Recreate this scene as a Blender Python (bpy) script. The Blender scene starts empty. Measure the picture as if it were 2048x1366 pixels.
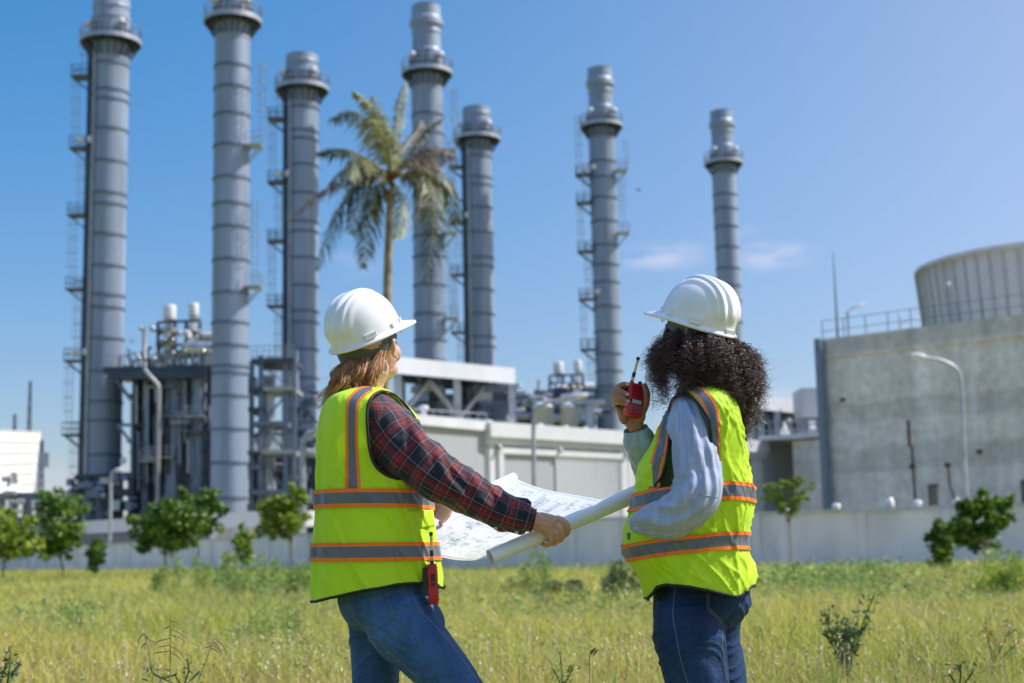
import bpy, bmesh, math, random
import numpy as np
from mathutils import Vector, Matrix, noise
from mathutils.bvhtree import BVHTree
from math import sin, cos, pi, radians, atan, sqrt, exp, hypot

# ------------------------------------------------------------------ camera
S = bpy.context.scene
COL = S.collection
F_PX, CAM_H, PITCH, ROLL = 2844.0, 0.95, atan(420 / 2844), radians(1.2)
CAM = Vector((0, 0, CAM_H))
FW = Vector((0, cos(PITCH), sin(PITCH)))
U0 = Vector((0, -sin(PITCH), cos(PITCH)))
R0 = Vector((1, 0, 0))
UP = U0 * cos(ROLL) + R0 * sin(ROLL)
RT = R0 * cos(ROLL) - U0 * sin(ROLL)
cd = bpy.data.cameras.new('camera')
cd.sensor_width = 36.0
cd.lens = F_PX / 2048 * 36.0
cd.clip_start, cd.clip_end = 0.1, 6000
cd.dof.use_dof = True
cd.dof.focus_distance = 4.12
cd.dof.aperture_fstop = 3.6
cam = bpy.data.objects.new('camera', cd)
COL.objects.link(cam)
M3 = Matrix((RT, UP, -FW)).transposed()
cam.matrix_world = Matrix.Translation(CAM) @ M3.to_4x4()
S.camera = cam

# ------------------------------------------------------------------ light
SKY_L, SKY_R, SKY_H, SKY_FILL = (0.36, 0.88, 1.22), (2.0, 1.36, 1.13), (0.80, 0.83, 1.05), (3.0, 2.8, 2.9)
SUN_EL, SUN_AZ = radians(49), radians(-7)          # azimuth: 0 = +X, turning towards -Y (the camera side)
sd = Vector((cos(SUN_EL) * cos(SUN_AZ), -cos(SUN_EL) * sin(SUN_AZ), sin(SUN_EL)))
sl = bpy.data.lights.new('sun', 'SUN')
sl.energy, sl.angle, sl.color = 5.0, radians(0.6), (1.0, 0.955, 0.88)
so = bpy.data.objects.new('sun', sl)
COL.objects.link(so)
so.location = (30, -10, 60)
so.rotation_euler = sd.to_track_quat('Z', 'Y').to_euler()
W = bpy.data.worlds.new('World')
S.world = W
W.use_nodes = True
nt = W.node_tree
bg = nt.nodes['Background']
bg.inputs['Strength'].default_value = 0.103
sky = nt.nodes.new('ShaderNodeTexSky')
sky.sky_type = 'NISHITA'
sky.sun_disc = False
sky.sun_elevation = SUN_EL
sky.sun_rotation = math.atan2(sd.x, sd.y)
sky.air_density, sky.dust_density, sky.ozone_density = 1.25, 0.35, 3.0
sky.altitude = 0
hs = nt.nodes.new('ShaderNodeHueSaturation')
hs.inputs['Saturation'].default_value = 1.0
hs.inputs['Value'].default_value = 1.0
nt.links.new(sky.outputs[0], hs.inputs['Color'])
tc = nt.nodes.new('ShaderNodeTexCoord')
ns = nt.nodes.new('ShaderNodeTexNoise')
mp = nt.nodes.new('ShaderNodeMapping')
mp.inputs['Scale'].default_value = (9, 9, 42)
nt.links.new(tc.outputs['Generated'], mp.inputs['Vector'])
nt.links.new(mp.outputs[0], ns.inputs['Vector'])
ns.inputs['Scale'].default_value = 2.2
ns.inputs['Detail'].default_value = 9
ns.inputs['Roughness'].default_value = 0.6
prev = hs.outputs[0]
# colour of the air: deeper blue away from the sun, paler towards it and near the horizon; unseen zenith boosted to add fill light on shaded faces
sxy = nt.nodes.new('ShaderNodeSeparateXYZ')
nt.links.new(tc.outputs['Generated'], sxy.inputs[0])


def w_range(sock, a, b, c=0.0, d=1.0):
    r = nt.nodes.new('ShaderNodeMapRange')
    r.interpolation_type = 'SMOOTHSTEP'
    for k, v in (('From Min', a), ('From Max', b), ('To Min', c), ('To Max', d)): r.inputs[k].default_value = v
    nt.links.new(sock, r.inputs['Value'])
    return r.outputs[0]


def w_mix(fac, c1, c2, kind='MIX', f=None):
    x = nt.nodes.new('ShaderNodeMixRGB'); x.blend_type = kind
    if fac is None: x.inputs['Fac'].default_value = 1.0
    else: nt.links.new(fac, x.inputs['Fac'])
    for k, c in (('Color1', c1), ('Color2', c2)):
        if isinstance(c, tuple): x.inputs[k].default_value = (*c, 1)
        else: nt.links.new(c, x.inputs[k])
    return x.outputs[0]


fl_ = nt.nodes.new('ShaderNodeMapRange'); fl_.inputs['From Min'].default_value, fl_.inputs['From Max'].default_value = -0.35, 0.62
nt.links.new(sxy.outputs['X'], fl_.inputs['Value'])
fp_ = nt.nodes.new('ShaderNodeMath'); fp_.operation = 'POWER'; fp_.inputs[1].default_value = 1.6
nt.links.new(fl_.outputs[0], fp_.inputs[0]); fx = fp_.outputs[0]
f1 = w_mix(fx, SKY_L, SKY_R)
f2 = w_mix(w_range(sxy.outputs['Z'], 0.0, 0.42), SKY_H, f1)
f3 = w_mix(w_range(sxy.outputs['Z'], 0.5, 0.9), f2, SKY_FILL)
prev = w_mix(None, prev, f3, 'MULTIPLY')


def rayd(px, py):
    return FW + RT * ((px - 1024) / F_PX) + UP * ((683 - py) / F_PX)


def cloud_spot(px, py, wx, wy, lo, hi, amt, col):
    """A cloud patch in the sky, in world directions."""
    global prev
    d = rayd(px, py).normalized()
    m = nt.nodes.new('ShaderNodeMapping')
    m.inputs['Location'].default_value = (-d.x / wx, 0, -d.z / wy)
    m.inputs['Scale'].default_value = (1 / wx, 0, 1 / wy)
    nt.links.new(tc.outputs['Generated'], m.inputs['Vector'])
    ln = nt.nodes.new('ShaderNodeVectorMath'); ln.operation = 'LENGTH'
    nt.links.new(m.outputs[0], ln.inputs[0])
    mr = nt.nodes.new('ShaderNodeMapRange'); mr.interpolation_type = 'SMOOTHSTEP'
    mr.inputs['From Min'].default_value, mr.inputs['From Max'].default_value = 0.15, 1.0
    mr.inputs['To Min'].default_value, mr.inputs['To Max'].default_value = 1.0, 0.0
    nt.links.new(ln.outputs['Value'], mr.inputs['Value'])
    nr = nt.nodes.new('ShaderNodeMapRange'); nr.interpolation_type = 'SMOOTHSTEP'
    nr.inputs['From Min'].default_value, nr.inputs['From Max'].default_value = lo, hi
    nt.links.new(ns.outputs['Fac'], nr.inputs['Value'])
    mu = nt.nodes.new('ShaderNodeMath'); mu.operation = 'MULTIPLY'
    nt.links.new(mr.outputs[0], mu.inputs[0]); nt.links.new(nr.outputs[0], mu.inputs[1])
    m2 = nt.nodes.new('ShaderNodeMath'); m2.operation = 'MULTIPLY'; m2.inputs[1].default_value = amt
    nt.links.new(mu.outputs[0], m2.inputs[0])
    mx = nt.nodes.new('ShaderNodeMixRGB')
    mx.inputs['Color2'].default_value = (*col, 1)
    nt.links.new(m2.outputs[0], mx.inputs['Fac'])
    nt.links.new(prev, mx.inputs['Color1'])
    prev = mx.outputs[0]


CW = (5.6, 6.0, 7.6)
cloud_spot(1320, 512, 0.046, 0.014, 0.40, 0.66, 0.62, CW)
cloud_spot(1545, 512, 0.040, 0.014, 0.38, 0.66, 0.66, CW)
cloud_spot(1500, 462, 0.04, 0.006, 0.3, 0.7, 0.25, CW)
cloud_spot(705, 530, 0.03, 0.014, 0.3, 0.7, 0.25, CW)
cloud_spot(1555, 850, 0.06, 0.032, 0.1, 0.55, 0.8, (6.2, 6.4, 7.4))
cloud_spot(60, 1000, 0.14, 0.035, 0.1, 0.6, 0.4, (5.8, 6.0, 7.4))
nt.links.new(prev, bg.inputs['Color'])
vs = S.view_settings
vs.view_transform, vs.look, vs.exposure, vs.gamma = 'Standard', 'None', 0.24, 1.0
S.render.engine = 'CYCLES'
S.cycles.use_denoising = True
S.cycles.max_bounces = 6
S.cycles.transparent_max_bounces = 8
S.cycles.caustics_reflective = False
S.cycles.caustics_refractive = False


# ------------------------------------------------------------------ helpers
def P(px, py, Y):
    d = rayd(px, py)
    return CAM + d * (Y / d.y)


def G(px, Y, z=0.0):
    py = 1100.0
    for _ in range(12):
        p = P(px, py, Y)
        py += (p.z - z) * F_PX / Y
    p = P(px, py, Y)
    return Vector((p.x, Y, z))


def project(p):
    v = Vector(p) - CAM
    d = v.dot(FW)
    return 1024 + F_PX * v.dot(RT) / d, 683 - F_PX * v.dot(UP) / d


def lin(r, g, b):
    f = lambda c: (c / 255 / 12.92) if c / 255 <= 0.04045 else ((c / 255 + 0.055) / 1.055) ** 2.4
    return (f(r), f(g), f(b))


MATS = {}


def mat(name, col, rough=0.6, metal=0.0, var=0.12, vscale=3.0, bump=0.0, bscale=30.0, col2=None, coat=0.0,
        island=0.0, trans=0.0, stretch=None, sheen=0.0, spec=0.5, obj=True, detail=5):
    """Procedural surface: base colour broken up by noise, optional per-leaf variation, bump and translucency."""
    if name in MATS:
        return MATS[name]
    m = bpy.data.materials.new(name)
    m.use_nodes = True
    t = m.node_tree; N = t.nodes; L = t.links
    b = N['Principled BSDF']
    b.inputs['Roughness'].default_value = rough
    b.inputs['Metallic'].default_value = metal
    b.inputs['Coat Weight'].default_value = coat
    b.inputs['Sheen Weight'].default_value = sheen
    b.inputs['Specular IOR Level'].default_value = spec
    c = N.new('ShaderNodeTexCoord')
    src = c.outputs['Object' if obj else 'UV']
    if stretch:
        mpn = N.new('ShaderNodeMapping'); mpn.inputs['Scale'].default_value = stretch
        L.new(src, mpn.inputs['Vector']); src = mpn.outputs[0]
    n = N.new('ShaderNodeTexNoise')
    n.inputs['Scale'].default_value = vscale; n.inputs['Detail'].default_value = detail
    L.new(src, n.inputs['Vector'])
    r = N.new('ShaderNodeMapRange')
    r.inputs['From Min'].default_value, r.inputs['From Max'].default_value = 0.3, 0.7
    L.new(n.outputs['Fac'], r.inputs['Value'])
    x = N.new('ShaderNodeMixRGB')
    c1 = col; c2 = col2 if col2 else tuple(v * (1 - var * 2) for v in col)
    if not col2:
        c1 = tuple(min(1, v * (1 + var * .5)) for v in col)
    x.inputs['Color1'].default_value = (*c1, 1); x.inputs['Color2'].default_value = (*c2, 1)
    L.new(r.outputs[0], x.inputs['Fac'])
    out = x.outputs[0]
    if island:
        g = N.new('ShaderNodeNewGeometry')
        if col2:
            ad = N.new('ShaderNodeMath'); ad.operation = 'ADD'; ad.use_clamp = True
            s1 = N.new('ShaderNodeMath'); s1.operation = 'MULTIPLY_ADD'
            s1.inputs[1].default_value, s1.inputs[2].default_value = 0.9, -0.45
            L.new(g.outputs['Random Per Island'], s1.inputs[0])
            L.new(s1.outputs[0], ad.inputs[0]); L.new(r.outputs[0], ad.inputs[1])
            L.new(ad.outputs[0], x.inputs['Fac'])
        h = N.new('ShaderNodeHueSaturation')
        mr = N.new('ShaderNodeMapRange')
        mr.inputs['To Min'].default_value, mr.inputs['To Max'].default_value = 1 - island, 1 + island
        L.new(g.outputs['Random Per Island'], mr.inputs['Value'])
        L.new(mr.outputs[0], h.inputs['Value']); L.new(out, h.inputs['Color'])
        out = h.outputs[0]
    L.new(out, b.inputs['Base Color'])
    if bump:
        n2 = N.new('ShaderNodeTexNoise'); n2.inputs['Scale'].default_value = bscale
        n2.inputs['Detail'].default_value = 6
        L.new(src, n2.inputs['Vector'])
        bp = N.new('ShaderNodeBump'); bp.inputs['Strength'].default_value = 1.0
        bp.inputs['Distance'].default_value = bump
        L.new(n2.outputs['Fac'], bp.inputs['Height']); L.new(bp.outputs[0], b.inputs['Normal'])
    if trans:
        tr = N.new('ShaderNodeBsdfTranslucent'); L.new(out, tr.inputs['Color'])
        mx = N.new('ShaderNodeMixShader'); mx.inputs[0].default_value = trans
        L.new(b.outputs[0], mx.inputs[1]); L.new(tr.outputs[0], mx.inputs[2])
        L.new(mx.outputs[0], N['Material Output'].inputs[0])
    MATS[name] = m
    return m


class MB:
    """Collects vertices and faces; build() links them as one mesh object."""
    def __init__(s):
        s.v = []; s.f = []; s.mi = []; s.uv = []; s.n = 0; s.cur = 0; s.sm = []

    def add(s, vs, fs, uvs=None, smooth=False):
        o = s.n
        vs = [tuple(v) for v in vs]
        s.v += vs; s.n += len(vs)
        for i, f in enumerate(fs):
            s.f.append(tuple(o + k for k in f)); s.mi.append(s.cur); s.sm.append(smooth)
            s.uv.append([tuple(uvs[k]) for k in f] if uvs is not None else [(0, 0)] * len(f))
        return s

    def box(s, c, d, rz=0.0, M=None):
        x, y, z = d[0] / 2, d[1] / 2, d[2] / 2
        c = Vector(c)
        vs = [Vector((i * x, j * y, k * z)) for i in (-1, 1) for j in (-1, 1) for k in (-1, 1)]
        R = M if M is not None else Matrix.Rotation(rz, 3, 'Z')
        vs = [R @ v + c for v in vs]
        return s.add(vs, [(0, 1, 3, 2), (4, 6, 7, 5), (0, 4, 5, 1), (2, 3, 7, 6), (0, 2, 6, 4), (1, 5, 7, 3)])

    def bar(s, p, q, w, h=None):
        p, q = Vector(p), Vector(q); h = h or w
        d = (q - p); l = d.length
        if l < 1e-6: return s
        d.normalize()
        a = Vector((0, 0, 1)) if abs(d.z) < 0.9 else Vector((1, 0, 0))
        u = d.cross(a).normalized(); v = u.cross(d).normalized()
        vs = [b + u * (i * w / 2) + v * (j * h / 2) for b in (p, q) for i, j in ((-1, -1), (1, -1), (1, 1), (-1, 1))]
        return s.add(vs, [(0, 1, 2, 3), (7, 6, 5, 4), (0, 4, 5, 1), (1, 5, 6, 2), (2, 6, 7, 3), (3, 7, 4, 0)])

    def tube(s, pts, r, seg=8, cap=True, smooth=True):
        pts = [Vector(p) for p in pts]
        n = len(pts)
        rs = r if hasattr(r, '__len__') else [r] * n
        vs, fs, uv = [], [], []
        u = None; L = 0
        for i, p in enumerate(pts):
            t = (pts[min(i + 1, n - 1)] - pts[max(i - 1, 0)]).normalized()
            if u is None:
                a = Vector((0, 0, 1)) if abs(t.z) < 0.9 else Vector((1, 0, 0))
                u = t.cross(a).normalized()
            else:
                u = (u - t * u.dot(t)).normalized()
                L += (p - pts[i - 1]).length
            v = t.cross(u)
            for k in range(seg):
                a = 2 * pi * k / seg
                vs.append(p + (u * cos(a) + v * sin(a)) * rs[i]); uv.append((k / seg, L))
        for i in range(n - 1):
            for k in range(seg):
                k2 = (k + 1) % seg
                fs.append((i * seg + k, i * seg + k2, (i + 1) * seg + k2, (i + 1) * seg + k))
        s.add(vs, fs, uv, smooth)
        if cap:
            s.add(vs[:seg], [tuple(range(seg))[::-1]]); s.add(vs[-seg:], [tuple(range(seg))])
        return s

    def lathe(s, prof, c=(0, 0, 0), seg=48, smooth=True, M=None, crease=False, mats=None):
        """prof: list of (r, z)."""
        if crease:
            for i in range(len(prof) - 1):
                if mats: s.cur = mats[i]
                s.lathe(prof[i:i + 2], c, seg, smooth, M)
            s.cur = 0
            return s
        c = Vector(c); vs, fs, uv = [], [], []
        n = len(prof)
        for i, (r, z) in enumerate(prof):
            for k in range(seg):
                a = 2 * pi * k / seg
                q = Vector((r * cos(a), r * sin(a), z))
                if M is not None: q = M @ q
                vs.append(c + q); uv.append((k / seg * 2 * pi * r, z))
        for i in range(n - 1):
            for k in range(seg):
                k2 = (k + 1) % seg
                fs.append((i * seg + k, i * seg + k2, (i + 1) * seg + k2, (i + 1) * seg + k))
        return s.add(vs, fs, uv, smooth)

    def poly(s, pts, smooth=False):
        return s.add(pts, [tuple(range(len(pts)))], None, smooth)

    def build(s, name, mats, parent=None, loc=None):
        me = bpy.data.meshes.new(name)
        me.from_pydata(s.v, [], s.f)
        if not isinstance(mats, (list, tuple)): mats = [mats]
        for m in mats: me.materials.append(m)
        me.polygons.foreach_set('material_index', s.mi)
        me.polygons.foreach_set('use_smooth', s.sm)
        uvl = me.uv_layers.new(name='UVMap')
        flat = [c for f in s.uv for p in f for c in p]
        uvl.data.foreach_set('uv', flat)
        me.update()
        o = bpy.data.objects.new(name, me)
        COL.objects.link(o)
        if parent is not None:
            o.parent = parent
            o.matrix_parent_inverse = parent.matrix_world.inverted() if parent.type != 'EMPTY' else Matrix.Translation(-parent.location)
        return o


def tag(o, label, cat, group=None):
    o['label'] = label; o['category'] = cat
    if group: o['group'] = group
    return o


def thing(name, label, cat, loc=(0, 0, 0), group=None):
    o = bpy.data.objects.new(name, None)
    COL.objects.link(o)
    o.location = loc
    o.empty_display_size = 0.2
    return tag(o, label, cat, group)


def copy_tree(o, off, parent=None):
    c = o.copy(); COL.objects.link(c)
    if parent is None:
        c.location = Vector(o.location) + Vector(off)
    else:
        c.parent = parent
    for ch in o.children:
        copy_tree(ch, off, c)
    return c


def nz(x, y, z=0.0):
    return noise.noise(Vector((x, y, z)))
# ------------------------------------------------------------------ materials of the place
steel = mat('stack_paint', (0.265, 0.33, 0.44), 0.45, 0.0, var=0.16, vscale=0.7, stretch=(1, 1, 0.12), bump=0.01, bscale=1.5)
band_m = mat('flange_paint', (0.12, 0.16, 0.23), 0.6, 0.2, var=0.1)
steel_dk = mat('dark_steel', (0.062, 0.080, 0.115), 0.55, 0.2, var=0.2, vscale=1.0)
steel_md = mat('grey_steel', (0.16, 0.205, 0.28), 0.5, 0.2, var=0.15, vscale=0.8)
galv = mat('galvanised', (0.46, 0.48, 0.5), 0.45, 0.5, var=0.15, vscale=2.0)
alu = mat('aluminium_cladding', (0.6, 0.58, 0.55), 0.25, 0.8, var=0.2, vscale=1.5)
white_p = mat('white_paint', (0.70, 0.71, 0.72), 0.5, 0, var=0.05, vscale=0.6)
clad_w = mat('white_cladding', (0.68, 0.69, 0.71), 0.5, 0, var=0.07, vscale=0.5, stretch=(1, 1, 0.2))
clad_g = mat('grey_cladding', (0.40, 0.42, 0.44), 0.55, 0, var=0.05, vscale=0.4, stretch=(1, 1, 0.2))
wall_m = mat('boundary_wall', (0.88, 0.81, 0.83), 0.85, 0, var=0.10, vscale=0.9, bump=0.004, bscale=20, stretch=(1, 1, .35), detail=9)
dark_in = mat('shadowed_interior', (0.05, 0.055, 0.065), 0.8)
rust = mat('rust_stain', (0.13, 0.10, 0.075), 0.9, var=0.3, vscale=4)
door_m = mat('door_paint', (0.25, 0.23, 0.19), 0.7)
blue_p = mat('blue_tarp', (0.02, 0.06, 0.32), 0.5)


def concrete():
    m = mat('concrete', (0.90, 0.84, 0.78), 0.9, 0, var=0.1, vscale=0.6, bump=0.01, bscale=6)
    t = m.node_tree; N = t.nodes; L = t.links
    b = N['Principled BSDF']
    old = b.inputs['Base Color'].links[0].from_socket
    c = N.new('ShaderNodeTexCoord')
    # vertical streaks
    mp = N.new('ShaderNodeMapping'); mp.inputs['Scale'].default_value = (1.1, 1.1, 0.07)
    n = N.new('ShaderNodeTexNoise'); n.inputs['Scale'].default_value = 1.3; n.inputs['Detail'].default_value = 8
    L.new(c.outputs['Object'], mp.inputs[0]); L.new(mp.outputs[0], n.inputs['Vector'])
    r = N.new('ShaderNodeMapRange'); r.inputs['From Min'].default_value, r.inputs['From Max'].default_value = 0.35, 0.7
    r.inputs['To Min'].default_value, r.inputs['To Max'].default_value = 0.0, 0.55
    L.new(n.outputs['Fac'], r.inputs['Value'])
    x = N.new('ShaderNodeMixRGB'); x.inputs['Color2'].default_value = (0.56, 0.50, 0.43, 1)
    L.new(r.outputs[0], x.inputs['Fac']); L.new(old, x.inputs['Color1'])
    # pour lifts: darker horizontal bands at set heights
    sx = N.new('ShaderNodeSeparateXYZ'); L.new(c.outputs['Object'], sx.inputs[0])
    n3 = N.new('ShaderNodeTexNoise'); n3.inputs['Scale'].default_value = 0.35
    L.new(c.outputs['Object'], n3.inputs['Vector'])
    ad = N.new('ShaderNodeMath'); ad.operation = 'ADD'
    L.new(sx.outputs['Z'], ad.inputs[0]); L.new(n3.outputs['Fac'], ad.inputs[1])
    rp = N.new('ShaderNodeValToRGB')
    dv = N.new('ShaderNodeMath'); dv.operation = 'DIVIDE'; dv.inputs[1].default_value = 14.0
    L.new(ad.outputs[0], dv.inputs[0]); L.new(dv.outputs[0], rp.inputs[0])
    cr = rp.color_ramp
    cr.elements[0].position = 0.0; cr.elements[0].color = (.8, .8, .8, 1)
    cr.elements[1].position = 1.0; cr.elements[1].color = (.72, .74, .77, 1)
    for pos, vv in ((.30, 1), (.38, 1), (.39, .8), (.47, .78), (.49, 1), (.575, 1), (.585, .8), (.66, .78), (.67, 1), (.85, 1), (.87, .74)):
        e = cr.elements.new(pos); e.color = (vv * .99, vv, vv * 1.02, 1)
    bt_ = N.new('ShaderNodeMapping'); bt_.inputs['Rotation'].default_value = (radians(90), 0, 0); bt_.inputs['Scale'].default_value = (1, 1, 1)
    cmb = N.new('ShaderNodeCombineXYZ'); L.new(sx.outputs['X'], cmb.inputs['X']); L.new(sx.outputs['Z'], cmb.inputs['Y'])
    bk = N.new('ShaderNodeTexBrick'); bk.offset = 0; bk.inputs['Scale'].default_value = 1.0
    bk.inputs['Brick Width'].default_value = 0.9; bk.inputs['Row Height'].default_value = 1.22; bk.inputs['Mortar Size'].default_value = .012; bk.inputs['Mortar Smooth'].default_value = .4
    bk.inputs['Color1'].default_value = (1, 1, 1, 1); bk.inputs['Color2'].default_value = (.92, .93, .95, 1); bk.inputs['Mortar'].default_value = (.78, .78, .78, 1)
    L.new(cmb.outputs[0], bk.inputs['Vector'])
    xb = N.new('ShaderNodeMixRGB'); xb.blend_type = 'MULTIPLY'; xb.inputs[0].default_value = .9
    L.new(x.outputs[0], xb.inputs[1]); L.new(bk.outputs['Color'], xb.inputs[2]); x = xb
    nb_ = N.new('ShaderNodeTexNoise'); nb_.inputs['Scale'].default_value = 2.3; nb_.inputs['Detail'].default_value = 9; L.new(c.outputs['Object'], nb_.inputs['Vector'])
    rb_ = N.new('ShaderNodeMapRange'); rb_.inputs['From Min'].default_value, rb_.inputs['From Max'].default_value = .3, .7; rb_.inputs['To Min'].default_value, rb_.inputs['To Max'].default_value = .80, 1.08
    L.new(nb_.outputs['Fac'], rb_.inputs['Value'])
    xc_ = N.new('ShaderNodeMixRGB'); xc_.blend_type = 'MULTIPLY'; xc_.inputs[0].default_value = 1; L.new(x.outputs[0], xc_.inputs[1]); L.new(rb_.outputs[0], xc_.inputs[2]); x = xc_
    mu = N.new('ShaderNodeMixRGB'); mu.blend_type = 'MULTIPLY'; mu.inputs[0].default_value = 0.85
    L.new(x.outputs[0], mu.inputs[1]); L.new(rp.outputs[0], mu.inputs[2])
    L.new(mu.outputs[0], b.inputs['Base Color'])
    return m


conc = concrete()
conc_t = mat('tower_concrete', (0.56, 0.56, 0.54), 0.9, 0, var=0.12, vscale=0.5, stretch=(1, 1, 0.12), bump=0.01, bscale=4)

# ------------------------------------------------------------------ ground
gm = MB()
soil = mat('soil', (0.17, 0.20, 0.04), 0.95, 0, vscale=0.25, col2=(0.32, 0.28, 0.08), bump=0.03, bscale=3, detail=9)
gm.poly([(-3000, -60, 0), (3000, -60, 0), (3000, 5000, 0), (-3000, 5000, 0)])
g_ob = gm.build('ground', soil); g_ob['kind'] = 'structure'


# ------------------------------------------------------------------ exhaust stacks
def railing(mb, c, r, h=1.1, n=24, a0=0, a1=2 * pi, z=0):
    """Curved guard rail: posts and three rails."""
    for hh in (h, h * .55):
        mb.tube([(c[0] + r * cos(a0 + (a1 - a0) * k / n), c[1] + r * sin(a0 + (a1 - a0) * k / n), z + hh) for k in range(n + 1)], 0.035, 4, cap=False)
    for k in range(n + 1):
        a = a0 + (a1 - a0) * k / n
        mb.bar((c[0] + r * cos(a), c[1] + r * sin(a), z), (c[0] + r * cos(a), c[1] + r * sin(a), z + h), 0.05)


def stack(kind, pts, Y, wpx, ringy, top, bands, label, ladders, base_y=1060):
    """pts: two (px, py) on the axis; wpx: body width in photo pixels."""
    (xa, ya), (xb, yb) = pts
    pt = P(xa, ya, Y)
    R = wpx / 2 / F_PX * Y * 1.06
    zof = lambda py: P(xa + (xb - xa) * (py - ya) / (yb - ya), py, Y).z
    x0 = pt.x
    root = thing('exhaust_stack', label, 'chimney', (x0, Y, 0), 'exhaust stacks of the power plant')
    c = (x0, Y)
    zr, zt = zof(ringy), zof(top)
    u = R * 2
    b = MB()
    prof = [(R * 1.12, 0), (R * 1.12, .4), (R, .45)]
    zb = sorted([zof(y) for y in bands])
    for z in zb:
        if z < zr - 1:
            prof += [(R, z - .10), (R + .09, z - .10), (R + .09, z + .10), (R, z + .10)]
    prof += [(R, zr - u * .62), (R * 1.03, zr - u * .6), (R * 1.03, zr - u * .52), (R, zr - u * .5)]
    if kind == 'A':
        prof += [(R, zt - u * .62), (R * 1.04, zt - u * .6), (R * 1.04, zt - u * .5), (R * .97, zt - u * .47), (R * .97, zt - u * .28),
                 (R * 1.03, zt - u * .25), (R * 1.0, zt - u * .2), (R * .98, zt - .1), (R * .98, zt), (R * .86, zt), (R * .86, zt - 3)]
    else:
        d = (zt - zr)
        prof += [(R, zr + d * .3), (R * .93, zr + d * .34), (R * .90, zr + d * .55), (R * .95, zr + d * .57), (R * .95, zr + d * .61), (R * .92, zr + d * .63),
                 (R * .93, zr + d * .67), (R * 1.09, zr + d * .70), (R * 1.07, zr + d * .78), (R * .96, zr + d * .83), (R * .93, zt - .1), (R * .95, zt), (R * .82, zt), (R * .82, zt - 3)]
    mi = [1 if (abs(prof[i][0] - R - .09) < .005 or abs(prof[i + 1][0] - R - .09) < .005) else 0 for i in range(len(prof) - 1)]
    b.lathe([(r, z) for r, z in prof], (x0, Y, 0), 64, crease=True, mats=mi)
    b.build('shell', [steel, band_m], root)
    # top platform
    rr = wpx * .855 / F_PX * Y
    p = MB()
    p.lathe([(R + .02, zr - .12), (rr, zr - .12), (rr, zr - .30), (R + .02, zr - .30)], (x0, Y, 0), 48, smooth=False)
    p.build('platform_deck', steel_dk, root)
    p = MB()
    p.lathe([(rr - .06, zr + .16), (rr + .04, zr + .16), (rr + .04, zr - .30), (rr - .06, zr - .30)], (x0, Y, 0), 48, smooth=False)
    railing(p, c, rr, 1.25, 30, z=zr)
    p.build('guard_rail', galv, root)
    p = MB()
    for k in range(20):
        a = 2 * pi * (k + .5) / 20
        e = Vector((cos(a), sin(a), 0)); o = Vector((x0, Y, 0))
        p.bar(o + e * (rr - .15) + Vector((0, 0, zr - .35)), o + e * (R + .03) + Vector((0, 0, zr - u * .5)), .12)
        p.bar(o + e * (rr - .1) + Vector((0, 0, zr - .40)), o + e * R + Vector((0, 0, zr - .40)), .14)
    p.build('bracket', steel_dk, root)
    p = MB()
    random.seed(int(xa))
    for k in range(26):
        a = 2 * pi * k / 26
        h = random.uniform(.5, 2.0)
        p.box((x0 + (R + .18) * cos(a), Y + (R + .18) * sin(a), zr + h / 2), (.16, .16, h), a)
    p.build('sampling_port', steel_md, root)
    for a in ((-2.3, -.75) if kind == 'B' else (-.85, -2.6)):
        p = MB()
        p.lathe([(0, -.3), (.32, -.28), (.34, .2), (.15, .34), (0, .36)], (x0 + (R + .45) * cos(a), Y + (R + .45) * sin(a), zr + 1.5), 12)
        p.build('warning_lamp', white_p, root)
    # ducts and ladders
    if kind == 'A':
        p = MB(); a = radians(207)
        p.tube([(x0 + R * cos(a), Y + R * sin(a), .5), (x0 + R * cos(a), Y + R * sin(a), zr - .5)], R * .2, 12)
        p.build('duct', steel_dk, root)
        p = MB(); a = radians(234)
        for da, r_ in ((0, .07), (.07, .05), (.13, .05)):
            p.tube([(x0 + (R + .16) * cos(a + da), Y + (R + .16) * sin(a + da), .5), (x0 + (R + .16) * cos(a + da), Y + (R + .16) * sin(a + da), zr - .3)], r_, 6)
        p.build('conduit', galv, root)
    for side, ys, mt in ladders:
        sx = -1 if side == 'L' else 1
        xe = x0 + sx * (R + .75)
        yl = Y - R * .25
        lad = MB()
        prev_z = 2.0
        zs = sorted(zof(y) for y in ys)
        for i, z in enumerate(zs + [zr]):
            xo = xe + sx * (.5 if i % 2 else -.15)
            if mt != 'short' or i < len(zs):
                z0 = prev_z if mt != 'short' else z + 1.0
                z1 = z + 1.2 if mt != 'short' else min(z + 8, zr - 2)
                lad.bar((xo - .25, yl, z0), (xo - .25, yl, z1), .05); lad.bar((xo + .25, yl, z0), (xo + .25, yl, z1), .05)
                zz = z0
                while zz < z1:
                    lad.bar((xo - .25, yl, zz), (xo + .25, yl, zz), .04); zz += .6
                zz = z0 + 2.2
                while zz < z1:
                    lad.tube([(xo + .42 * cos(t), yl - .4 - .42 * sin(t), zz) for t in np.linspace(-.6, pi + .6, 7)], .03, 4, cap=False); zz += 1.4
                for t in (.3, 1.57, 2.8):
                    lad.bar((xo + .42 * cos(t), yl - .4 - .42 * sin(t), z0 + 2.2), (xo + .42 * cos(t), yl - .4 - .42 * sin(t), z1), .03)
            prev_z = z
        lad.build('caged_ladder', galv, root)
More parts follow.
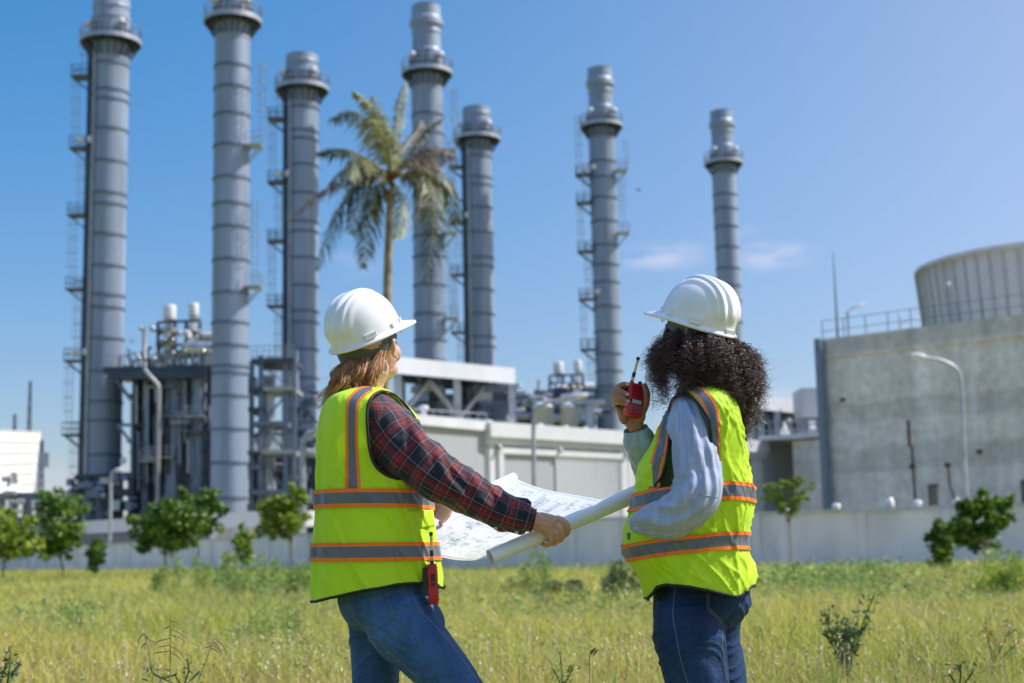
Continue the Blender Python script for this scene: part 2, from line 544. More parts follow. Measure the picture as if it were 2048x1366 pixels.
        for i, z in enumerate(zs):
            p = MB()
            w = 1.9 if side == 'L' else 1.5
            cx = x0 + sx * (R + w / 2 - .2)
            p.box((cx, yl - .1, z), (w, 1.5, .16))
            p.bar((cx + sx * w * .4, yl - .5, z - .1), (x0 + sx * R * .97, yl - .3, z - 1.4), .1)
            p.bar((cx + sx * w * .4, yl + .4, z - .1), (x0 + sx * R * .97, yl + .3, z - 1.4), .1)
            for q in (-.5, 0, .5):
                for yy in (-.85, .6):
                    p.bar((cx + q * w * .95, yl + yy, z), (cx + q * w * .95, yl + yy, z + 1.2), .05)
            for hh in (.6, 1.2):
                for yy in (-.85, .6):
                    p.bar((cx - w * .48, yl + yy, z + hh), (cx + w * .48, yl + yy, z + hh), .045)
                p.bar((cx + sx * w * .48, yl - .85, z + hh), (cx + sx * w * .48, yl + .6, z + hh), .045)
            p.build('side_platform', steel_dk if side == 'L' else galv, root)
            if i % 3 == 1 and side == 'L':
                for q in (.2, 1.2):
                    p = MB(); p.lathe([(0, -.35), (.3, -.3), (.32, .25), (0, .35)], (cx + q, yl - .9, z + .8), 10)
                    p.build('warning_lamp', white_p, root)
    return root


bA = [134, 187, 206, 264, 328, 392, 414, 474, 536, 594, 619, 680, 745, 806, 844, 911, 960]
rA = [159, 301, 434, 581, 723, 870]


def sc(lst, r0, r1, k, top=1040):
    return [r1 + (y - r0) * k for y in lst if r1 + (y - r0) * k < top]


bB = [137, 180, 234, 296, 360, 412, 458, 523, 589, 648, 694, 735, 749, 794, 860, 927, 997, 1080, 1150, 1220]
stack('A', [(219, 200), (206, 900)], 136, 72, 84, 2, bA, 'tall grey stack with dark duct and ladder, nearest the bright tank', [('L', rA, '')])
stack('B', [(464, 200), (458, 950)], 126, 69, 42, -105, bB, 'thick plain grey stack whose mouth reaches above the photo', [('R', [297, 578], 'short')])
stack('A', [(604, 250), (613, 730)], 144, 64, 178, 113, sc(bA, 90, 182, .88), 'grey stack with banded cap beside the coconut palm', [('L', sc(rA, 90, 182, .88), '')])
stack('B', [(855, 250), (862.5, 700)], 143, 61, 146, 14, sc(bB, 45, 152, .88), 'grey stack partly covered by the palm fronds', [('R', [306, 640], 'short'), ('R', [470], 'short')])
stack('A', [(956, 400), (966, 700)], 166, 56, 278, 218, sc(bA, 90, 283, .78), 'grey stack with banded cap just past the palm', [('L', sc(rA, 90, 283, .78), '')])
stack('B', [(1204, 300), (1217, 800)], 165, 51, 252, 139, sc(bB, 45, 257, .75), 'grey stack above the hand with the radio', [('L', [352, 408, 505, 600, 700], ''), ('R', [345, 470], 'short')])
stack('B', [(1447, 330), (1458, 560)], 182, 46, 326, 224, sc(bB, 45, 331, .66), 'shortest grey stack, behind the helmet of the curly haired worker', [])


# ------------------------------------------------------------------ boiler structures
def px_box(mb, x0, y0, x1, y1, Y, depth):
    a, b_ = P(x0, y1, Y), P(x1, y0, Y)
    mb.box(((a.x + b_.x) / 2, Y + depth / 2, (a.z + b_.z) / 2), (abs(b_.x - a.x), depth, abs(b_.z - a.z)))
    return mb


def hrsg(Y, k, ox, oy, label, full=True):
    """Steam boiler block. Photo coordinates of the nearest one scaled by k about (ox, oy)."""
    X = lambda x: ox + (x - 340) * k
    T = lambda y: oy + (y - 740) * k
    q = lambda x, y, d=0: P(X(x), T(y), Y + d)
    root = thing('steam_boiler', label, 'boiler', (q(340, 1000).x, Y, 0), 'boiler blocks between the stacks')
    m = MB()
    a, b_ = q(262, 745), q(425, 745)
    zb = 0 if full else q(0, 900).z
    m.box(((a.x + b_.x) / 2, Y + 5, (zb + a.z) / 2), (b_.x - a.x, 7, a.z - zb))
    m.build('casing', steel_dk, root)
    random.seed(int(Y))
    for i, x in enumerate((268, 290, 318, 345, 372, 396, 418)):
        c = q(x, 745)
        m = MB()
        if i in (3, 5):
            m.tube([(c.x, Y + .9, zb), (c.x, Y + .9, c.z)], 0.85, 20)
            for z in np.arange(zb + 1, c.z, 2.7):
                m.lathe([(.86, 0), (.94, .03), (.94, .2), (.86, .23)], (c.x, Y + .9, z), 20, smooth=False)
            m.build('riser_pipe', steel, root)
        else:
            m.box((c.x, Y + .8, (zb + c.z) / 2), (.55, .6, c.z - zb))
            for z in np.arange(zb + 2, c.z, 3.2):
                m.box((c.x, Y + .8, z), (.8, .8, .2))
            m.build('column', steel_md if i % 2 else steel_dk, root)
    for i in range(34):
        m = MB(); x = random.uniform(262, 425); y0 = random.uniform(750, 900); y1 = y0 + random.uniform(40, 130); w_ = random.uniform(.07, .2)
        m.tube([q(x, y0, -.1), P(X(x), min(T(y1), 1035), Y - .1)], w_, 6)
        if random.random() < .5: m.tube([q(x, y0, -.1), q(x + random.uniform(-14, 14), y0, -.1)], w_, 6)
        m.build('thin_pipe', random.choice([steel_md, galv, steel, steel_dk]), root)
    for i in range(8):
        m = MB(); x0_ = random.uniform(258, 380); y_ = random.uniform(770, 990); a, b_ = q(x0_, y_, -.5), q(x0_ + random.uniform(25, 60), y_, -.5)
        m.box(((a.x + b_.x) / 2, Y - .4, a.z), (b_.x - a.x, 1.2, .14))
        for h in (.5, 1.0): m.bar((a.x, Y - 1, a.z + h), (b_.x, Y - 1, a.z + h), .05)
        for t_ in np.linspace(0, 1, 6): m.bar((a.x + (b_.x - a.x) * t_, Y - 1, a.z), (a.x + (b_.x - a.x) * t_, Y - 1, a.z + 1), .05)
        m.build('walkway', galv if i % 2 else steel_md, root)
    # horizontal girts
    for y in (790, 850, 905, 960):
        m = MB(); a, b_ = q(258, y), q(428, y)
        m.bar((a.x, Y + .3, a.z), (b_.x, Y + .3, a.z), .25)
        m.build('girt', steel_dk, root)
    # decks
    m = MB()
    a, b_ = q(212, 742), q(430, 742)
    m.box(((a.x + b_.x) / 2, Y + 3, a.z), (b_.x - a.x, 8, .5))
    m.box(((a.x + b_.x) / 2, Y - 1.1, a.z - .6), (b_.x - a.x - 1, .3, .7))
    m.build('deck', steel_dk, root)
    m = MB()
    n = 16
    for i in range(n + 1):
        x = a.x + (b_.x - a.x) * i / n
        m.bar((x, Y - .9, a.z + .2), (x, Y - .9, a.z + 1.3), .06)
    for h in (.5, .9, 1.3):
        m.bar((a.x, Y - .9, a.z + h), (b_.x, Y - .9, a.z + h), .05)
    m.build('guard_rail', galv, root)
    m = MB()
    m.bar(q(222, 745), q(262, 800), .3); m.bar(q(222, 745, 2), q(262, 800, 2), .3)
    m.bar(q(240, 850), q(262, 850), .3); m.bar(q(236, 850), q(262, 885), .25)
    m.build('brace', steel_md, root)
    # upper pipework block
    for x in (316, 350, 372, 400, 422):
        for d in (1, 4):
            m = MB(); m.bar(q(x, 740, d), q(x, 645 if x < 401 else 668, d), .25); m.build('upper_post', steel_dk, root)
    for y in (645, 665, 690, 715):
        m = MB(); m.bar(q(316, y, 1), q(424 if y > 650 else 402, y - (4 if y < 650 else 0), 1), .22); m.build('upper_beam', steel_dk, root)
    for (xa, ya, xb, yb) in ((318, 700, 350, 665), (372, 645, 400, 690)):
        m = MB(); m.bar(q(xa, ya), q(xb, yb), .15); m.build('upper_brace', steel_dk, root)
    for i in range(34):
        m = MB()
        x = random.uniform(320, 424); y = random.uniform(662, 738)
        l = random.uniform(8, 30)
        m.tube([q(x - l / 2, y, random.uniform(0, 3)), q(x + l / 2, y + random.uniform(-1, 1), .5)], random.uniform(.12, .42), 10)
        m.build('insulated_pipe', alu if i % 3 else white_p, root)
    for i in range(30):
        m = MB()
        x = random.uniform(236, 420); h = random.uniform(10, 40)
        d = random.uniform(-.4, 2)
        m.tube([q(x, 738, d), q(x, 738 - h, d), q(x + random.uniform(-9, 9), 738 - h - 3, d)], random.uniform(.08, .2), 8)
        m.build('riser', galv if i % 2 else steel_md, root)
    for i in range(44):
        m = MB(); c = q(random.uniform(236, 424), random.uniform(700, 740) if i % 3 else random.uniform(655, 735), random.uniform(-1, 1.5)); r_ = random.uniform(.12, .3)
        m.lathe([(0, -r_), (r_ * .8, -r_ * .7), (r_, 0), (r_ * .8, r_ * .7), (0, r_)], c, 10); m.build('valve', alu if i % 2 else galv, root)
    m = MB()
    m.tube([q(376, 697, .2), q(424, 697, .2)], .75, 16); m.build('steam_drum', alu, root)
    m = MB(); m.tube([q(404, 672, .6), q(428, 672, .6)], .45, 16); m.build('steam_drum', white_p, root)
    m = MB(); m.box(q(412, 718, .3), (1.4, .8, 1.2)); m.build('valve_cabinet', white_p, root)
    for x, y0, y1, r in ((339, 611, 640, 13), (387, 607, 633, 10.5)):
        m = MB()
        c0, c1 = q(x, y1, 2), q(x, y0, 2)
        rr = r * k / F_PX * Y
        m.lathe([(0, c0.z - .01), (rr * .97, c0.z), (rr, c0.z + .1), (rr, c1.z - .15), (rr * .93, c1.z), (0, c1.z + .01)], (c0.x, c0.y, 0), 24)
        m.tube([(c0.x, c0.y, q(x, 700).z), (c0.x, c0.y, c0.z)], rr * .25, 8)
        for t in range(4):
            m.bar((c0.x + rr * .8 * cos(t * 1.57 + .7), c0.y + rr * .8 * sin(t * 1.57 + .7), q(x, 690).z), (c0.x + rr * .8 * cos(t * 1.57 + .7), c0.y + rr * .8 * sin(t * 1.57 + .7), c0.z), .1)
        m.build('silencer', white_p, root)
    # pale downpipe
    m = MB()
    m.tube([q(289, 655, -.6), q(289, 732, -.6), q(291, 742, -1.6), q(316, 770, -1.6), q(318, 780, -1.6), q(317, 860, -1.6), P(X(315), T(1010 if full else 900), Y - 1.6)], .17 * (k + .2), 12)
    m.build('downpipe', mat('pale_pipe', (.36, .36, .36), .5, .3), root)
    if full:
        m = MB()
        for x in (185, 212, 240, 262):
            m.bar(q(x, 955), P(X(x), 1040, Y), .5)
        m.bar(q(150, 955), q(262, 950), .5); m.bar(q(140, 985), q(262, 985), .7)
        m.bar(q(185, 960), q(212, 1030), .2); m.bar(q(150, 975), q(165, 960), .2)
        m.bar(q(140, 990), q(150, 965), .2); m.bar(q(165, 960), q(172, 985), .2)
        m.build('base_frame', steel_dk, root)
        for i in range(18):
            m = MB()
            x = random.uniform(140, 262); y = random.uniform(955, 1030)
            if random.random() < .5:
                m.tube([q(x, y, -1), q(x + random.uniform(5, 25), y, -1)], random.uniform(.1, .35), 8)
            else:
                m.box(q(x, y, -1), (random.uniform(.4, 1.4), 1, random.uniform(.4, 1.4)))
            m.build('valve' if i % 2 else 'base_pipe', galv if i % 4 == 0 else steel_md, root)
        m = MB(); m.tube([q(243, 920, -1), q(250, 923, -1)], .3, 8); m.build('lamp', white_p, root)
    return root


hrsg(131, 1.0, 340, 740, 'dark boiler block with white silencers between the duct stack and the plain stack')
hrsg(160, .80, 1118, 828, 'distant boiler block with two white silencers behind the warehouse roof', full=False)

# steel frame tower right of the plain stack
fr = thing('pipe_rack', 'open steel frame tower with platforms and vertical pipes beside the plain stack', 'steel frame', (P(545, 900, 128).x, 128, 0))
q = lambda x, y, d=0: P(x, y, 128 + d)
posts = (504, 522, 572, 588)
for x in posts:
    for d in (0, 5):
        m = MB(); a = q(x, 712 + (10 if x < 520 else 0), d); m.box((a.x, 128 + d, a.z / 2), (.42, .42, a.z)); m.build('column', steel_md, fr)
for y, x0, x1, mt in ((778, 528, 588, galv), (905, 526, 588, galv), (848, 505, 572, steel_md), (985, 505, 572, steel_md), (722, 505, 588, steel_dk), (780, 497, 526, steel_dk), (906, 497, 524, steel_dk), (935, 497, 522, steel_md), (820, 497, 522, steel_dk)):
    m = MB(); a, b_ = q(x0, y), q(x1, y)
    m.box(((a.x + b_.x) / 2, 130.5, a.z), (b_.x - a.x, 6, .38)); m.build('platform_deck', mt, fr)
    if y in (778, 905, 722, 906):
        m = MB()
        for i in range(8):
            x = a.x + (b_.x - a.x) * i / 7
            m.bar((x, 127.4, a.z), (x, 127.4, a.z + 1.3), .06)
        for h in (.4, .85, 1.3): m.bar((a.x, 127.4, a.z + h), (b_.x, 127.4, a.z + h), .06)
        m.build('guard_rail', galv, fr)
random.seed(5)
for (xa, ya, xb, yb) in ((522, 848, 572, 905), (572, 790, 522, 848), (522, 905, 572, 985), (504, 860, 522, 905), (540, 905, 560, 1000), (497, 980, 515, 1020)):
    m = MB(); m.bar(q(xa, ya), q(xb, yb), .18); m.build('brace', steel_md, fr)
m = MB(); m.tube([q(536, 790, 1), q(538, 840, 1), q(534, 905, 1), q(535, 1010, 1)], .5, 12); m.build('pale_riser', galv, fr)
m = MB(); m.tube([q(545, 910, 1), q(545, 1010, 1)], .3, 12); m.build('pale_riser', galv, fr)
m = MB(); m.lathe([(0, -.9), (.45, -.85), (.55, 0), (.45, .7), (0, .8)], q(504, 770, 1), 16); m.build('vessel', galv, fr)
for i in range(46):
    m = MB(); x = random.uniform(497, 628); y = random.uniform(745, 1040); d = random.uniform(2, 7)
    r = random.uniform(.1, .5)
    if random.random() < .5: m.tube([q(x, y, d), q(x + random.uniform(6, 30), y + random.uniform(-2, 2), d)], r, 8)
    elif random.random() < .6: m.tube([q(x, y, d), q(x + random.uniform(-3, 3), y + random.uniform(15, 60), d)], r * .7, 8)
    else: m.box(q(x, y, d), (random.uniform(.5, 2.2), 1, random.uniform(.5, 1.6)))
    m.build('pipe', random.choice([steel_dk, steel_md, steel_md, galv, steel_dk]), fr)
m = MB(); a, b_ = q(500, 1040, 8), q(632, 860, 8); m.box(((a.x + b_.x) / 2, 137.5, 5.5), (b_.x - a.x, 2, 11)); m.build('equipment_block', steel_dk, fr)
# cooler bank with angled struts behind worker's shoulder
cb = thing('pipe_bridge', 'grey pipe bridge with slanting struts behind the auburn haired worker', 'pipe bridge', (P(610, 900, 138).x, 138, 0))
q = lambda x, y, d=0: P(x, y, 138 + d)
for i, (xa, ya, xb, yb, w) in enumerate(((582, 790, 632, 770, .5), (582, 830, 632, 800, .5), (590, 700, 600, 1040, .5), (615, 900, 640, 870, .4), (612, 985, 640, 925, .5), (600, 860, 645, 860, .5), (585, 940, 650, 940, .5), (590, 810, 630, 840, .3))):
    m = MB(); m.bar(q(xa, ya), q(xb, yb), w); m.build('strut', steel_md if i % 2 else steel, cb)
for i in range(14):
    m = MB(); x = random.uniform(585, 625); y = random.uniform(775, 1020)
    m.tube([q(x, y, 1), q(x + random.uniform(5, 28), y - random.uniform(-5, 9), 1)], random.uniform(.12, .4), 8)
    m.build('pipe', random.choice([steel_md, steel_dk, galv]), cb)


# ------------------------------------------------------------------ warehouse
def slab(mb, pa, pb, depth, z0, z1, out=0.0):
    """Vertical box whose front runs pa -> pb (x, y), going back by depth."""
    a = Vector((pa[0], pa[1], 0)); b_ = Vector((pb[0], pb[1], 0))
    d = (b_ - a).normalized(); n = Vector((-d.y, d.x, 0))
    a -= n * out; b_ -= n * out
    vs = []
    for p_ in (a, b_, b_ + n * (depth + out), a + n * (depth + out)):
        vs += [(p_.x, p_.y, z0), (p_.x, p_.y, z1)]
    mb.add(vs, [(0, 2, 3, 1), (2, 4, 5, 3), (4, 6, 7, 5), (6, 0, 1, 7), (1, 3, 5, 7), (0, 6, 4, 2)])
    return mb


def XY(px, Y, py=1000):
    p_ = P(px, py, Y); return (p_.x, p_.y)


wh = thing('warehouse', 'long white and grey metal clad warehouse with wide doors behind the boundary wall', 'warehouse', (*XY(1100, 78), 0))
A0, A1 = XY(800, 69.4), XY(972, 75)
B1 = XY(1530, 93)
zA = P(826, 829, 70.2).z
zB = P(975, 845, 75).z
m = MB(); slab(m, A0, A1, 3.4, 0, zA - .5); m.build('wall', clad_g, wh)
m = MB(); slab(m, A0, XY(968, 74.9), 3.4, zA - .5, zA, .25); m.build('roof', clad_w, wh)


def lerp2(t, o=0.0):
    a = Vector((*A1, 0)); b_ = Vector((*B1, 0)); d = (b_ - a).normalized(); n = Vector((-d.y, d.x, 0))
    p_ = a + (b_ - a) * t - n * o
    return (p_.x, p_.y)


def tx(px):                                  # parameter along the white front for a photo column
    best = min(range(0, 1001), key=lambda i: abs(project((*lerp2(i / 1000), 5))[0] - px))
    return best / 1000


def corrug(mb, t0, t1, z0, z1, o, pitch=.33, amp=.05):
    n = int((Vector(lerp2(t1)) - Vector(lerp2(t0))).length / pitch * 4)
    vs, fs = [], []
    for i in range(n + 1):
        ph = i % 4
        oo = o + (amp if ph in (1, 2) else 0)
        x, y = lerp2(t0 + (t1 - t0) * i / n, oo)
        vs += [(x, y, z0), (x, y, z1)]
    fs = [(2 * i, 2 * i + 2, 2 * i + 3, 2 * i + 1) for i in range(n)]
    mb.add(vs, fs)


m = MB(); slab(m, A1, B1, 6, 0, zB - .2); corrug(m, 0.0, 1.0, 0.02, zB - 1.3, .03, .5, .05); m.build('wall', clad_w, wh)
m = MB(); slab(m, lerp2(-.003), lerp2(1.0), 6, zB - .78, zB, .55); slab(m, lerp2(-.003), lerp2(1.0), 1, zB - 1.15, zB - .78, .35); m.build('fascia', white_p, wh)
zd = P(1001, 908, 76).z
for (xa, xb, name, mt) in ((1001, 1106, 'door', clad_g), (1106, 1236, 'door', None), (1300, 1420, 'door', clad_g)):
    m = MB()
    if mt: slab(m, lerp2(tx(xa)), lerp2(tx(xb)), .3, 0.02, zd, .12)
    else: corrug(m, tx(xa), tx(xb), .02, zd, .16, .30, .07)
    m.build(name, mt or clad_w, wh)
for (xa, xb, z0, z1, o) in ((996, 1245, zd, zd + .3, .3), (992, 1001, 0.02, zd + .3, .28), (1236, 1247, .02, zd + 1.6, .28), (975, 985, .02, zB - 1.15, .2), (1106, 1112, zd + .3, zB - 1.15, .25), (1290, 1430, zd, zd + .3, .3), (1505, 1529, .02, zB - 1.15, .2)):
    m = MB(); slab(m, lerp2(tx(xa)), lerp2(tx(xb)), .3, z0, z1, o); m.build('trim', white_p, wh)
for x in (990, 1112, 1245):
    m = MB(); a = lerp2(tx(x), .5); b0 = lerp2(tx(x), .2)
    m.bar((*a, zB - 1.4), (*b0, zd + .6), .14); m.box((b0[0], b0[1], zd + .5), (.3, .2, .5)); m.build('bracket', clad_g, wh)
# small roof vents
random.seed(3)
for i in range(9):
    m = MB(); t = random.uniform(0.02, .45); a = lerp2(t, -3)
    r = random.uniform(.09, .16)
    m.lathe([(r, 0), (r, .35), (r * 1.3, .4), (r * 1.2, .5), (0, .55)], (a[0], a[1], zB), 12); m.build('roof_vent', white_p, wh)
m = MB(); c = P(847, 820, 72); m.lathe([(.15, -.5), (.15, 0), (.26, .03), (.24, .2), (0, .25)], c, 12); m.build('roof_vent', white_p, wh)
m = MB()
for i in range(13):
    a = XY(760 + i * 18, 73.5 + i * .4); m.bar((*a, zA), (*a, zA + .75), .06)
m.bar((*XY(760, 73.5), zA + .75), (*XY(976, 78.3), zA + .75), .06); m.bar((*XY(760, 73.5), zA + .4), (*XY(976, 78.3), zA + .4), .05)
m.build('roof_rail', galv, wh)
# low grey block continuing behind
lb = thing('low_building', 'pale grey flat roofed block between the warehouse and the concrete tower base', 'building', (*XY(1590, 92), 0))
za = P(1560, 880, 92).z
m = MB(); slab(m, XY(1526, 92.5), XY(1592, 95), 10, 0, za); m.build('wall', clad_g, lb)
m = MB(); slab(m, XY(1590, 92), XY(1662, 90), 10, 0, za - .1); m.build('wall', conc, lb)
m = MB(); slab(m, XY(1526, 92.3), XY(1662, 90), 10, za, za + .3, .3); m.build('roof', clad_w, lb)
m = MB()
for i in range(10):
    a = XY(1532 + i * 14, 92); m.bar((*a, za + .3), (*a, za + 1.2), .06)
for h in (.6, 1.2): m.bar((*XY(1532, 92), za + h), (*XY(1658, 92), za + h), .06)
m.build('guard_rail', galv, lb)


# canopies on the roof
def canopy(label, xa, ya, xb, yb, Ya, Yb, fh, depth, posts, base_py, group='white canopies over the plant'):
    root = thing('roof_canopy', label, 'canopy', (*XY((xa + xb) / 2, (Ya + Yb) / 2), 0), group)
    a, b_ = XY(xa, Ya, ya), XY(xb, Yb, yb)
    z1 = (P(xa, ya, Ya).z + P(xb, yb, Yb).z) / 2
    m = MB(); slab(m, a, b_, .25, z1 - fh, z1); m.build('fascia', clad_w, root)
    m = MB(); slab(m, (a[0] + .01, a[1] + .25), (b_[0] - .01, b_[1] + .25), depth, z1 - .5, z1 - .2); m.build('roof', clad_w, root)
    m = MB()
    dx, dy = b_[0] - a[0], b_[1] - a[1]
    for t in np.linspace(.02, .98, 7): m.bar((a[0] + dx * t, a[1] + dy * t + .3, z1 - fh * .8), (a[0] + dx * t, a[1] + dy * t + depth, z1 - fh * .8), .2, .4)
    m.bar((a[0], a[1] + depth, z1 - fh * .8), (b_[0], b_[1] + depth, z1 - fh * .8), .3, .5)
    m.build('purlin', steel_dk, root)
    zb = P((xa + xb) / 2, base_py, (Ya + Yb) / 2).z
    for x in posts:
        t = (x - xa) / (xb - xa)
        p_ = (a[0] + dx * t, a[1] + dy * t + .35)
        for d in (0, depth - .8):
            m = MB(); m.box((p_[0], p_[1] + d, (zb + z1 - fh) / 2), (.38, .38, z1 - fh - zb)); m.build('post', galv if d == 0 else steel_md, root)
    for i in range(len(posts) - 1):
        t0, t1 = (posts[i] - xa) / (xb - xa), (posts[i + 1] - xa) / (xb - xa); tm = (t0 + t1) / 2
        for (ta, tb) in ((t0, tm), (t1, tm)):
            m = MB(); d = depth * .6
            m.bar((a[0] + dx * ta, a[1] + dy * ta + d, zb), (a[0] + dx * tb, a[1] + dy * tb + d, z1 - fh), .22); m.build('brace', galv, root)
    return root


canopy('long white roof canopy on posts above the grey warehouse wall', 786, 712, 1030, 737, 74, 80, .88, 3.6, (793, 908, 1022), 832)
canopy('white canopy on braced posts beside the concrete box', 1496, 790, 1606, 800, 96, 101, .95, 3, (1500, 1520, 1552, 1600), 882)
ca = thing('equipment_skid', 'dark machinery with pipes under the long white canopy', 'machinery', (*XY(880, 84), 7))
random.seed(8)
for i in range(34):
    m = MB(); x = random.uniform(795, 1040); y = random.uniform(765, 832); Y = random.uniform(80, 82)
    k = random.random()
    if k < .4: m.box(P(x, y, Y), (random.uniform(.5, 2), 1, random.uniform(.4, 1.2)))
    elif k < .7: m.tube([P(x, y, Y), P(x + random.uniform(8, 40), y, Y)], random.uniform(.08, .3), 8)
    else: m.tube([P(x, 832, Y), P(x, y, Y)], random.uniform(.1, .3), 8)
    m.build('machine_part', random.choice([steel_dk, steel_dk, steel_md, galv]), ca)
m = MB(); a = P(950, 800, 83); m.box((a.x, 83.5, a.z - .5), (5.0, 1, 1.8)); m.build('housing', steel_md, ca)
for x, r in ((1090, 21), (1143, 17)):
    t_ = thing('storage_tank', 'small pale cylindrical tank, ' + ('nearest the canopy post' if x < 1100 else 'nearest the far boiler stack'), 'tank', (*XY(x, 100), 0), 'pale tanks behind the warehouse roof')
    rr = r / F_PX * 100; zt = P(x, 816, 100).z
    m = MB(); m.lathe([(rr, 0), (rr, zt), (rr * 1.03, zt), (rr * 1.03, zt + .1), (rr * .6, zt + .35), (0, zt + .45)], (*XY(x, 100), 0), 28); m.build('shell', white_p, t_)
    m = MB(); railing(m, XY(x, 100), rr, .9, 12, z=zt); m.build('guard_rail', galv, t_)
m = MB(); a = XY(1184, 100); zt = P(1184, 805, 100).z
m.box((a[0], a[1], zt / 2), (.55, .55, zt)); m.box((a[0], a[1], zt), (2.2, 1, .3)); m.bar((a[0] - .9, a[1], zt), (a[0], a[1], zt - 1), .15)
tag(m.build('pipe_support', galv), 'pale square post standing beside the small tanks', 'post')
rk = thing('pipe_rack', 'low dark pipe rack with vessels behind the small tanks', 'steel frame', (*XY(1100, 108), 0))
random.seed(12)
for i in range(40):
    m = MB(); x = random.uniform(1030, 1186); y = random.uniform(785, 850); Y = random.uniform(106, 110); k = random.random()
    if k < .4: m.box(P(x, y, Y), (random.uniform(.6, 2.4), 1, random.uniform(.5, 1.4)))
    else: m.tube([P(x, y, Y), P(x + random.uniform(8, 40), y + random.uniform(-2, 2), Y)], random.uniform(.1, .4), 8)
    m.build('pipe', random.choice([steel_dk, steel_dk, steel_md, galv]), rk)
m = MB(); a, b_ = P(1030, 850, 111), P(1186, 800, 111); m.box(((a.x + b_.x) / 2, 112, b_.z / 2), (b_.x - a.x, 1, b_.z)); m.build('housing', steel_dk, rk)
rk2 = thing('pipe_rack', 'dark equipment seen under the braced canopy near the concrete box', 'steel frame', (*XY(1520, 104), 0))
for i in range(14):
    m = MB(); x = random.uniform(1490, 1548); y = random.uniform(830, 880); m.box(P(x, y, 104), (random.uniform(.4, 1.4), 1, random.uniform(.4, 1.6))); m.build('machine_part', random.choice([steel_dk, steel_md]), rk2)

# ------------------------------------------------------------------ concrete block and cooling tower
cc = thing('concrete_block', 'large bare concrete block with streaked walls and a grey corner pipe', 'building', (*XY(1850, 76), 0))
C0, C1 = XY(1662, 80), XY(2500, 66)
zc = P(1662, 683, 80).z
m = MB(); slab(m, C0, C1, 30, 0, zc); m.build('wall', conc, cc)
m = MB(); slab(m, C0, C1, .5, zc - 1.0, zc + .12, .12); m.build('parapet', conc, cc)
m = MB(); a = XY(1656, 79.6); m.tube([(a[0] - .1, a[1], 0), (a[0] - .1, a[1], zc + .1)], .22, 14); m.box((a[0] + .12, a[1] + .2, zc / 2), (.25, .5, zc)); m.build('corner_pipe', mat('grey_blue_pipe', (.17, .22, .29), .5), cc)
m = MB()
dC = Vector((C1[0] - C0[0], C1[1] - C0[1])); L_ = dC.length; dC.normalize(); nC = Vector((dC.y, -dC.x))
pc = lambda s_, o, z: (C0[0] + dC.x * s_ + nC.x * o, C0[1] + dC.y * s_ + nC.y * o, z)


def sC(px):
    return min(np.linspace(-1, L_, 800), key=lambda s_: abs(project(pc(s_, 0, 6))[0] - px))


for s_ in np.arange(-.2, L_, 1.35):
    m.bar(pc(s_, -.4, zc + .1), pc(s_, -.4, zc + 1.25), .045)
for h in (.65, 1.25): m.bar(pc(-.2, -.4, zc + h), pc(L_, -.4, zc + h), .035)
m.build('guard_rail', steel_md, cc)
zpy = lambda px, py: P(px, py, 78).z
m = MB(); s_ = sC(1820)
m.box(pc(s_, .02, (zpy(1820, 845) + zpy(1822, 895)) / 2), (.16, .08, 1.4)); m.box(pc(s_ + .12, .015, (zpy(1822, 895) + zpy(1825, 1015)) / 2), (.12, .06, 3.3)); m.box(pc(s_ + .1, .03, zpy(1822, 935)), (.3, .12, .25))
m.build('rusty_pipe', rust, cc)
for px, y0, y1, w in ((1867, 976, 1012, .65), (2050, 972, 1012, .5)):
    m = MB(); s_ = sC(px); m.box(pc(s_, -.02, (zpy(px, y0) + zpy(px, y1)) / 2), (w, .12, zpy(px, y0) - zpy(px, y1))); d_ = m.build('door', door_m, cc)
    m = MB(); m.box(pc(s_ - w / 2 - .05, 0.02, (zpy(px, y0) + zpy(px, y1)) / 2), (.1, .16, zpy(px, y0) - zpy(px, y1) + .2)); m.box(pc(s_, .02, zpy(px, y0) + .06), (w + .1, .16, .1)); m.build('door_frame', rust, d_)
for px, py in ((1692, 795), (1959, 912), (1893, 935)):
    m = MB(); m.box(pc(sC(px), .03, zpy(px, py)), (.3, .16, .2)); m.build('vent', rust, cc)
m = MB(); m.tube([pc(sC(1893), .06, zpy(1893, 938)), pc(sC(1895), .06, zpy(1893, 975)), pc(sC(1903), .06, zpy(1893, 1008))], .035, 6); m.build('cable', rust, cc)
cb2 = thing('concrete_box', 'small raised concrete box on thin legs beside the corner pipe', 'tank', (*XY(1628, 95), 0))
m = MB(); a, b_ = P(1605, 833, 96), P(1652, 775, 96); m.box(((a.x + b_.x) / 2, 97.5, (a.z + b_.z) / 2), (b_.x - a.x, 3, b_.z - a.z)); m.build('box_shell', conc_t, cb2)
for x in (1620, 1645):
    m = MB(); p_ = XY(x, 97); m.box((*p_, a.z / 2), (.35, .35, a.z)); m.build('leg', steel_md, cb2)
m = MB(); m.bar(P(1620, 848, 97), P(1660, 848, 97), .1); m.bar(P(1620, 862, 97), P(1660, 862, 97), .1); m.build('cross_rail', steel_md, cb2)

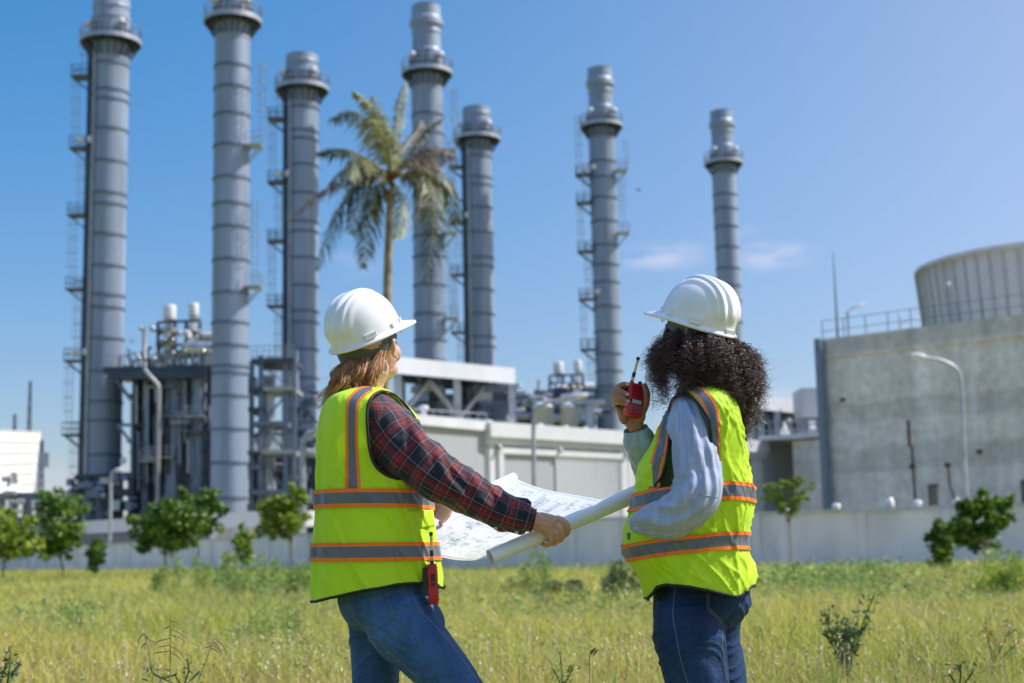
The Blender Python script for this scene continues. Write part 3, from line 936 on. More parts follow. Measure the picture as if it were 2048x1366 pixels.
ct = thing('cooling_tower', 'round flaring concrete cooling tower rising behind the bare concrete block', 'cooling tower', (P(2106, 600, 104).x, 104, 0))
cx = P(2106, 600, 104).x; Rt = 264 / F_PX * 104; zt = P(1830, 541, 104).z; zm = P(1848, 655, 104).z
m = MB()
prof = []
for i in range(20):
    t = i / 19
    prof.append((Rt * (.915 + .085 * (max(0, t - .25) / .75) ** 1.6 + .03 * max(0, .25 - t)), 2 + (zt - 2) * t))
prof = [(r, z) for r, z in prof] + [(Rt + .12, zt - .1), (Rt + .12, zt + .25), (Rt - .35, zt + .25), (Rt - .6, zt - 5)]
m.lathe(prof, (cx, 104, 0), 128); m.build('shell', conc_t, ct)
for k in range(60):
    m = MB(); a = 2 * pi * k / 60 + .05
    for i in range(19):
        r0, z0 = prof[i]; r1, z1 = prof[i + 1]
        m.bar((cx + (r0 + .05) * cos(a), 104 + (r0 + .05) * sin(a), z0), (cx + (r1 + .05) * cos(a), 104 + (r1 + .05) * sin(a), z1), .13, .13)
    m.build('rib', mat('rib_concrete', (.42, .43, .43), .9), ct)
m = MB(); p_ = P(1896, 567, 96); m.lathe([(0, -.12), (.16, -.1), (.16, .08), (0, .12)], p_, 10); m.tube([p_, p_ + Vector((1.6, 3, -.2))], .04, 5); m.build('lamp', white_p, ct)
m = MB(); a = P(1676, 683, 84); b_ = P(1668, 505, 84); m.tube([(a.x, 84, zc - .5), (a.x, 84, (zc + b_.z) / 2), (a.x, 84, b_.z)], [.1, .06, .025], 8)
tag(m.build('lightning_mast', steel_md), 'thin tapering grey mast standing on the corner of the concrete block', 'mast')


def lamp_post(pts, Y, r, label, head=None, base=True):
    root = thing('street_lamp', label, 'street lamp', (P(pts[0][0], pts[0][1], Y).x, Y, 0), 'street lamps of the plant')
    p0 = P(pts[0][0], pts[0][1], Y)
    w = [P(x, y, Y) for x, y in pts]
    if base: w = [Vector((p0.x, Y, 0))] + w
    # smooth
    ws = []
    for i in range(len(w) - 1):
        for t in np.linspace(0, 1, 6, endpoint=False):
            p_1, p0_, p1_, p2_ = w[max(i - 1, 0)], w[i], w[i + 1], w[min(i + 2, len(w) - 1)]
            if i == 0: ws.append(p0_.lerp(p1_, t))
            else: ws.append(0.5 * ((2 * p0_) + (p1_ - p_1) * t + (2 * p_1 - 5 * p0_ + 4 * p1_ - p2_) * t * t + (3 * p0_ - p_1 - 3 * p1_ + p2_) * t ** 3))
    ws.append(w[-1])
    m = MB(); m.tube(ws, [r * (1.15 - .5 * i / len(ws)) for i in range(len(ws))], 10); m.build('pole', galv, root)
    if head:
        e = ws[-1]; d = (ws[-1] - ws[-3]).normalized()
        m = MB(); m.tube([e - d * .05, e + d * .1, e + d * .45, e + d * .62], [.06 * r / .11, .14 * r / .11, .15 * r / .11, .05 * r / .11], 12); m.build('lamp_head', white_p, root)
    return root


lamp_post([(1932, 985), (1927, 880), (1922, 770), (1912, 738), (1885, 722), (1852, 715)], 58, .095, 'tall curved street lamp rising past the streaked concrete wall', True)
lamp_post([(1068, 960), (1067, 850), (1069, 822), (1080, 812), (1110, 801), (1150, 794)], 64, .10, 'slim lamp post in the middle of the warehouse front', True)
lamp_post([(606, 1060), (605, 930), (605, 895), (611, 872), (624, 863), (650, 859)], 88, .20, 'thick bent lamp post right behind the auburn haired worker', True)
lamp_post([(221, 1035), (222, 960), (225, 944), (231, 941)], 117, .13, 'short lamp post with a round head before the duct stack', True)
lamp_post([(1697, 665), (1696, 632), (1699, 620), (1712, 614)], 86, .07, 'small lamp on the roof edge beside the thin mast', True)
lamp_post([(1800, 662), (1803, 648), (1822, 640)], 84, .05, 'tiny roof lamp at the foot of the cooling tower', True)

# ------------------------------------------------------------------ left hand side
tk = thing('hopper_building', 'bright white ribbed hopper narrowing downwards at the edge of the plant', 'hopper', (P(0, 950, 105).x, 105, 0))
Y = 105
tl, tr, bl, br = P(-220, 848, 128), P(82, 864, 163), P(-190, 985, 128), P(66, 985, 163)
m = MB()
dp = 9
m.add([tl, tr, br, bl, tl + Vector((-dp, dp * .5, 0)), tr + Vector((-dp, dp * .5, 0)), br + Vector((-dp, dp * .5, 0)), bl + Vector((-dp, dp * .5, 0))], [(0, 1, 2, 3), (1, 5, 6, 2), (5, 4, 7, 6), (4, 0, 3, 7), (0, 4, 5, 1)])
for i in range(7):
    t = i / 6; a = tl.lerp(bl, t); b_ = tr.lerp(br, t)
    m.bar(a + Vector((.04, -.04, 0)), b_ + Vector((.05, -.04, 0)), .07)
m.build('shell', mat('bright_cladding', (.88, .88, .90), .35, 0, var=.04, vscale=.4), tk)
m = MB()
for x in (-60, 5, 60): m.bar(P(x, 985, 158), (P(x, 985, 158).x, 158, 0), .6)
m.bar(P(-100, 990, 155), P(75, 990, 155), .6)
m.build('leg', steel_md, tk)
ww = thing('pipe_trestle', 'grey trestle with white pipe bundles under the bright hopper', 'pipe rack', (P(60, 1000, 148).x, 148, 0))
random.seed(21)
m = MB(); m.bar(P(-20, 993, 148), P(150, 996, 148), .6); m.bar(P(-20, 1030, 148), P(100, 1488, 148), .5); m.build('beam', steel_md, ww)
for x in (5, 50, 95, 140):
    m = MB(); m.bar(P(x, 990, 148), (P(x, 990, 148).x, 148, 0), .35); m.build('post', steel_md, ww)
for i in range(44):
    m = MB(); x = random.uniform(0, 150); y = random.uniform(905 if x < 60 else 975, 1485)
    if random.random() < .5: m.tube([P(x, y, 147), P(x + random.uniform(-6, 6), y + random.uniform(8, 22), 147)], random.uniform(.15, .45), 8)
    else: m.tube([P(x, y, 147), P(x + random.uniform(8, 26), y, 147)], random.uniform(.15, .4), 8)
    m.build('pipe', random.choice([white_p, galv, steel_md, alu]), ww)
for x, y0, y1, Y, lb_ in ((61, 762, 1000, 190, 'faint distant lattice mast, the taller one'), (30, 828, 1000, 170, 'faint distant lattice mast, the shorter one over the hopper'), (84, 880, 1000, 150, 'slender grey lighting mast beside the hopper')):
    m = MB(); a = P(x, y0, Y); w = .9 if Y > 130 else .6
    z = 0; zz = []
    for (i, j) in ((-1, -1), (1, -1), (1, 1), (-1, 1)):
        m.bar((a.x + i * w / 2, Y + j * w / 2, 0), (a.x + i * .1, Y + j * .1, a.z), .1)
    n = 16
    for i in range(n):
        z0, z1 = a.z * i / n, a.z * (i + 1) / n; w0, w1 = w / 2 * (1 - i / n) + .1 * i / n, w / 2 * (1 - (i + 1) / n) + .1 * (i + 1) / n
        m.bar((a.x - w0, Y - w0, z0), (a.x + w1, Y - w1, z1), .07); m.bar((a.x + w0, Y - w0, z0), (a.x - w1, Y - w1, z1), .07)
    tag(m.build('lattice_mast', steel_md), lb_, 'mast', 'distant lattice masts')
m = MB(); a = P(88, 920, 149); m.box(a, (1.1, .5, 1.5)); tag(m.build('floodlight', galv), 'boxy floodlight panel high beside the bright hopper', 'floodlight')
# buildings just behind the wall
r1 = thing('shed', 'long low shed with a pale grey roof edge behind the wall and small trees', 'shed', (P(200, 1060, 122).x, 122, 0))
m = MB(); slab(m, XY(60, 132, 1070), XY(420, 108, 1050), 2, 0, P(200, 1068, 122).z); m.build('wall', mat('shed_wall', (.20, .20, .20), .8), r1)
m = MB(); slab(m, XY(152, 126, 1050), XY(282, 117, 1050), 2, P(200, 1066, 121).z, P(200, 1040, 121).z, .5); m.build('roof', clad_w, r1)
m = MB(); slab(m, XY(55, 131, 1050), XY(78, 130, 1050), 4, .1, P(60, 1042, 131).z, .2); m.build('end_panel', clad_w, r1)
cn = thing('entrance_canopy', 'low white corrugated canopy on round legs near the steel frame tower', 'canopy', (P(480, 1050, 100).x, 100, 0))
m = MB(); slab(m, XY(410, 103, 1030), XY(534, 98, 1030), 5, P(470, 1055, 100).z, P(470, 1024, 100).z); m.build('roof', white_p, cn)
for i in range(26):
    pass
for x in (432, 500):
    m = MB(); a = XY(x, 101.6 if x < 450 else 99.6, 1060); m.tube([(a[0], a[1], 0), (a[0], a[1], P(x, 1054, 100).z)], .33, 14); m.build('leg', white_p, cn)
a = P(38, 1047, 142)
tr_ = thing('truck', 'dark blue truck top showing over the wall near the hopper', 'truck', (a.x, 142, 0))
m = MB(); m.box((a.x, 142, a.z), (2.1, 2, 1.1)); m.box((a.x, 142, a.z - 1.2), (2.4, 2.2, 1.3)); m.build('body', blue_p, tr_)
for q_ in (-.7, .7):
    m = MB(); m.tube([(a.x + q_, 140.6, .45), (a.x + q_, 140.3, .45)], .45, 14); m.build('wheel', steel_dk, tr_)

# ------------------------------------------------------------------ boundary wall
wl = thing('boundary_wall', 'long plain grey rendered wall with a coping closing off the field', 'wall', (3.5, 57, 0))
WP = [(-62, 158), (-36, 117), (-16.8, 90), (3.6, 57), (9.4, 53), (17.3, 48.0), (34, 37.5)]
HW = 2.1
mw, mc, mp_ = MB(), MB(), MB()
for i in range(len(WP) - 1):
    slab(mw, WP[i], WP[i + 1], .18, 0, HW)
    slab(mc, WP[i], WP[i + 1], .22, HW, HW + .12, .06)
    a, b_ = Vector(WP[i]), Vector(WP[i + 1]); L_ = (b_ - a).length; d = (b_ - a) / L_; n = Vector((-d.y, d.x))
    for s_ in np.arange(.5, L_, 3.0):
        c = a + d * s_ - n * .03
        mp_.box((c.x, c.y, HW / 2 - .01), (.28, .16, HW), math.atan2(d.y, d.x))
mw.build('panel', wall_m, wl); mc.build('coping', mat('coping', (.62, .62, .64), .8), wl); mp_.build('pier', wall_m, wl)
for i, (x, y, Y) in enumerate(((1671, 1014, 51.5), (1779, 1006, 50.8), (1834, 1007, 50.3), (1912, 1003, 49.6), (1570, 1022, 52.5))):
    f_ = thing('floodlight', ['white floodlight on the wall beside the grey corner pipe', 'round white floodlight on the wall in front of the streaked concrete', 'white floodlight on the wall beneath the rusty pipe',
                              'small white lamp on the wall beneath the curved street lamp', 'white floodlight on the wall among the spreading tree'][i], 'floodlight', P(x, y, Y), 'floodlights along the wall')
    c = P(x, y, Y)
    m = MB(); rr = (.16, .19, .15, .11, .12)[i]
    m.lathe([(0, -.14), (rr * .6, -.12), (rr, .06), (rr, .12), (0, .13)], c, 16, M=Matrix.Rotation(radians((115, 80, 120, 60, 115)[i]), 3, 'Y') @ Matrix.Rotation(.5, 3, 'X')); m.build('lamp_head', white_p, f_)
    m = MB(); m.bar(c, (c.x - .05, c.y, HW + .1), .06); m.build('bracket', steel_dk, f_)
# ------------------------------------------------------------------ vegetation
bark = mat('bark', (0.20, 0.15, 0.11), 0.9, 0, var=0.3, vscale=6, bump=.01, bscale=25)
bark_pale = mat('pale_bark', (0.36, 0.30, 0.22), 0.9, 0, var=0.3, vscale=3, bump=.01, bscale=12)
leaf = mat('tree_leaf', (0.065, 0.14, 0.02), 0.5, 0, col2=(0.20, 0.34, 0.035), vscale=1.2, island=0.4, trans=0.3)
leaf_y = mat('young_leaf', (0.14, 0.24, 0.025), 0.5, 0, col2=(0.33, 0.44, 0.045), vscale=1.0, island=0.35, trans=0.35)
weed_l = mat('weed_leaf', (0.07, 0.13, 0.04), 0.6, 0, col2=(0.16, 0.22, 0.07), vscale=2, island=0.4, trans=0.3)
herb_l = mat('herb_leaf', (0.17, 0.28, 0.06), 0.6, 0, col2=(0.33, 0.42, 0.12), vscale=2, island=0.35, trans=0.35)
yellow = mat('yellow_petal', (0.75, 0.60, 0.06), 0.6, 0, island=.2)


def quad_mesh(name, V, F, m, parent=None, off=None):
    me = bpy.data.meshes.new(name)
    V = np.asarray(V, dtype=np.float32); F = np.asarray(F, dtype=np.int32)
    me.vertices.add(len(V)); me.vertices.foreach_set('co', V.ravel())
    k = F.shape[1]
    me.loops.add(F.size); me.loops.foreach_set('vertex_index', F.ravel())
    me.polygons.add(len(F)); me.polygons.foreach_set('loop_start', np.arange(0, F.size, k, dtype=np.int32))
    me.polygons.foreach_set('loop_total', np.full(len(F), k, dtype=np.int32)) if False else None
    me.update(calc_edges=True); me.validate()
    me.materials.append(m)
    o = bpy.data.objects.new(name, me); COL.objects.link(o)
    if parent is not None:
        o.parent = parent; o.matrix_parent_inverse = Matrix.Translation(-parent.location)
    return o


def leaves(rng, C, L, Wd, droop=0.35):
    """Pointed leaf quads at centres C (n,3), bent across the middle: two triangles each sharing the midrib."""
    n = len(C)
    az = rng.uniform(0, 2 * pi, n); el = rng.normal(-droop, .5, n)
    d = np.stack([np.cos(az) * np.cos(el), np.sin(az) * np.cos(el), np.sin(el)], 1)
    r = rng.normal(size=(n, 3)); s = np.cross(d, r); s /= np.linalg.norm(s, axis=1, keepdims=True) + 1e-9
    up = np.cross(s, d)
    l = (L * rng.uniform(.6, 1.3, n))[:, None]; w = (Wd * rng.uniform(.6, 1.3, n))[:, None]
    a = C - d * l * .5; b = C + d * l * .5 - up * l * .12
    c1 = C + s * w * .5 + up * w * .18; c2 = C - s * w * .5 + up * w * .18
    V = np.stack([a, c1, b, c2], 1).reshape(-1, 3)
    i = np.arange(n)[:, None] * 4
    F = np.concatenate([i + [0, 1, 2], i + [0, 2, 3]], 0)
    return V, F


def tree(px, Y, blobs, label, n=2600, L=.16, Wd=.08, m=None, seed=1, trunk=.06, lean=0, base_px=None, group='young trees in the field', name='tree', bark_m=None, cluster=.28):
    """blobs: (px, py, rx px, ry px) lobes of the crown as seen in the photo."""
    rng = np.random.default_rng(seed); random.seed(seed); trunk *= .7; n = int(n * 1.25)
    base = G(base_px if base_px else px, Y)
    root = thing(name, label, 'tree', base, group)
    s_ = Y / F_PX
    C = []
    m_t = MB()
    cen = [(P(bx, by + 4, Y + random.uniform(-.35, .35) * rx * s_), rx * s_ * 1.12, ry * s_ * 1.1) for bx, by, rx, ry in blobs]
    low = min(c[0].z - c[2] for c in cen)
    fork = Vector((P(px, 1000, Y).x * .5 + base.x * .5, Y, max(.25, low * .85)))
    m_t.tube([base - Vector((0, 0, .05)), base.lerp(fork, .5) + Vector((random.uniform(-.05, .05), 0, 0)), fork], [trunk, trunk * .8, trunk * .7], 8)
    tot = sum(c[1] * c[2] for c in cen)
    extra = []
    for c, rx, rz in cen:
        for _ in range(3):
            a_ = random.uniform(0, 6.28); k_ = random.uniform(.28, .5)
            extra.append((c, c + Vector((cos(a_) * rx * 1.15, random.uniform(-.6, .6) * rx, sin(a_) * rz * 1.2)), rx * k_, rz * k_))
    cen = [(None, c, rx * .92, rz * .9) for c, rx, rz in cen] + extra
    tot = sum(c[2] * c[3] for c in cen)
    for par, c, rx, rz in cen:
        mid = fork.lerp(c, .55) + Vector((random.uniform(-.1, .1), random.uniform(-.1, .1), .1 * rz))
        if par is None: m_t.tube([fork, mid, c + Vector((0, 0, rz * .3))], [trunk * .5, trunk * .3, trunk * .12], 6)
        else: m_t.tube([par, par.lerp(c, .6) + Vector((0, 0, .03)), c], [trunk * .16, trunk * .1, trunk * .05], 5)
        k = int(n * rx * rz / tot)
        nc = max(6, k // 28)
        # clusters on and inside an uneven ellipsoid
        u = rng.normal(size=(nc, 3)); u /= np.linalg.norm(u, axis=1, keepdims=True)
        rad = rng.uniform(.25, 1.0, (nc, 1)) ** .5 * (1 + .25 * rng.normal(size=(nc, 1)))
        cc_ = np.array(c) + u * rad * np.array([rx, rx * .85, rz])
        for q_ in cc_[::3]:
            m_t.tube([c, Vector(q_)], [trunk * .14, trunk * .05], 4, cap=False)
        idx = rng.integers(0, nc, k)
        C.append(cc_[idx] + rng.normal(size=(k, 3)) * cluster * min(rx, rz) * np.array([1, 1, .8]))
    C = np.concatenate(C)
    V, F = leaves(rng, C, L, Wd)
    quad_mesh('crown', V, F, m or leaf, root)
    m_t.build('trunk', bark_m or bark, root)
    return root


tree(20, 62, [(8, 1060, 40, 34), (30, 1085, 34, 26), (-8, 1030, 24, 26), (48, 1062, 16, 12)], 'low bright green tree at the edge of the field, under the white hopper', 3200, .26, .13, leaf_y, 1, .09, base_px=2)
tree(115, 66, [(105, 1005, 26, 18), (128, 1010, 30, 22), (105, 1045, 32, 26), (140, 1050, 26, 22), (92, 1078, 24, 20), (120, 1090, 18, 16)], 'dark green tree with two slim trunks in front of the pale shed roof', 3600, .26, .12, leaf, 2, .09, base_px=130)
tree(192, 60, [(192, 1092, 12, 16), (194, 1108, 13, 20), (190, 1122, 12, 10)], 'small columnar bush alone before the wall below the duct stack', 1300, .16, .09, leaf, 3, .04)
tree(330, 60, [(310, 1030, 34, 24), (345, 1020, 34, 28), (300, 1062, 24, 24), (340, 1070, 38, 26), (375, 1045, 30, 30), (330, 1040, 30, 24)], 'broad bushy tree in front of the dark boiler block', 4600, .27, .13, leaf, 4, .09, base_px=330)
tree(400, 66, [(385, 1005, 34, 16), (415, 1000, 26, 14), (428, 1015, 18, 12), (395, 1035, 26, 14), (410, 1055, 24, 12)], 'loose spreading tree behind the bushy one, by the low white canopy', 2400, .26, .12, leaf, 5, .06, base_px=393)
tree(485, 56, [(485, 1072, 13, 16), (487, 1092, 16, 18), (484, 1108, 14, 12)], 'small upright bush before the wall under the white canopy', 1300, .16, .09, leaf_y, 6, .04)
tree(575, 62, [(575, 1000, 28, 16), (597, 985, 14, 14), (560, 1025, 30, 18), (585, 1040, 26, 18), (560, 1052, 28, 16), (538, 1014, 16, 8)], 'leafy tree beside the thick bent lamp post', 2800, .25, .12, leaf_y, 7, .07, base_px=590)
tree(1580, 49.5, [(1560, 970, 22, 8), (1592, 966, 26, 9), (1555, 985, 26, 8), (1595, 988, 24, 9), (1575, 1003, 30, 9), (1572, 1018, 18, 7)], 'flat layered tree rising over the wall by the low grey building', 1500, .17, .06, leaf_y, 8, .05, bark_m=bark_pale)
tree(1880, 40, [(1877, 1050, 14, 16), (1880, 1072, 16, 18), (1877, 1100, 18, 18), (1882, 1122, 20, 12), (1893, 1095, 10, 12)], 'narrow dark columnar bush against the wall', 2400, .15, .08, leaf, 9, .05)
tree(1960, 38, [(1940, 1005, 20, 18), (1975, 1002, 22, 16), (1995, 1020, 26, 22), (1935, 1040, 30, 20), (1965, 1060, 34, 22), (1940, 1070, 26, 18), (2000, 1045, 20, 14)], 'spreading dark green tree with a thin pale trunk against the wall', 3400, .19, .10, leaf, 10, .05, base_px=1975, bark_m=bark_pale)


# ---- coconut palm
palm = thing('coconut_palm', 'coconut palm with ragged drooping fronds between the grey stacks', 'palm tree', G(772, 58))
PY = 58.0
m = MB()
tp = [G(764, PY)] + [P(x, y, PY) for x, y in ((768, 900), (772, 700), (775, 560), (778, 470), (781, 385))]
ts = []
for i in range(len(tp) - 1):
    for t in np.linspace(0, 1, 14, endpoint=False): ts.append(tp[i].lerp(tp[i + 1], t))
m.tube(ts + [tp[-1]], [(.2 + .1 * exp(-i / 5) + .02 * (i % 2)) * (1 - .25 * i / len(ts)) for i in range(len(ts) + 1)], 12)
m.build('trunk', bark_pale, palm)
m = MB(); random.seed(4)
for i in range(16):
    c = P(782 + random.gauss(0, 11), 360 + random.gauss(0, 14), PY + random.uniform(-.3, .3)); m.lathe([(0, -.14), (.10, -.09), (.13, 0), (.10, .1), (0, .14)], c, 8)
m.build('coconut_cluster', mat('coconut_husk', (.16, .085, .03), .8, var=.3, vscale=5), palm)
frond_g = mat('frond_leaf', (.035, .062, .015), .45, 0, col2=(.13, .14, .04), vscale=.8, island=.5, trans=.15)
frond_d = mat('dry_frond', (.15, .11, .095), .8, 0, col2=(.30, .24, .20), vscale=.8, island=.45, trans=.15)
frond_y = mat('pale_frond', (.22, .24, .08), .5, 0, col2=(.36, .36, .18), vscale=.8, island=.3, trans=.25)
FR = [([(782, 352), (755, 285), (715, 225), (660, 238)], 1.2, 'g', .8), ([(782, 350), (768, 270), (742, 212), (706, 182)], -.6, 'y', .5),
      ([(784, 350), (792, 270), (800, 205), (812, 160)], .8, 'y', .35), ([(785, 350), (820, 300), (850, 258), (886, 237)], .5, 'g', .4),
      ([(786, 352), (825, 318), (868, 292), (905, 312)], -1.0, 'd', .7), ([(780, 352), (735, 318), (685, 298), (632, 306)], .4, 'g', .6),
      ([(780, 355), (730, 350), (650, 378), (572, 440)], -1.2, 'd', .5), ([(780, 358), (720, 362), (672, 430), (630, 545)], -.6, 'g', .9),
      ([(780, 360), (752, 385), (735, 450), (726, 540)], .9, 'g', .7), ([(786, 358), (845, 345), (868, 430), (851, 578)], -.5, 'g', 1.0),
      ([(786, 356), (850, 340), (898, 375), (912, 450)], .8, 'g', .7), ([(784, 360), (800, 390), (800, 440), (790, 480)], -.9, 'y', .5),
      ([(778, 352), (735, 325), (712, 320), (700, 362)], -1.5, 'y', .7), ([(784, 350), (786, 280), (760, 225), (745, 190)], 1.5, 'g', .6),
      ([(784, 352), (812, 290), (835, 262), (842, 240)], 1.4, 'd', .5), ([(780, 356), (742, 378), (718, 410), (700, 470)], 1.4, 'g', .9),
      ([(786, 356), (830, 352), (852, 390), (868, 480)], 1.3, 'g', .6), ([(781, 354), (740, 338), (700, 335), (655, 372)], 1.1, 'g', .5),
      ([(783, 352), (775, 290), (752, 250), (735, 235)], -1.3, 'y', .8), ([(786, 350), (815, 320), (848, 318), (880, 345)], 1.8, 'd', .6)]
rng = np.random.default_rng(77)
for pts, dep, kind, wl_ in FR:
    w = [P(x, y, PY + dep * i) for i, (x, y) in enumerate(pts)]
    path = []
    for i in range(41):
        t = i / 40
        k_ = min(int(t * 3), 2); u_ = t * 3 - k_
        a_, b0_, c0_, d_ = w[max(k_ - 1, 0)], w[k_], w[k_ + 1], w[min(k_ + 2, 3)]
        path.append(0.5 * (2 * b0_ + (c0_ - a_) * u_ + (2 * a_ - 5 * b0_ + 4 * c0_ - d_) * u_ * u_ + (3 * b0_ - a_ - 3 * c0_ + d_) * u_ ** 3))
    m = MB(); m.tube(path, [.05 * (1 - .85 * i / 40) for i in range(41)], 6)
    fo = m.build('frond', mat('frond_stem', (.30, .27, .10), .6), palm)
    V = []; n = 0; Fc = []
    for i in range(0, 40):
        for sub in (0, .5):
            t = (i + sub) / 40
            if t < .12: continue
            p_ = path[i].lerp(path[i + 1], sub); d = (path[i + 1] - path[i]).normalized()
            side = d.cross(Vector((0, 0, 1)))
            if side.length < .1: side = Vector((1, 0, 0))
            side.normalize()
            for sg in (-1, 1):
                ln = wl_ * (1.75 * sin(pi * min(1, t * .95 + .08)) ** .6) * rng.uniform(.7, 1.15)
                if rng.random() < .08: continue
                o = side * sg * rng.uniform(.35, .75) + d * rng.uniform(.3, .7) + Vector((0, rng.normal() * .1, rng.normal() * .12))
                o.normalize()
                a = p_; b_ = p_ + o * ln * .45 + Vector((0, 0, -ln * .12)); c_ = p_ + o * ln * .72 + Vector((0, 0, -ln * .55))
                wv = d * .048
                V += [a - wv * .4, a + wv * .4, b_ + wv, b_ - wv, c_ + wv * .1, c_ - wv * .1]
                Fc += [(n, n + 1, n + 2, n + 3), (n + 3, n + 2, n + 4, n + 5)]; n += 6
    lf = quad_mesh('leaflets', [tuple(v) for v in V], Fc, {'g': frond_g, 'd': frond_d, 'y': frond_y}[kind], palm)


# ---- grass
rng = np.random.default_rng(11)


def patch(x, y, s_):
    return (np.sin(x / s_ + 1.3 * np.sin(y / s_ * .7)) + np.sin(y / s_ * 1.3 + 1.7 * np.sin(x / s_ * .6)) + np.sin((x + y) / s_ * 2.1)) / 3


def grass(name, n, y0, y1, hmin, hmax, wk, m, seed, far=1.0, mask=None, side=False):
    rng = np.random.default_rng(seed)
    Y = np.exp(rng.uniform(np.log(y0), np.log(y1), n)); X = rng.uniform(-1, 1, n) * (Y * .42 + .6)
    if side: X = np.sign(X) * (Y * .42 + .6 + np.abs(X) * 1.6 + rng.uniform(0, 3, n))
    # stay on this side of the wall
    wp = np.array(sorted(WP)); yw = np.interp(X, wp[:, 0], wp[:, 1])
    ok = Y < yw - .3
    pt = patch(X, Y, 2.1) * .5 + patch(X + 50, Y, .6) * .5
    if mask is not None: ok &= rng.uniform(size=n) < mask(X, Y, pt)
    X, Y, pt = X[ok], Y[ok], pt[ok]; n = len(X)
    h = rng.uniform(hmin, hmax, n) * (1 + .5 * pt + .35 * np.clip(patch(X * .7, Y * .35, .8), 0, 1) ** 2 * 2) * np.interp(Y, [5, 12, 40], [.9, 1.0, far])
    w = wk * (Y / 6) ** .75 * rng.uniform(.6, 1.4, n)
    az = rng.uniform(0, 2 * pi, n); la = rng.uniform(0, 2 * pi, n); ln = h * rng.uniform(.1, .75, n)
    s_ = np.stack([np.cos(az), np.sin(az) * .6, 0 * az], 1); L = np.stack([np.cos(la), np.sin(la), 0 * la], 1)
    B = np.stack([X, Y, 0 * X], 1)
    Z = np.array([0, 0, 1.0])
    md = B + L * (ln * .3)[:, None] + Z * (h * .6)[:, None]
    tp = B + L * ln[:, None] + Z * (h * rng.uniform(.75, 1.05, n))[:, None]
    V = np.stack([B - s_ * w[:, None] / 2, B + s_ * w[:, None] / 2, md + s_ * w[:, None] * .4, md - s_ * w[:, None] * .4, tp + s_ * w[:, None] * .08, tp - s_ * w[:, None] * .08], 1).reshape(-1, 3)
    i = np.arange(n)[:, None] * 6
    F = np.concatenate([i + [0, 1, 2, 3], i + [3, 2, 4, 5]], 0)
    o = quad_mesh(name, V, F, m)
    o['kind'] = 'stuff'
    return o


gr1 = mat('meadow_grass', (0.34, 0.43, 0.04), 0.7, 0, col2=(0.68, 0.61, 0.13), vscale=0.30, island=0.4, trans=0.35, detail=7)
gr2 = mat('dry_grass', (0.66, 0.60, 0.26), 0.8, 0, col2=(0.58, 0.48, 0.14), vscale=0.5, island=0.35, trans=0.3)
gr3 = mat('red_grass', (0.42, 0.25, 0.09), 0.8, 0, col2=(0.48, 0.34, 0.11), vscale=0.5, island=0.35, trans=0.3)
grass('meadow_grass', 330000, 4.9, 150, .10, .34, .0050, gr1, 1, 1.1)
grass('dry_grass', 90000, 5.2, 120, .16, .42, .0032, gr2, 2, 1.1)
gr4 = mat('green_grass', (0.10, 0.19, 0.035), 0.7, 0, col2=(0.22, 0.32, 0.06), vscale=0.5, island=0.4, trans=0.3)
grass('green_grass', 90000, 5.5, 110, .12, .36, .006, gr4, 4, 1.3, mask=lambda x, y, p_: np.clip(patch(x * 1.1 + 9, y * .5, 2.2) * 1.6, 0, 1))
grass('meadow_grass', 90000, .9, 5.0, .10, .30, .0055, gr1, 14, 1.0)
grass('meadow_grass', 150000, 1.0, 110, .10, .34, .0075, gr1, 15, 1.1, side=True)
grass('reddish_grass', 100000, 6.5, 90, .15, .36, .004, gr3, 3, .8, mask=lambda x, y, p_: np.clip(patch(x, y, 5.0) * 1.2 + .1, 0, 1))


rgh = np.random.default_rng(61)
n_ = 60000
Yh = np.exp(rgh.uniform(np.log(6.5), np.log(70), n_)); Xh = rgh.uniform(-1, 1, n_) * Yh * .42
kp = (np.clip(patch(Xh + 3, Yh * .6, 1.3) * 1.5 + .1, 0, 1) > rgh.uniform(size=n_)) & (Yh < np.interp(Xh, np.array(sorted(WP))[:, 0], np.array(sorted(WP))[:, 1]) - .6)
Xh, Yh = Xh[kp], Yh[kp]
Ch = np.stack([Xh, Yh, rgh.uniform(.08, .34, len(Xh)) * np.interp(Yh, [6, 14, 40], [.7, 1, 1.25])], 1)
V_, F_ = leaves(rgh, Ch, .03, .014, -.2)
sc_l = np.repeat(np.interp(Yh, [6, 60], [1, 4.0]), 4)[:, None]
V_ = np.repeat(Ch, 4, 0) + (V_ - np.repeat(Ch, 4, 0)) * sc_l
ho = quad_mesh('field_herbs', V_, F_, herb_l); ho['kind'] = 'stuff'


rgw = np.random.default_rng(71)
n_ = 120000
Yw = np.exp(rgw.uniform(np.log(17), np.log(100), n_)); Xw = rgw.uniform(-1, 1, n_) * Yw * .42
dn_ = np.clip(patch(Xw * .9 + 20, Yw * .35, 1.7) + .25 * patch(Xw, Yw, .5), 0, 1)
kp = (dn_ > rgw.uniform(size=n_) * .8) & (Yw < np.interp(Xw, np.array(sorted(WP))[:, 0], np.array(sorted(WP))[:, 1]) - .6)
Xw, Yw, dn_ = Xw[kp], Yw[kp], dn_[kp]
Cw = np.stack([Xw, Yw, rgw.uniform(.1, 1, len(Xw)) ** 1.3 * (.22 + .48 * dn_)], 1)
V_, F_ = leaves(rgw, Cw, .11, .038, -.2)
wo = quad_mesh('tall_weeds', V_, F_, herb_l); wo['kind'] = 'stuff'


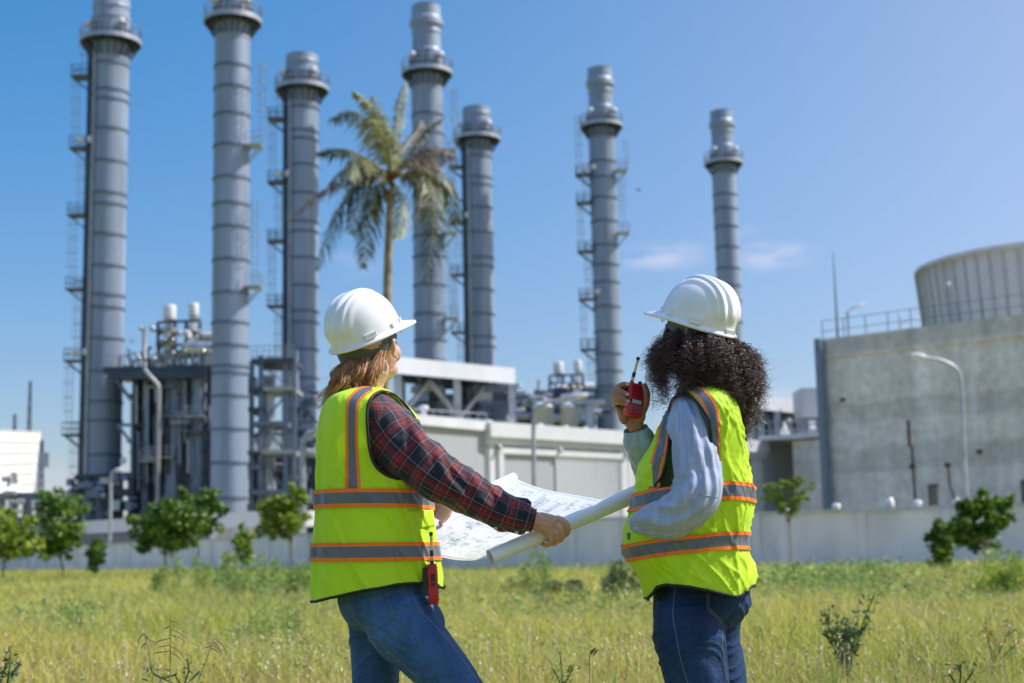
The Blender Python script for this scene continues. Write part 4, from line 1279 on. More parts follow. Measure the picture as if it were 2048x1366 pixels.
def dabs(name, n, y0, y1, z0, z1, size, m, seed, mask=None, label=None, cat=None):
    """Tiny seed heads and petals above the grass, each a small three-faced dart on its stem."""
    rng = np.random.default_rng(seed)
    Y = np.exp(rng.uniform(np.log(y0), np.log(y1), n)); X = rng.uniform(-1, 1, n) * (Y * .4 + .5)
    wp = np.array(sorted(WP)); yw = np.interp(X, wp[:, 0], wp[:, 1]); ok = Y < yw - .5
    if mask is not None: ok &= mask(X, Y)
    X, Y = X[ok], Y[ok]; n = len(X)
    z = rng.uniform(z0, z1, n)
    s_ = size * rng.uniform(.6, 1.4, n) * (Y / 8) ** .35
    t = rng.normal(size=(n, 3)) * .5; t[:, 2] = np.abs(t[:, 2]) + .5; t /= np.linalg.norm(t, axis=1, keepdims=True)
    a = np.cross(t, rng.normal(size=(n, 3))); a /= np.linalg.norm(a, axis=1, keepdims=True); b = np.cross(t, a)
    C = np.stack([X, Y, z], 1); s1 = s_[:, None]
    low = C - t * s1; hi = C + t * s1 * 1.2
    r = s1 * .28
    stem = np.stack([X, Y, 0 * X], 1)
    q_ = [C + (a * cos(k) + b * sin(k)) * r for k in (0, 2.1, 4.2)]
    st = [stem, low + a * .0015, low - a * .0015]
    V = np.stack([low, hi] + q_ + st, 1).reshape(-1, 3)
    i = np.arange(n)[:, None] * 8
    F = np.concatenate([i + [0, 2, 3], i + [0, 3, 4], i + [0, 4, 2], i + [1, 3, 2], i + [1, 4, 3], i + [1, 2, 4], i + [5, 6, 7]], 0)
    o = quad_mesh(name, V, F, m); o['kind'] = 'stuff'
    return o


dabs('seed_heads', 3800, 7, 60, .22, .46, .016, mat('seed_head', (.55, .50, .36), .8, 0, island=.35), 31)
dabs('pink_seed_heads', 2500, 6, 40, .2, .42, .014, mat('pink_seed', (.42, .22, .15), .8, 0, island=.35), 32)
dabs('yellow_wildflowers', 520, 12, 40, .35, .75, .02, yellow, 33, mask=lambda X, Y: (np.abs(X / Y - .045) < .06) | (np.abs(X / Y - .34) < .04))
for i, (px, w_, Y, top, n, m_) in enumerate(((400, 150, 30, 1100, 5200, herb_l), (560, 120, 27, 1095, 4200, herb_l), (1065, 60, 24, 1092, 2600, herb_l), (1180, 110, 22, 1098, 5600, weed_l),
                                             (1240, 60, 21, 1112, 2600, weed_l), (700, 120, 30, 1118, 2600, herb_l), (1600, 160, 26, 1118, 3600, herb_l), (2010, 70, 20, 1092, 3200, leaf_y),
                                             (540, 110, 14, 1180, 2200, herb_l), (160, 60, 15, 1195, 900, herb_l), (1740, 90, 30, 1112, 1800, herb_l))):
    rg = np.random.default_rng(100 + i)
    zt = P(px, top, Y).z
    k = 14; cx_ = rg.normal(0, w_ / 2.2, k); hh = zt * rg.uniform(.45, 1.05, k) * np.exp(-(cx_ / w_) ** 2)
    j = rg.integers(0, k, n); t = rg.uniform(0.05, 1, n) ** .8
    bx = P(px, 1130, Y).x
    n = n
    C = np.stack([bx + cx_[j] * Y / F_PX + rg.normal(0, .10, n) * (1.1 - t * .6), Y + rg.normal(0, w_ * Y / F_PX / 3, k)[j] + rg.normal(0, .12, n), hh[j] * t], 1)
    V, F = leaves(rg, C, .075 if Y > 18 else .04, .026 if Y > 18 else .014, -.5)
    lb_ = ['tall feathery green weeds below the broad bushy tree', 'green weeds against the wall beside the auburn haired worker', 'upright green weeds below the hand on the paper roll', 'dense dark green shrubby weed with yellow flowers between the workers',
           'dark weeds close to the curly haired worker', 'thin weeds seen past the vest hem and paper', 'thin green weeds along the wall below the flat layered tree', 'bright green weeds under the spreading dark tree',
           'bluish green weed patch in the middle of the field', 'small dark green weed in the grass below the columnar bush', 'slender weeds reaching up the wall before the narrow bush'][i]
    root = thing('weed', lb_, 'weed', (bx, Y, 0), 'weed clumps in the field')
    quad_mesh('foliage', V, F, m_, root)
    m = MB()
    for c_, h_ in zip(cx_, hh): m.tube([(bx + c_ * Y / F_PX, Y, 0), (bx + c_ * Y / F_PX + .02, Y, h_ * .9)], [.006, .003], 4)
    m.build('stem', herb_l, root)


# ---- nearer single plants
def leafy_plant(label, pts, Y, tips, n, L, Wd, m_, seed, group='leafy plants standing in the near grass'):
    """pts: stems as photo polylines from base to tip."""
    rg = np.random.default_rng(seed); random.seed(seed)
    b0 = G(pts[0][0][0], Y)
    root = thing('leafy_plant', label, 'plant', b0, group)
    mt = MB(); C = []
    for st in pts:
        w = [Vector((G(st[0][0], Y).x, Y, 0))] + [P(x, y, Y + random.uniform(-.12, .12)) for x, y in st]
        mt.tube(w, [.005 * (1.2 - .8 * i / len(w)) for i in range(len(w))], 5)
        for i in range(n):
            t = rg.uniform(tips, 1) * (len(w) - 1.001); a = int(t)
            C.append(tuple(w[a].lerp(w[a + 1], t - a) + Vector(rg.normal(0, L * .55, 3))))
    V, F = leaves(rg, np.array(C), L, Wd, .1)
    quad_mesh('foliage', V, F, m_, root); mt.build('stem', weed_l, root)


leafy_plant('airy dark leaved bush standing in the grass beside the curly haired worker', [[(1690 + a, 1330), (1680 + b_, 1260), (1680 + c_, t)] for a, b_, c_, t in ((0, -20, -32, 1215), (5, 0, -10, 1225), (10, 20, 40, 1200), (0, 40, 70, 1185), (6, 10, 15, 1240), (-5, -30, -25, 1270), (8, 45, 60, 1240), (12, 30, 30, 1270), (4, -10, 0, 1300))], 8.6, .35, 46, .042, .02, weed_l, 5)
leafy_plant('small dark plant with narrow leaves below the nodding brown seed head', [[(370, 1366), (378, 1340), (374, 1318)], [(360, 1366), (350, 1350), (328, 1356)], [(375, 1366), (392, 1350), (400, 1342)], [(345, 1366), (310, 1350), (300, 1335)]], 5.6, .6, 9, .034, .009, weed_l, 6)
leafy_plant('leafy sprig with round blue green leaves at the very edge of the field', [[(15, 1366), (20, 1330), (22, 1292)], [(0, 1366), (8, 1340), (14, 1325)], [(20, 1366), (35, 1335), (40, 1322)], [(-10, 1360), (0, 1345), (25, 1350)]], 5.8, .5, 12, .03, .016, weed_l, 7)
leafy_plant('soft green sprig in the grass between the two workers', [[(1125, 1366), (1123, 1330), (1120, 1306)], [(1120, 1366), (1105, 1335), (1100, 1322)], [(1130, 1366), (1145, 1340), (1150, 1330)]], 6.6, .4, 12, .035, .018, herb_l, 8)
leafy_plant('green sprig with red tinged leaves low in the grass under the spreading tree', [[(1920, 1366), (1922, 1345), (1920, 1325)], [(1910, 1366), (1900, 1350), (1895, 1345)], [(1930, 1366), (1945, 1345), (1950, 1332)]], 6.4, .5, 9, .035, .012, weed_l, 9)
leafy_plant('plant with orange and yellow leaves near the edge of the field', [[(1985, 1320), (1975, 1270), (1970, 1232)], [(1990, 1320), (1990, 1280), (1965, 1250)], [(1990, 1320), (2015, 1270), (2025, 1240)], [(2000, 1320), (2030, 1290), (2045, 1262)]], 8.8, .6, 13, .05, .02, mat('autumn_leaf', (.55, .30, .08), .6, 0, col2=(.35, .36, .07), vscale=2, island=.3, trans=.3), 10)
brown = mat('dry_spike', (.26, .20, .12), .8, 0, var=.2, vscale=20)
for i, (bx, by, tx_, ty, sp, lb_) in enumerate(((340, 1366, 341, 1225, [(1240, 18, 10), (1252, -22, 16), (1258, 28, 18), (1270, 32, 16), (1276, -32, 14), (1290, -30, 8), (1292, 26, 22), (1302, -36, 8), (1305, 22, 18)], 'tallest nodding brown seed head in the near grass'),
                                           (305, 1340, 288, 1262, [(1266, -14, 22), (1268, 14, 26), (1275, 20, 16), (1285, -12, 16)], 'thin brown seed head, left of the tallest one'.replace(', left of', ' beside')),
                                           (395, 1366, 429, 1276, [(1278, 24, 26), (1282, 16, 30), (1290, 26, 24), (1292, -22, 10), (1295, 20, 18)], 'leaning brown seed head above the small dark plant'))):
    o = thing('grass_seed_head', lb_, 'grass stalk', G(bx, 5.0), 'brown seed heads in the near grass')
    m = MB(); Yh = 5.0; w = [Vector((G(bx, Yh).x, Yh, 0)), P(bx, by, Yh), P((bx + tx_) / 2, (by + ty) / 2, Yh), P(tx_, ty, Yh)]
    m.tube(w, [.0022, .002, .0016, .001], 5); m.build('stalk', herb_l, o)
    for y, dx, dy in sp:
        t = (y - by) / (ty - by); x = bx + (tx_ - bx) * t
        m = MB(); a = P(x, y, Yh); e = P(x + dx, y + dy, Yh + random.uniform(-.05, .05)); c_ = P(x + dx * .6, y + dy * .35, Yh)
        m.tube([a, a.lerp(c_, .5), c_, c_.lerp(e, .5) + Vector((0, 0, .003)), e], [.0012, .002, .002, .0018, .0006], 5); m.build('spike', brown, o)
m = MB(); Yh = 4.7
for k, (dx, dy) in enumerate(((0, 0), (4, -2), (8, 1))):
    m.tube([P(1179 + dx, 1311 + dy, Yh), P(1183 + dx, 1302 + dy, Yh), P(1190 + dx, 1297 + dy, Yh)], [.001, .004, .001], 6)
m.tube([G(1179, Yh), P(1179, 1311, Yh)], .0012, 4)
tag(m.build('dry_pod', mat('dry_pod', (.22, .12, .08), .7, 0, var=.3, vscale=60)), 'single brown dry pod on a stalk between the workers', 'dry pod')
b_ = MB(); c = P(1277, 380, 60); b_.tube([c + Vector((-.08, 0, 0)), c, c + Vector((.08, 0, 0))], [.01, .03, .01], 6); b_.bar(c + Vector((-.1, 0, .03)), c + Vector((.1, 0, -.02)), .02, .05)
tag(b_.build('flying_insect', steel_dk), 'tiny dark speck of an insect or bird in the open sky', 'bird')
# ------------------------------------------------------------------ people
YP = 4.15
MPP = YP / F_PX


OFF = [0.0]                               # depth of the person being built, relative to YP


def PP(px, py, dy=0.0):
    return P(px, py, YP + OFF[0] + dy)


def Rp(px, dy=0.0):                       # photo pixels -> metres at the people's distance
    return px / F_PX * (YP + OFF[0] + dy)


skin_a = mat('fair_skin', (0.58, 0.33, 0.25), 0.45, 0, var=.06, vscale=25, bump=.0006, bscale=220)
skin_a.node_tree.nodes['Principled BSDF'].inputs['Subsurface Weight'].default_value = 0.12
skin_a.node_tree.nodes['Principled BSDF'].inputs['Subsurface Radius'].default_value = (.02, .008, .004)
skin_a2 = skin_a
skin_b = mat('brown_skin', (0.36, 0.175, 0.095), 0.45, 0, var=.08, vscale=25, bump=.0006, bscale=220)
skin_b.node_tree.nodes['Principled BSDF'].inputs['Subsurface Weight'].default_value = 0.1
skin_b.node_tree.nodes['Principled BSDF'].inputs['Subsurface Radius'].default_value = (.015, .006, .003)
eye_w = mat('eye_white', (.8, .8, .8), .2, var=.02)
eye_d = mat('eye_iris', (.05, .03, .02), .2, var=.02)
nail_m = mat('nail', (.62, .38, .32), .25, var=.05)
hivis = mat('hi_vis_yellow', (0.57, 0.87, 0.008), 0.65, 0, var=.03, vscale=4, bump=.006, bscale=16, sheen=.1, trans=.12)
black_tr = mat('black_binding', (.012, .012, .014), .7, var=.1)
white_h = mat('helmet_white', (.80, .81, .82), .26, var=.035, vscale=14, coat=.3)
grey_h = mat('helmet_strap_grey', (.085, .092, .09), .55, var=.1, vscale=40)
red_pl = mat('radio_red', (.50, .012, .022), .32, var=.06, vscale=30)
red_dk = mat('radio_red_dark', (.22, .008, .014), .4, var=.1, vscale=60)
black_pl = mat('black_plastic', (.015, .015, .017), .4, var=.1)
brass = mat('antenna_yellow', (.75, .60, .26), .35, var=.08, vscale=60)
lcd = mat('radio_screen', (.42, .46, .43), .25, var=.03)
paper = mat('paper', (.84, .84, .87), .7, var=.02, vscale=5, trans=.12)
paper_c = mat('paper_curl', (.84, .84, .87), .7, var=.02, vscale=5)
ink = mat('ink', (.06, .07, .12), .8, var=.1)


def tape_mat():
    """Reflective tape: grey centre with orange borders, across U."""
    m = bpy.data.materials.new('reflective_tape'); m.use_nodes = True
    t = m.node_tree; N = t.nodes; L = t.links; b = N['Principled BSDF']
    uv = N.new('ShaderNodeTexCoord'); s = N.new('ShaderNodeSeparateXYZ'); L.new(uv.outputs['UV'], s.inputs[0])
    a = N.new('ShaderNodeMath'); a.operation = 'ABSOLUTE'; L.new(s.outputs['X'], a.inputs[0])
    g = N.new('ShaderNodeMath'); g.operation = 'GREATER_THAN'; g.inputs[1].default_value = .60; L.new(a.outputs[0], g.inputs[0])
    n = N.new('ShaderNodeTexNoise'); n.inputs['Scale'].default_value = 9; L.new(uv.outputs['Object'], n.inputs['Vector'])
    gr = N.new('ShaderNodeMixRGB'); gr.inputs[1].default_value = (.085, .10, .125, 1); gr.inputs[2].default_value = (.15, .17, .20, 1); L.new(n.outputs['Fac'], gr.inputs[0])
    x = N.new('ShaderNodeMixRGB'); x.inputs[2].default_value = (.95, .20, .012, 1); L.new(gr.outputs[0], x.inputs[1]); L.new(g.outputs[0], x.inputs[0])
    L.new(x.outputs[0], b.inputs['Base Color'])
    mr = N.new('ShaderNodeMapRange'); mr.inputs['To Min'].default_value = .4; mr.inputs['To Max'].default_value = .75; L.new(g.outputs[0], mr.inputs[0]); L.new(mr.outputs[0], b.inputs['Roughness'])
    return m


tape = tape_mat()


def plaid_mat():
    m = bpy.data.materials.new('plaid_flannel'); m.use_nodes = True
    t = m.node_tree; N = t.nodes; L = t.links; b = N['Principled BSDF']
    uv = N.new('ShaderNodeTexCoord'); s = N.new('ShaderNodeSeparateXYZ'); L.new(uv.outputs['UV'], s.inputs[0])
    cols = []
    for ax in ('X', 'Y'):
        d = N.new('ShaderNodeMath'); d.operation = 'DIVIDE'; d.inputs[1].default_value = .064; L.new(s.outputs[ax], d.inputs[0])
        f = N.new('ShaderNodeMath'); f.operation = 'FRACT'; L.new(d.outputs[0], f.inputs[0])
        r = N.new('ShaderNodeValToRGB'); r.color_ramp.interpolation = 'CONSTANT'; L.new(f.outputs[0], r.inputs[0])
        cr = r.color_ramp
        nv, rd, wt, rr = (.004, .006, .020, 1), (.050, .003, .013, 1), (.30, .29, .34, 1), (.20, .005, .012, 1)
        cr.elements[0].position = 0; cr.elements[0].color = wt
        cr.elements[1].position = .022; cr.elements[1].color = nv
        for pos, c in ((.54, wt), (.562, rd), (.63, rr), (.735, (.30, .15, .14, 1)), (.75, rr), (.88, rd), (.97, rd)):
            e = cr.elements.new(pos); e.color = c
        cols.append(r.outputs[0])
    # woven: the two yarn colours average
    x = N.new('ShaderNodeMixRGB'); x.inputs[0].default_value = .5; L.new(cols[0], x.inputs[1]); L.new(cols[1], x.inputs[2])
    L.new(x.outputs[0], b.inputs['Base Color']); b.inputs['Roughness'].default_value = .85; b.inputs['Sheen Weight'].default_value = .25
    n2 = N.new('ShaderNodeTexNoise'); n2.inputs['Scale'].default_value = 500; L.new(uv.outputs['Object'], n2.inputs['Vector'])
    bp = N.new('ShaderNodeBump'); bp.inputs['Distance'].default_value = .0008; L.new(n2.outputs['Fac'], bp.inputs['Height']); L.new(bp.outputs[0], b.inputs['Normal'])
    return m


plaid = plaid_mat()


def denim_mat(name, c1, c2):
    m = mat(name, c1, .8, 0, col2=c2, vscale=5.0, bump=.0022, bscale=170, detail=8, spec=.25)
    # yarn speckle and worn streaks of the cloth
    t = m.node_tree; N = t.nodes; L = t.links; b = N['Principled BSDF']; src = b.inputs['Base Color'].links[0].from_socket
    c = N.new('ShaderNodeTexCoord')
    for sc_, st, lo, hi in ((420, (1, 1, .5), .66, 1.28), (16, (1, 1, .35), .72, 1.22)):
        mp_n = N.new('ShaderNodeMapping'); mp_n.inputs['Scale'].default_value = st; L.new(c.outputs['Object'], mp_n.inputs[0])
        n = N.new('ShaderNodeTexNoise'); n.inputs['Scale'].default_value = sc_; n.inputs['Detail'].default_value = 3; L.new(mp_n.outputs[0], n.inputs['Vector'])
        r_ = N.new('ShaderNodeMapRange'); r_.inputs['From Min'].default_value, r_.inputs['From Max'].default_value = .3, .7
        r_.inputs['To Min'].default_value, r_.inputs['To Max'].default_value = lo, hi; L.new(n.outputs['Fac'], r_.inputs['Value'])
        x = N.new('ShaderNodeMixRGB'); x.blend_type = 'MULTIPLY'; x.inputs[0].default_value = 1; L.new(src, x.inputs[1]); L.new(r_.outputs[0], x.inputs[2]); src = x.outputs[0]
    L.new(src, b.inputs['Base Color'])
    return m


denim_a = denim_mat('mid_denim', (.028, .082, .225), (.078, .175, .35))
denim_b = denim_mat('dark_denim', (.005, .018, .066), (.024, .064, .165))
chambray = mat('pale_blue_cotton', (.29, .345, .48), .8, 0, col2=(.38, .44, .58), vscale=60, stretch=(1, 1, .12), bump=.0006, bscale=500, sheen=.1)
stitch = mat('stitching', (.34, .34, .35), .8, var=.1)


def catmull(A, t):
    """A: (n, k) array; t in [0, n-1]."""
    n = len(A); i = min(int(t), n - 2); u = t - i
    p0, p1, p2, p3 = A[max(i - 1, 0)], A[i], A[i + 1], A[min(i + 2, n - 1)]
    return .5 * (2 * p1 + (p2 - p0) * u + (2 * p0 - 5 * p1 + 4 * p2 - p3) * u * u + (3 * p1 - p0 - 3 * p2 + p3) * u ** 3)


def limb(pts, nl=60, seg=40, fold=None, flat=None, cap=True, uv0=0.0):
    """Tapered limb through pts = [(Vector, radius, (depth factor))]; returns V, F, UV. fold(u, v, L) gives a radial offset."""
    A = np.array([[*p[0], p[1], (p[2] if len(p) > 2 else 1.0)] for p in pts])
    V, UV = [], []
    C = [catmull(A, (len(A) - 1) * i / nl) for i in range(nl + 1)]
    u_ = None; L = 0
    for i, c in enumerate(C):
        p_ = Vector(c[:3]); t = (Vector(C[min(i + 1, nl)][:3]) - Vector(C[max(i - 1, 0)][:3])).normalized()
        if i: L += (p_ - Vector(C[i - 1][:3])).length
        view = FW                                     # section axes: b across the limb seen from the front, a towards depth
        b_ = t.cross(view).normalized(); a_ = b_.cross(t).normalized()
        for k in range(seg):
            an = 2 * pi * k / seg
            f_ = fold(an, L, i / nl) if fold else 0
            V.append(p_ + b_ * cos(an) * (c[3] + f_) + a_ * sin(an) * (c[3] * c[4] + f_))
            UV.append((an / (2 * pi) * 2 * pi * A[:, 3].mean() + uv0, L))
    F = []
    for i in range(nl):
        for k in range(seg):
            k2 = (k + 1) % seg
            F.append((i * seg + k, i * seg + k2, (i + 1) * seg + k2, (i + 1) * seg + k))
    if cap:
        F.append(tuple(range(seg))[::-1]); F.append(tuple(range(nl * seg, (nl + 1) * seg)))
    return V, F, UV


def ell(mb, c, r, M=None, seg=20):
    vs, fs = [], []
    for i in range(seg // 2 + 1):
        th = pi * i / (seg // 2)
        for k in range(seg):
            a = 2 * pi * k / seg
            q_ = Vector((r[0] * sin(th) * cos(a), r[1] * sin(th) * sin(a), r[2] * cos(th)))
            q_ = q_ + Vector(c) if M is None else M @ (q_ + Vector(c))
            vs.append(q_)
    for i in range(seg // 2):
        for k in range(seg):
            fs.append((i * seg + k, (i + 1) * seg + k, (i + 1) * seg + (k + 1) % seg, i * seg + (k + 1) % seg))
    mb.add(vs, fs, None, True)


def fused(name, mb, voxel, smooth_it, mats, parent, extra=None, disp=None):
    """Fuse overlapping volumes into one continuous skin (voxel remesh), relax it, then link it."""
    o = mb.build('tmp', mats[0])
    md = o.modifiers.new('r', 'REMESH'); md.mode = 'VOXEL'; md.voxel_size = voxel; md.use_smooth_shade = True
    if smooth_it:
        m2 = o.modifiers.new('s', 'SMOOTH'); m2.factor = .5; m2.iterations = smooth_it
    dg = bpy.context.evaluated_depsgraph_get(); dg.update()
    me = bpy.data.meshes.new_from_object(o.evaluated_get(dg))
    bpy.data.objects.remove(o)
    me.name = name
    if disp:
        n = len(me.vertices)
        co = np.empty(n * 3, np.float32); me.vertices.foreach_get('co', co); co = co.reshape(-1, 3)
        no = np.empty(n * 3, np.float32); me.vertices.foreach_get('normal', no) if False else None
        nrm = np.array([v.normal[:] for v in me.vertices])
        d = np.array([disp(Vector(c)) for c in co])
        co = co + nrm * d[:, None]
        me.vertices.foreach_set('co', co.ravel().astype(np.float32)); me.update()
    me.materials.clear()
    for m in mats: me.materials.append(m)
    if extra is not None:
        bm = bmesh.new(); bm.from_mesh(me)
        for f in bm.faces: f.material_index = 0; f.smooth = True
        base = len(bm.verts)
        vs = [bm.verts.new(v) for v in extra.v]
        for f, mi in zip(extra.f, extra.mi):
            try:
                ff = bm.faces.new([vs[k] for k in f]); ff.material_index = mi; ff.smooth = True
            except ValueError: pass
        bm.to_mesh(me); bm.free()
    for p_ in me.polygons: p_.use_smooth = True
    ob = bpy.data.objects.new(name, me); COL.objects.link(ob)
    ob.parent = parent
    if parent is not None: ob.matrix_parent_inverse = Matrix.Translation(-parent.location)
    return ob


def bvh_of(o):
    o_m = o.data
    return BVHTree.FromPolygons([tuple(v.co) for v in o_m.vertices], [tuple(p_.vertices) for p_ in o_m.polygons])


def shoot(bvh, px, py):
    d = rayd(px, py).normalized()
    h = bvh.ray_cast(CAM, d, 20)
    return (h[0], h[1]) if h[0] is not None else (None, None)


def drape(mb, bvh, line, hw, off=.0018, n=80, w=9, uvw=True):
    """Ribbon laid on a surface along a photo polyline: half widths hw in pixels."""
    A = np.array([[x, y, h] for (x, y), h in zip(line, hw)], float)
    rows = []; L = 0; last = None
    for i in range(n + 1):
        c = catmull(A, (len(A) - 1) * i / n)
        c2 = catmull(A, min(len(A) - 1, (len(A) - 1) * (i + .5) / n)); c1 = catmull(A, max(0, (len(A) - 1) * (i - .5) / n))
        t = np.array([c2[0] - c1[0], c2[1] - c1[1]]); t /= np.linalg.norm(t) + 1e-9
        nn = np.array([-t[1], t[0]])
        row = []
        for k in range(w):
            s_ = -1 + 2 * k / (w - 1)
            h, no = shoot(bvh, c[0] + nn[0] * c[2] * s_, c[1] + nn[1] * c[2] * s_)
            row.append((h + (no if no.dot(FW) < 0 else -no) * off, s_, i / n) if h is not None else None)
        rows.append(row)
    idx = {}; vs = []; uv = []; fs = []
    for i, r in enumerate(rows):
        for k, v in enumerate(r):
            if v is not None: idx[(i, k)] = len(vs); vs.append(v[0]); uv.append((v[1], v[2]))
    for i in range(n):
        for k in range(w - 1):
            q_ = [(i, k), (i, k + 1), (i + 1, k + 1), (i + 1, k)]
            if all(a in idx for a in q_):
                P4 = [vs[idx[a]] for a in q_]
                if max((P4[0] - P4[2]).length, (P4[1] - P4[3]).length) < .05: fs.append(tuple(idx[a] for a in q_))
    if fs: mb.add(vs, fs, uv, True)


def drape_line(mb, bvh, line, r=.0008, off=.0006, n=60):
    A = np.array(line, float); run = []
    for i in range(n + 1):
        c = catmull(A, (len(A) - 1) * i / n); h, no = shoot(bvh, c[0], c[1])
        if h is not None and (not run or (run[-1] - h).length < .06): run.append(h + (no if no.dot(FW) < 0 else -no) * off)
    if len(run) > 2: mb.tube(run, r, 5, cap=False)


def in_poly(x, y, poly):
    c = False; j = len(poly) - 1
    for i in range(len(poly)):
        (xi, yi), (xj, yj) = poly[i], poly[j]
        if (yi > y) != (yj > y) and x < (xj - xi) * (y - yi) / (yj - yi) + xi: c = not c
        j = i
    return c


class Torso:
    """Garment body of stacked horizontal sections. rows: (py, xl, xr, depth radius, depth shift, exponent)."""
    def __init__(s, rows, grow=0.0):
        R = []
        for py, xl, xr, ry, dy, ex in rows:
            c = PP((xl + xr) / 2, py, dy)
            R.append([c.z, c.x, c.y, Rp((xr - xl) / 2, dy) + grow, ry + grow, ex])
        s.R = np.array(sorted(R)); s.lo, s.hi = s.R[0, 0], s.R[-1, 0]

    def at(s, th, z, fold=0.0):
        z = min(max(z, s.lo), s.hi)
        zs = s.R[:, 0]; i = min(max(int(np.searchsorted(zs, z)) - 1, 0), len(zs) - 2)
        u = (z - zs[i]) / (zs[i + 1] - zs[i]); c = catmull(s.R, i + u)
        ex = 2.0 / c[5]; ct, st = cos(th), sin(th)
        x = abs(ct) ** ex * (1 if ct > 0 else -1); y = abs(st) ** ex * (1 if st > 0 else -1)
        return Vector((c[1] + (c[3] + fold) * x, c[2] + (c[4] + fold) * y, z))

    def mesh(s, hem, fold, nt=200, nz=150, top=None):
        """hem(th) -> z of the lower edge; grid of points."""
        G_ = []
        zt = s.hi if top is None else top
        for j in range(nz + 1):
            row = []
            for k in range(nt):
                th = -pi + 2 * pi * k / nt
                t = j / nz
                z = hem(th) + (zt - hem(th)) * t
                row.append(s.at(th, z, fold(th, z, t)))
            G_.append(row)
        return G_


def interp_cyc(tab):
    tab = sorted(tab); xs = [a for a, _ in tab]; ys = [b for _, b in tab]
    xs = [xs[-1] - 2 * pi] + xs + [xs[0] + 2 * pi]; ys = [ys[-1]] + ys + [ys[0]]

    def f(t):
        t = (t + pi) % (2 * pi) - pi
        return float(np.interp(t, xs, ys))
    return f


def make_vest(root, T, hem_px, fold, hole, far_hole, stripes, bands, xc, pockets=()):
    zpx = lambda py, x=xc: PP(x, py).z
    hemf = interp_cyc([(a, zpx(py, x)) for a, py, x in hem_px])
    nt, nz_ = 220, 170
    Gd = T.mesh(hemf, fold, nt, nz_)
    m = MB(); vs = [p_ for r in Gd for p_ in r]
    fs = []; cut = []
    cy = float(T.R[:, 2].mean())
    for j in range(nz_):
        for k in range(nt):
            f = (j * nt + k, j * nt + (k + 1) % nt, (j + 1) * nt + (k + 1) % nt, (j + 1) * nt + k)
            c = (vs[f[0]] + vs[f[1]] + vs[f[2]] + vs[f[3]]) / 4
            x, y = project(c)
            hp = hole if c.y < cy else far_hole
            if hp and in_poly(x, y, hp): continue
            fs.append(f)
    m.add(vs, fs, None, True)
    full = MB(); full.add(vs, [(j * nt + k, j * nt + (k + 1) % nt, (j + 1) * nt + (k + 1) % nt, (j + 1) * nt + k) for j in range(nz_) for k in range(nt)], None, True)
    v = m.build('safety_vest', hivis, root)
    bv = BVHTree.FromPolygons([tuple(a) for a in full.v], full.f)
    # binding along hem and armhole
    b = MB()
    b.tube([Gd[0][k % nt] + Vector((0, 0, .002)) for k in range(nt + 1)], .0042, 6, cap=False)
    b.build('hem_binding', black_tr, None).parent = v
    b = MB(); ring = []
    hh = hole + [hole[0]]
    A = np.array(hh, float)
    for i in range(161):
        c = catmull(A, (len(A) - 1) * i / 160); h, no = shoot(bv, c[0], c[1])
        if h is not None:
            if ring and (ring[-1] - h).length > .09:
                b.tube(ring, .0045, 6, cap=False) if len(ring) > 2 else None; ring = []
            ring.append(h - FW * .001)
    if len(ring) > 2: b.tube(ring, .0045, 6, cap=False)
    b.build('armhole_binding', black_tr, None).parent = v
    for name, line, hw in stripes:
        s_ = MB(); drape(s_, bv, line, hw, .002, 90, 15); s_.build(name, tape, None).parent = v
    # horizontal bands all the way round
    for tab in bands:
        cf = interp_cyc([(a, zpx(py, x)) for a, py, x, _ in tab]); wf = interp_cyc([(a, Rp(h)) for a, _, _, h in tab])
        s_ = MB(); bvs, buv, bfs = [], [], []; W_ = 13
        for k in range(nt + 1):
            th = -pi + 2 * pi * k / nt
            for i in range(W_):
                s0 = -1 + 2 * i / (W_ - 1); z = cf(th) + wf(th) * s0
                hz = hemf(th); t = (z - hz) / (T.hi - hz)
                bvs.append(T.at(th, z, fold(th, z, t) + .0052)); buv.append((s0, k / nt))
        for k in range(nt):
            for i in range(W_ - 1):
                f = (k * W_ + i, k * W_ + i + 1, (k + 1) * W_ + i + 1, (k + 1) * W_ + i)
                c = (bvs[f[0]] + bvs[f[2]]) / 2; x, y = project(c)
                hp = hole if c.y < cy else far_hole
                if hp and in_poly(x, y, hp): continue
                bfs.append(f)
        s_.add(bvs, bfs, buv, True); s_.build('reflective_band', tape, None).parent = v
    for name, corners, off in pockets:
        s_ = MB(); a, b_, c, d = [np.array(q_, float) for q_ in corners]
        N_ = 16; gv = {}
        vv, ff = [], []
        for i in range(N_ + 1):
            for j in range(N_ + 1):
                u, w = i / N_, j / N_
                q_ = a * (1 - u) * (1 - w) + b_ * u * (1 - w) + c * u * w + d * (1 - u) * w
                h, no = shoot(bv, *q_)
                if h is not None:
                    e = min(u, 1 - u, w, 1 - w)
                    gv[(i, j)] = len(vv); vv.append(h + (no if no.dot(FW) < 0 else -no) * (off * min(1, e * 8 + .25)))
        for i in range(N_):
            for j in range(N_):
                q_ = [(i, j), (i + 1, j), (i + 1, j + 1), (i, j + 1)]
                if all(k_ in gv for k_ in q_): ff.append(tuple(gv[k_] for k_ in q_))
        if ff: s_.add(vv, ff, None, True); s_.build(name, hivis, None).parent = v
    return v, bv


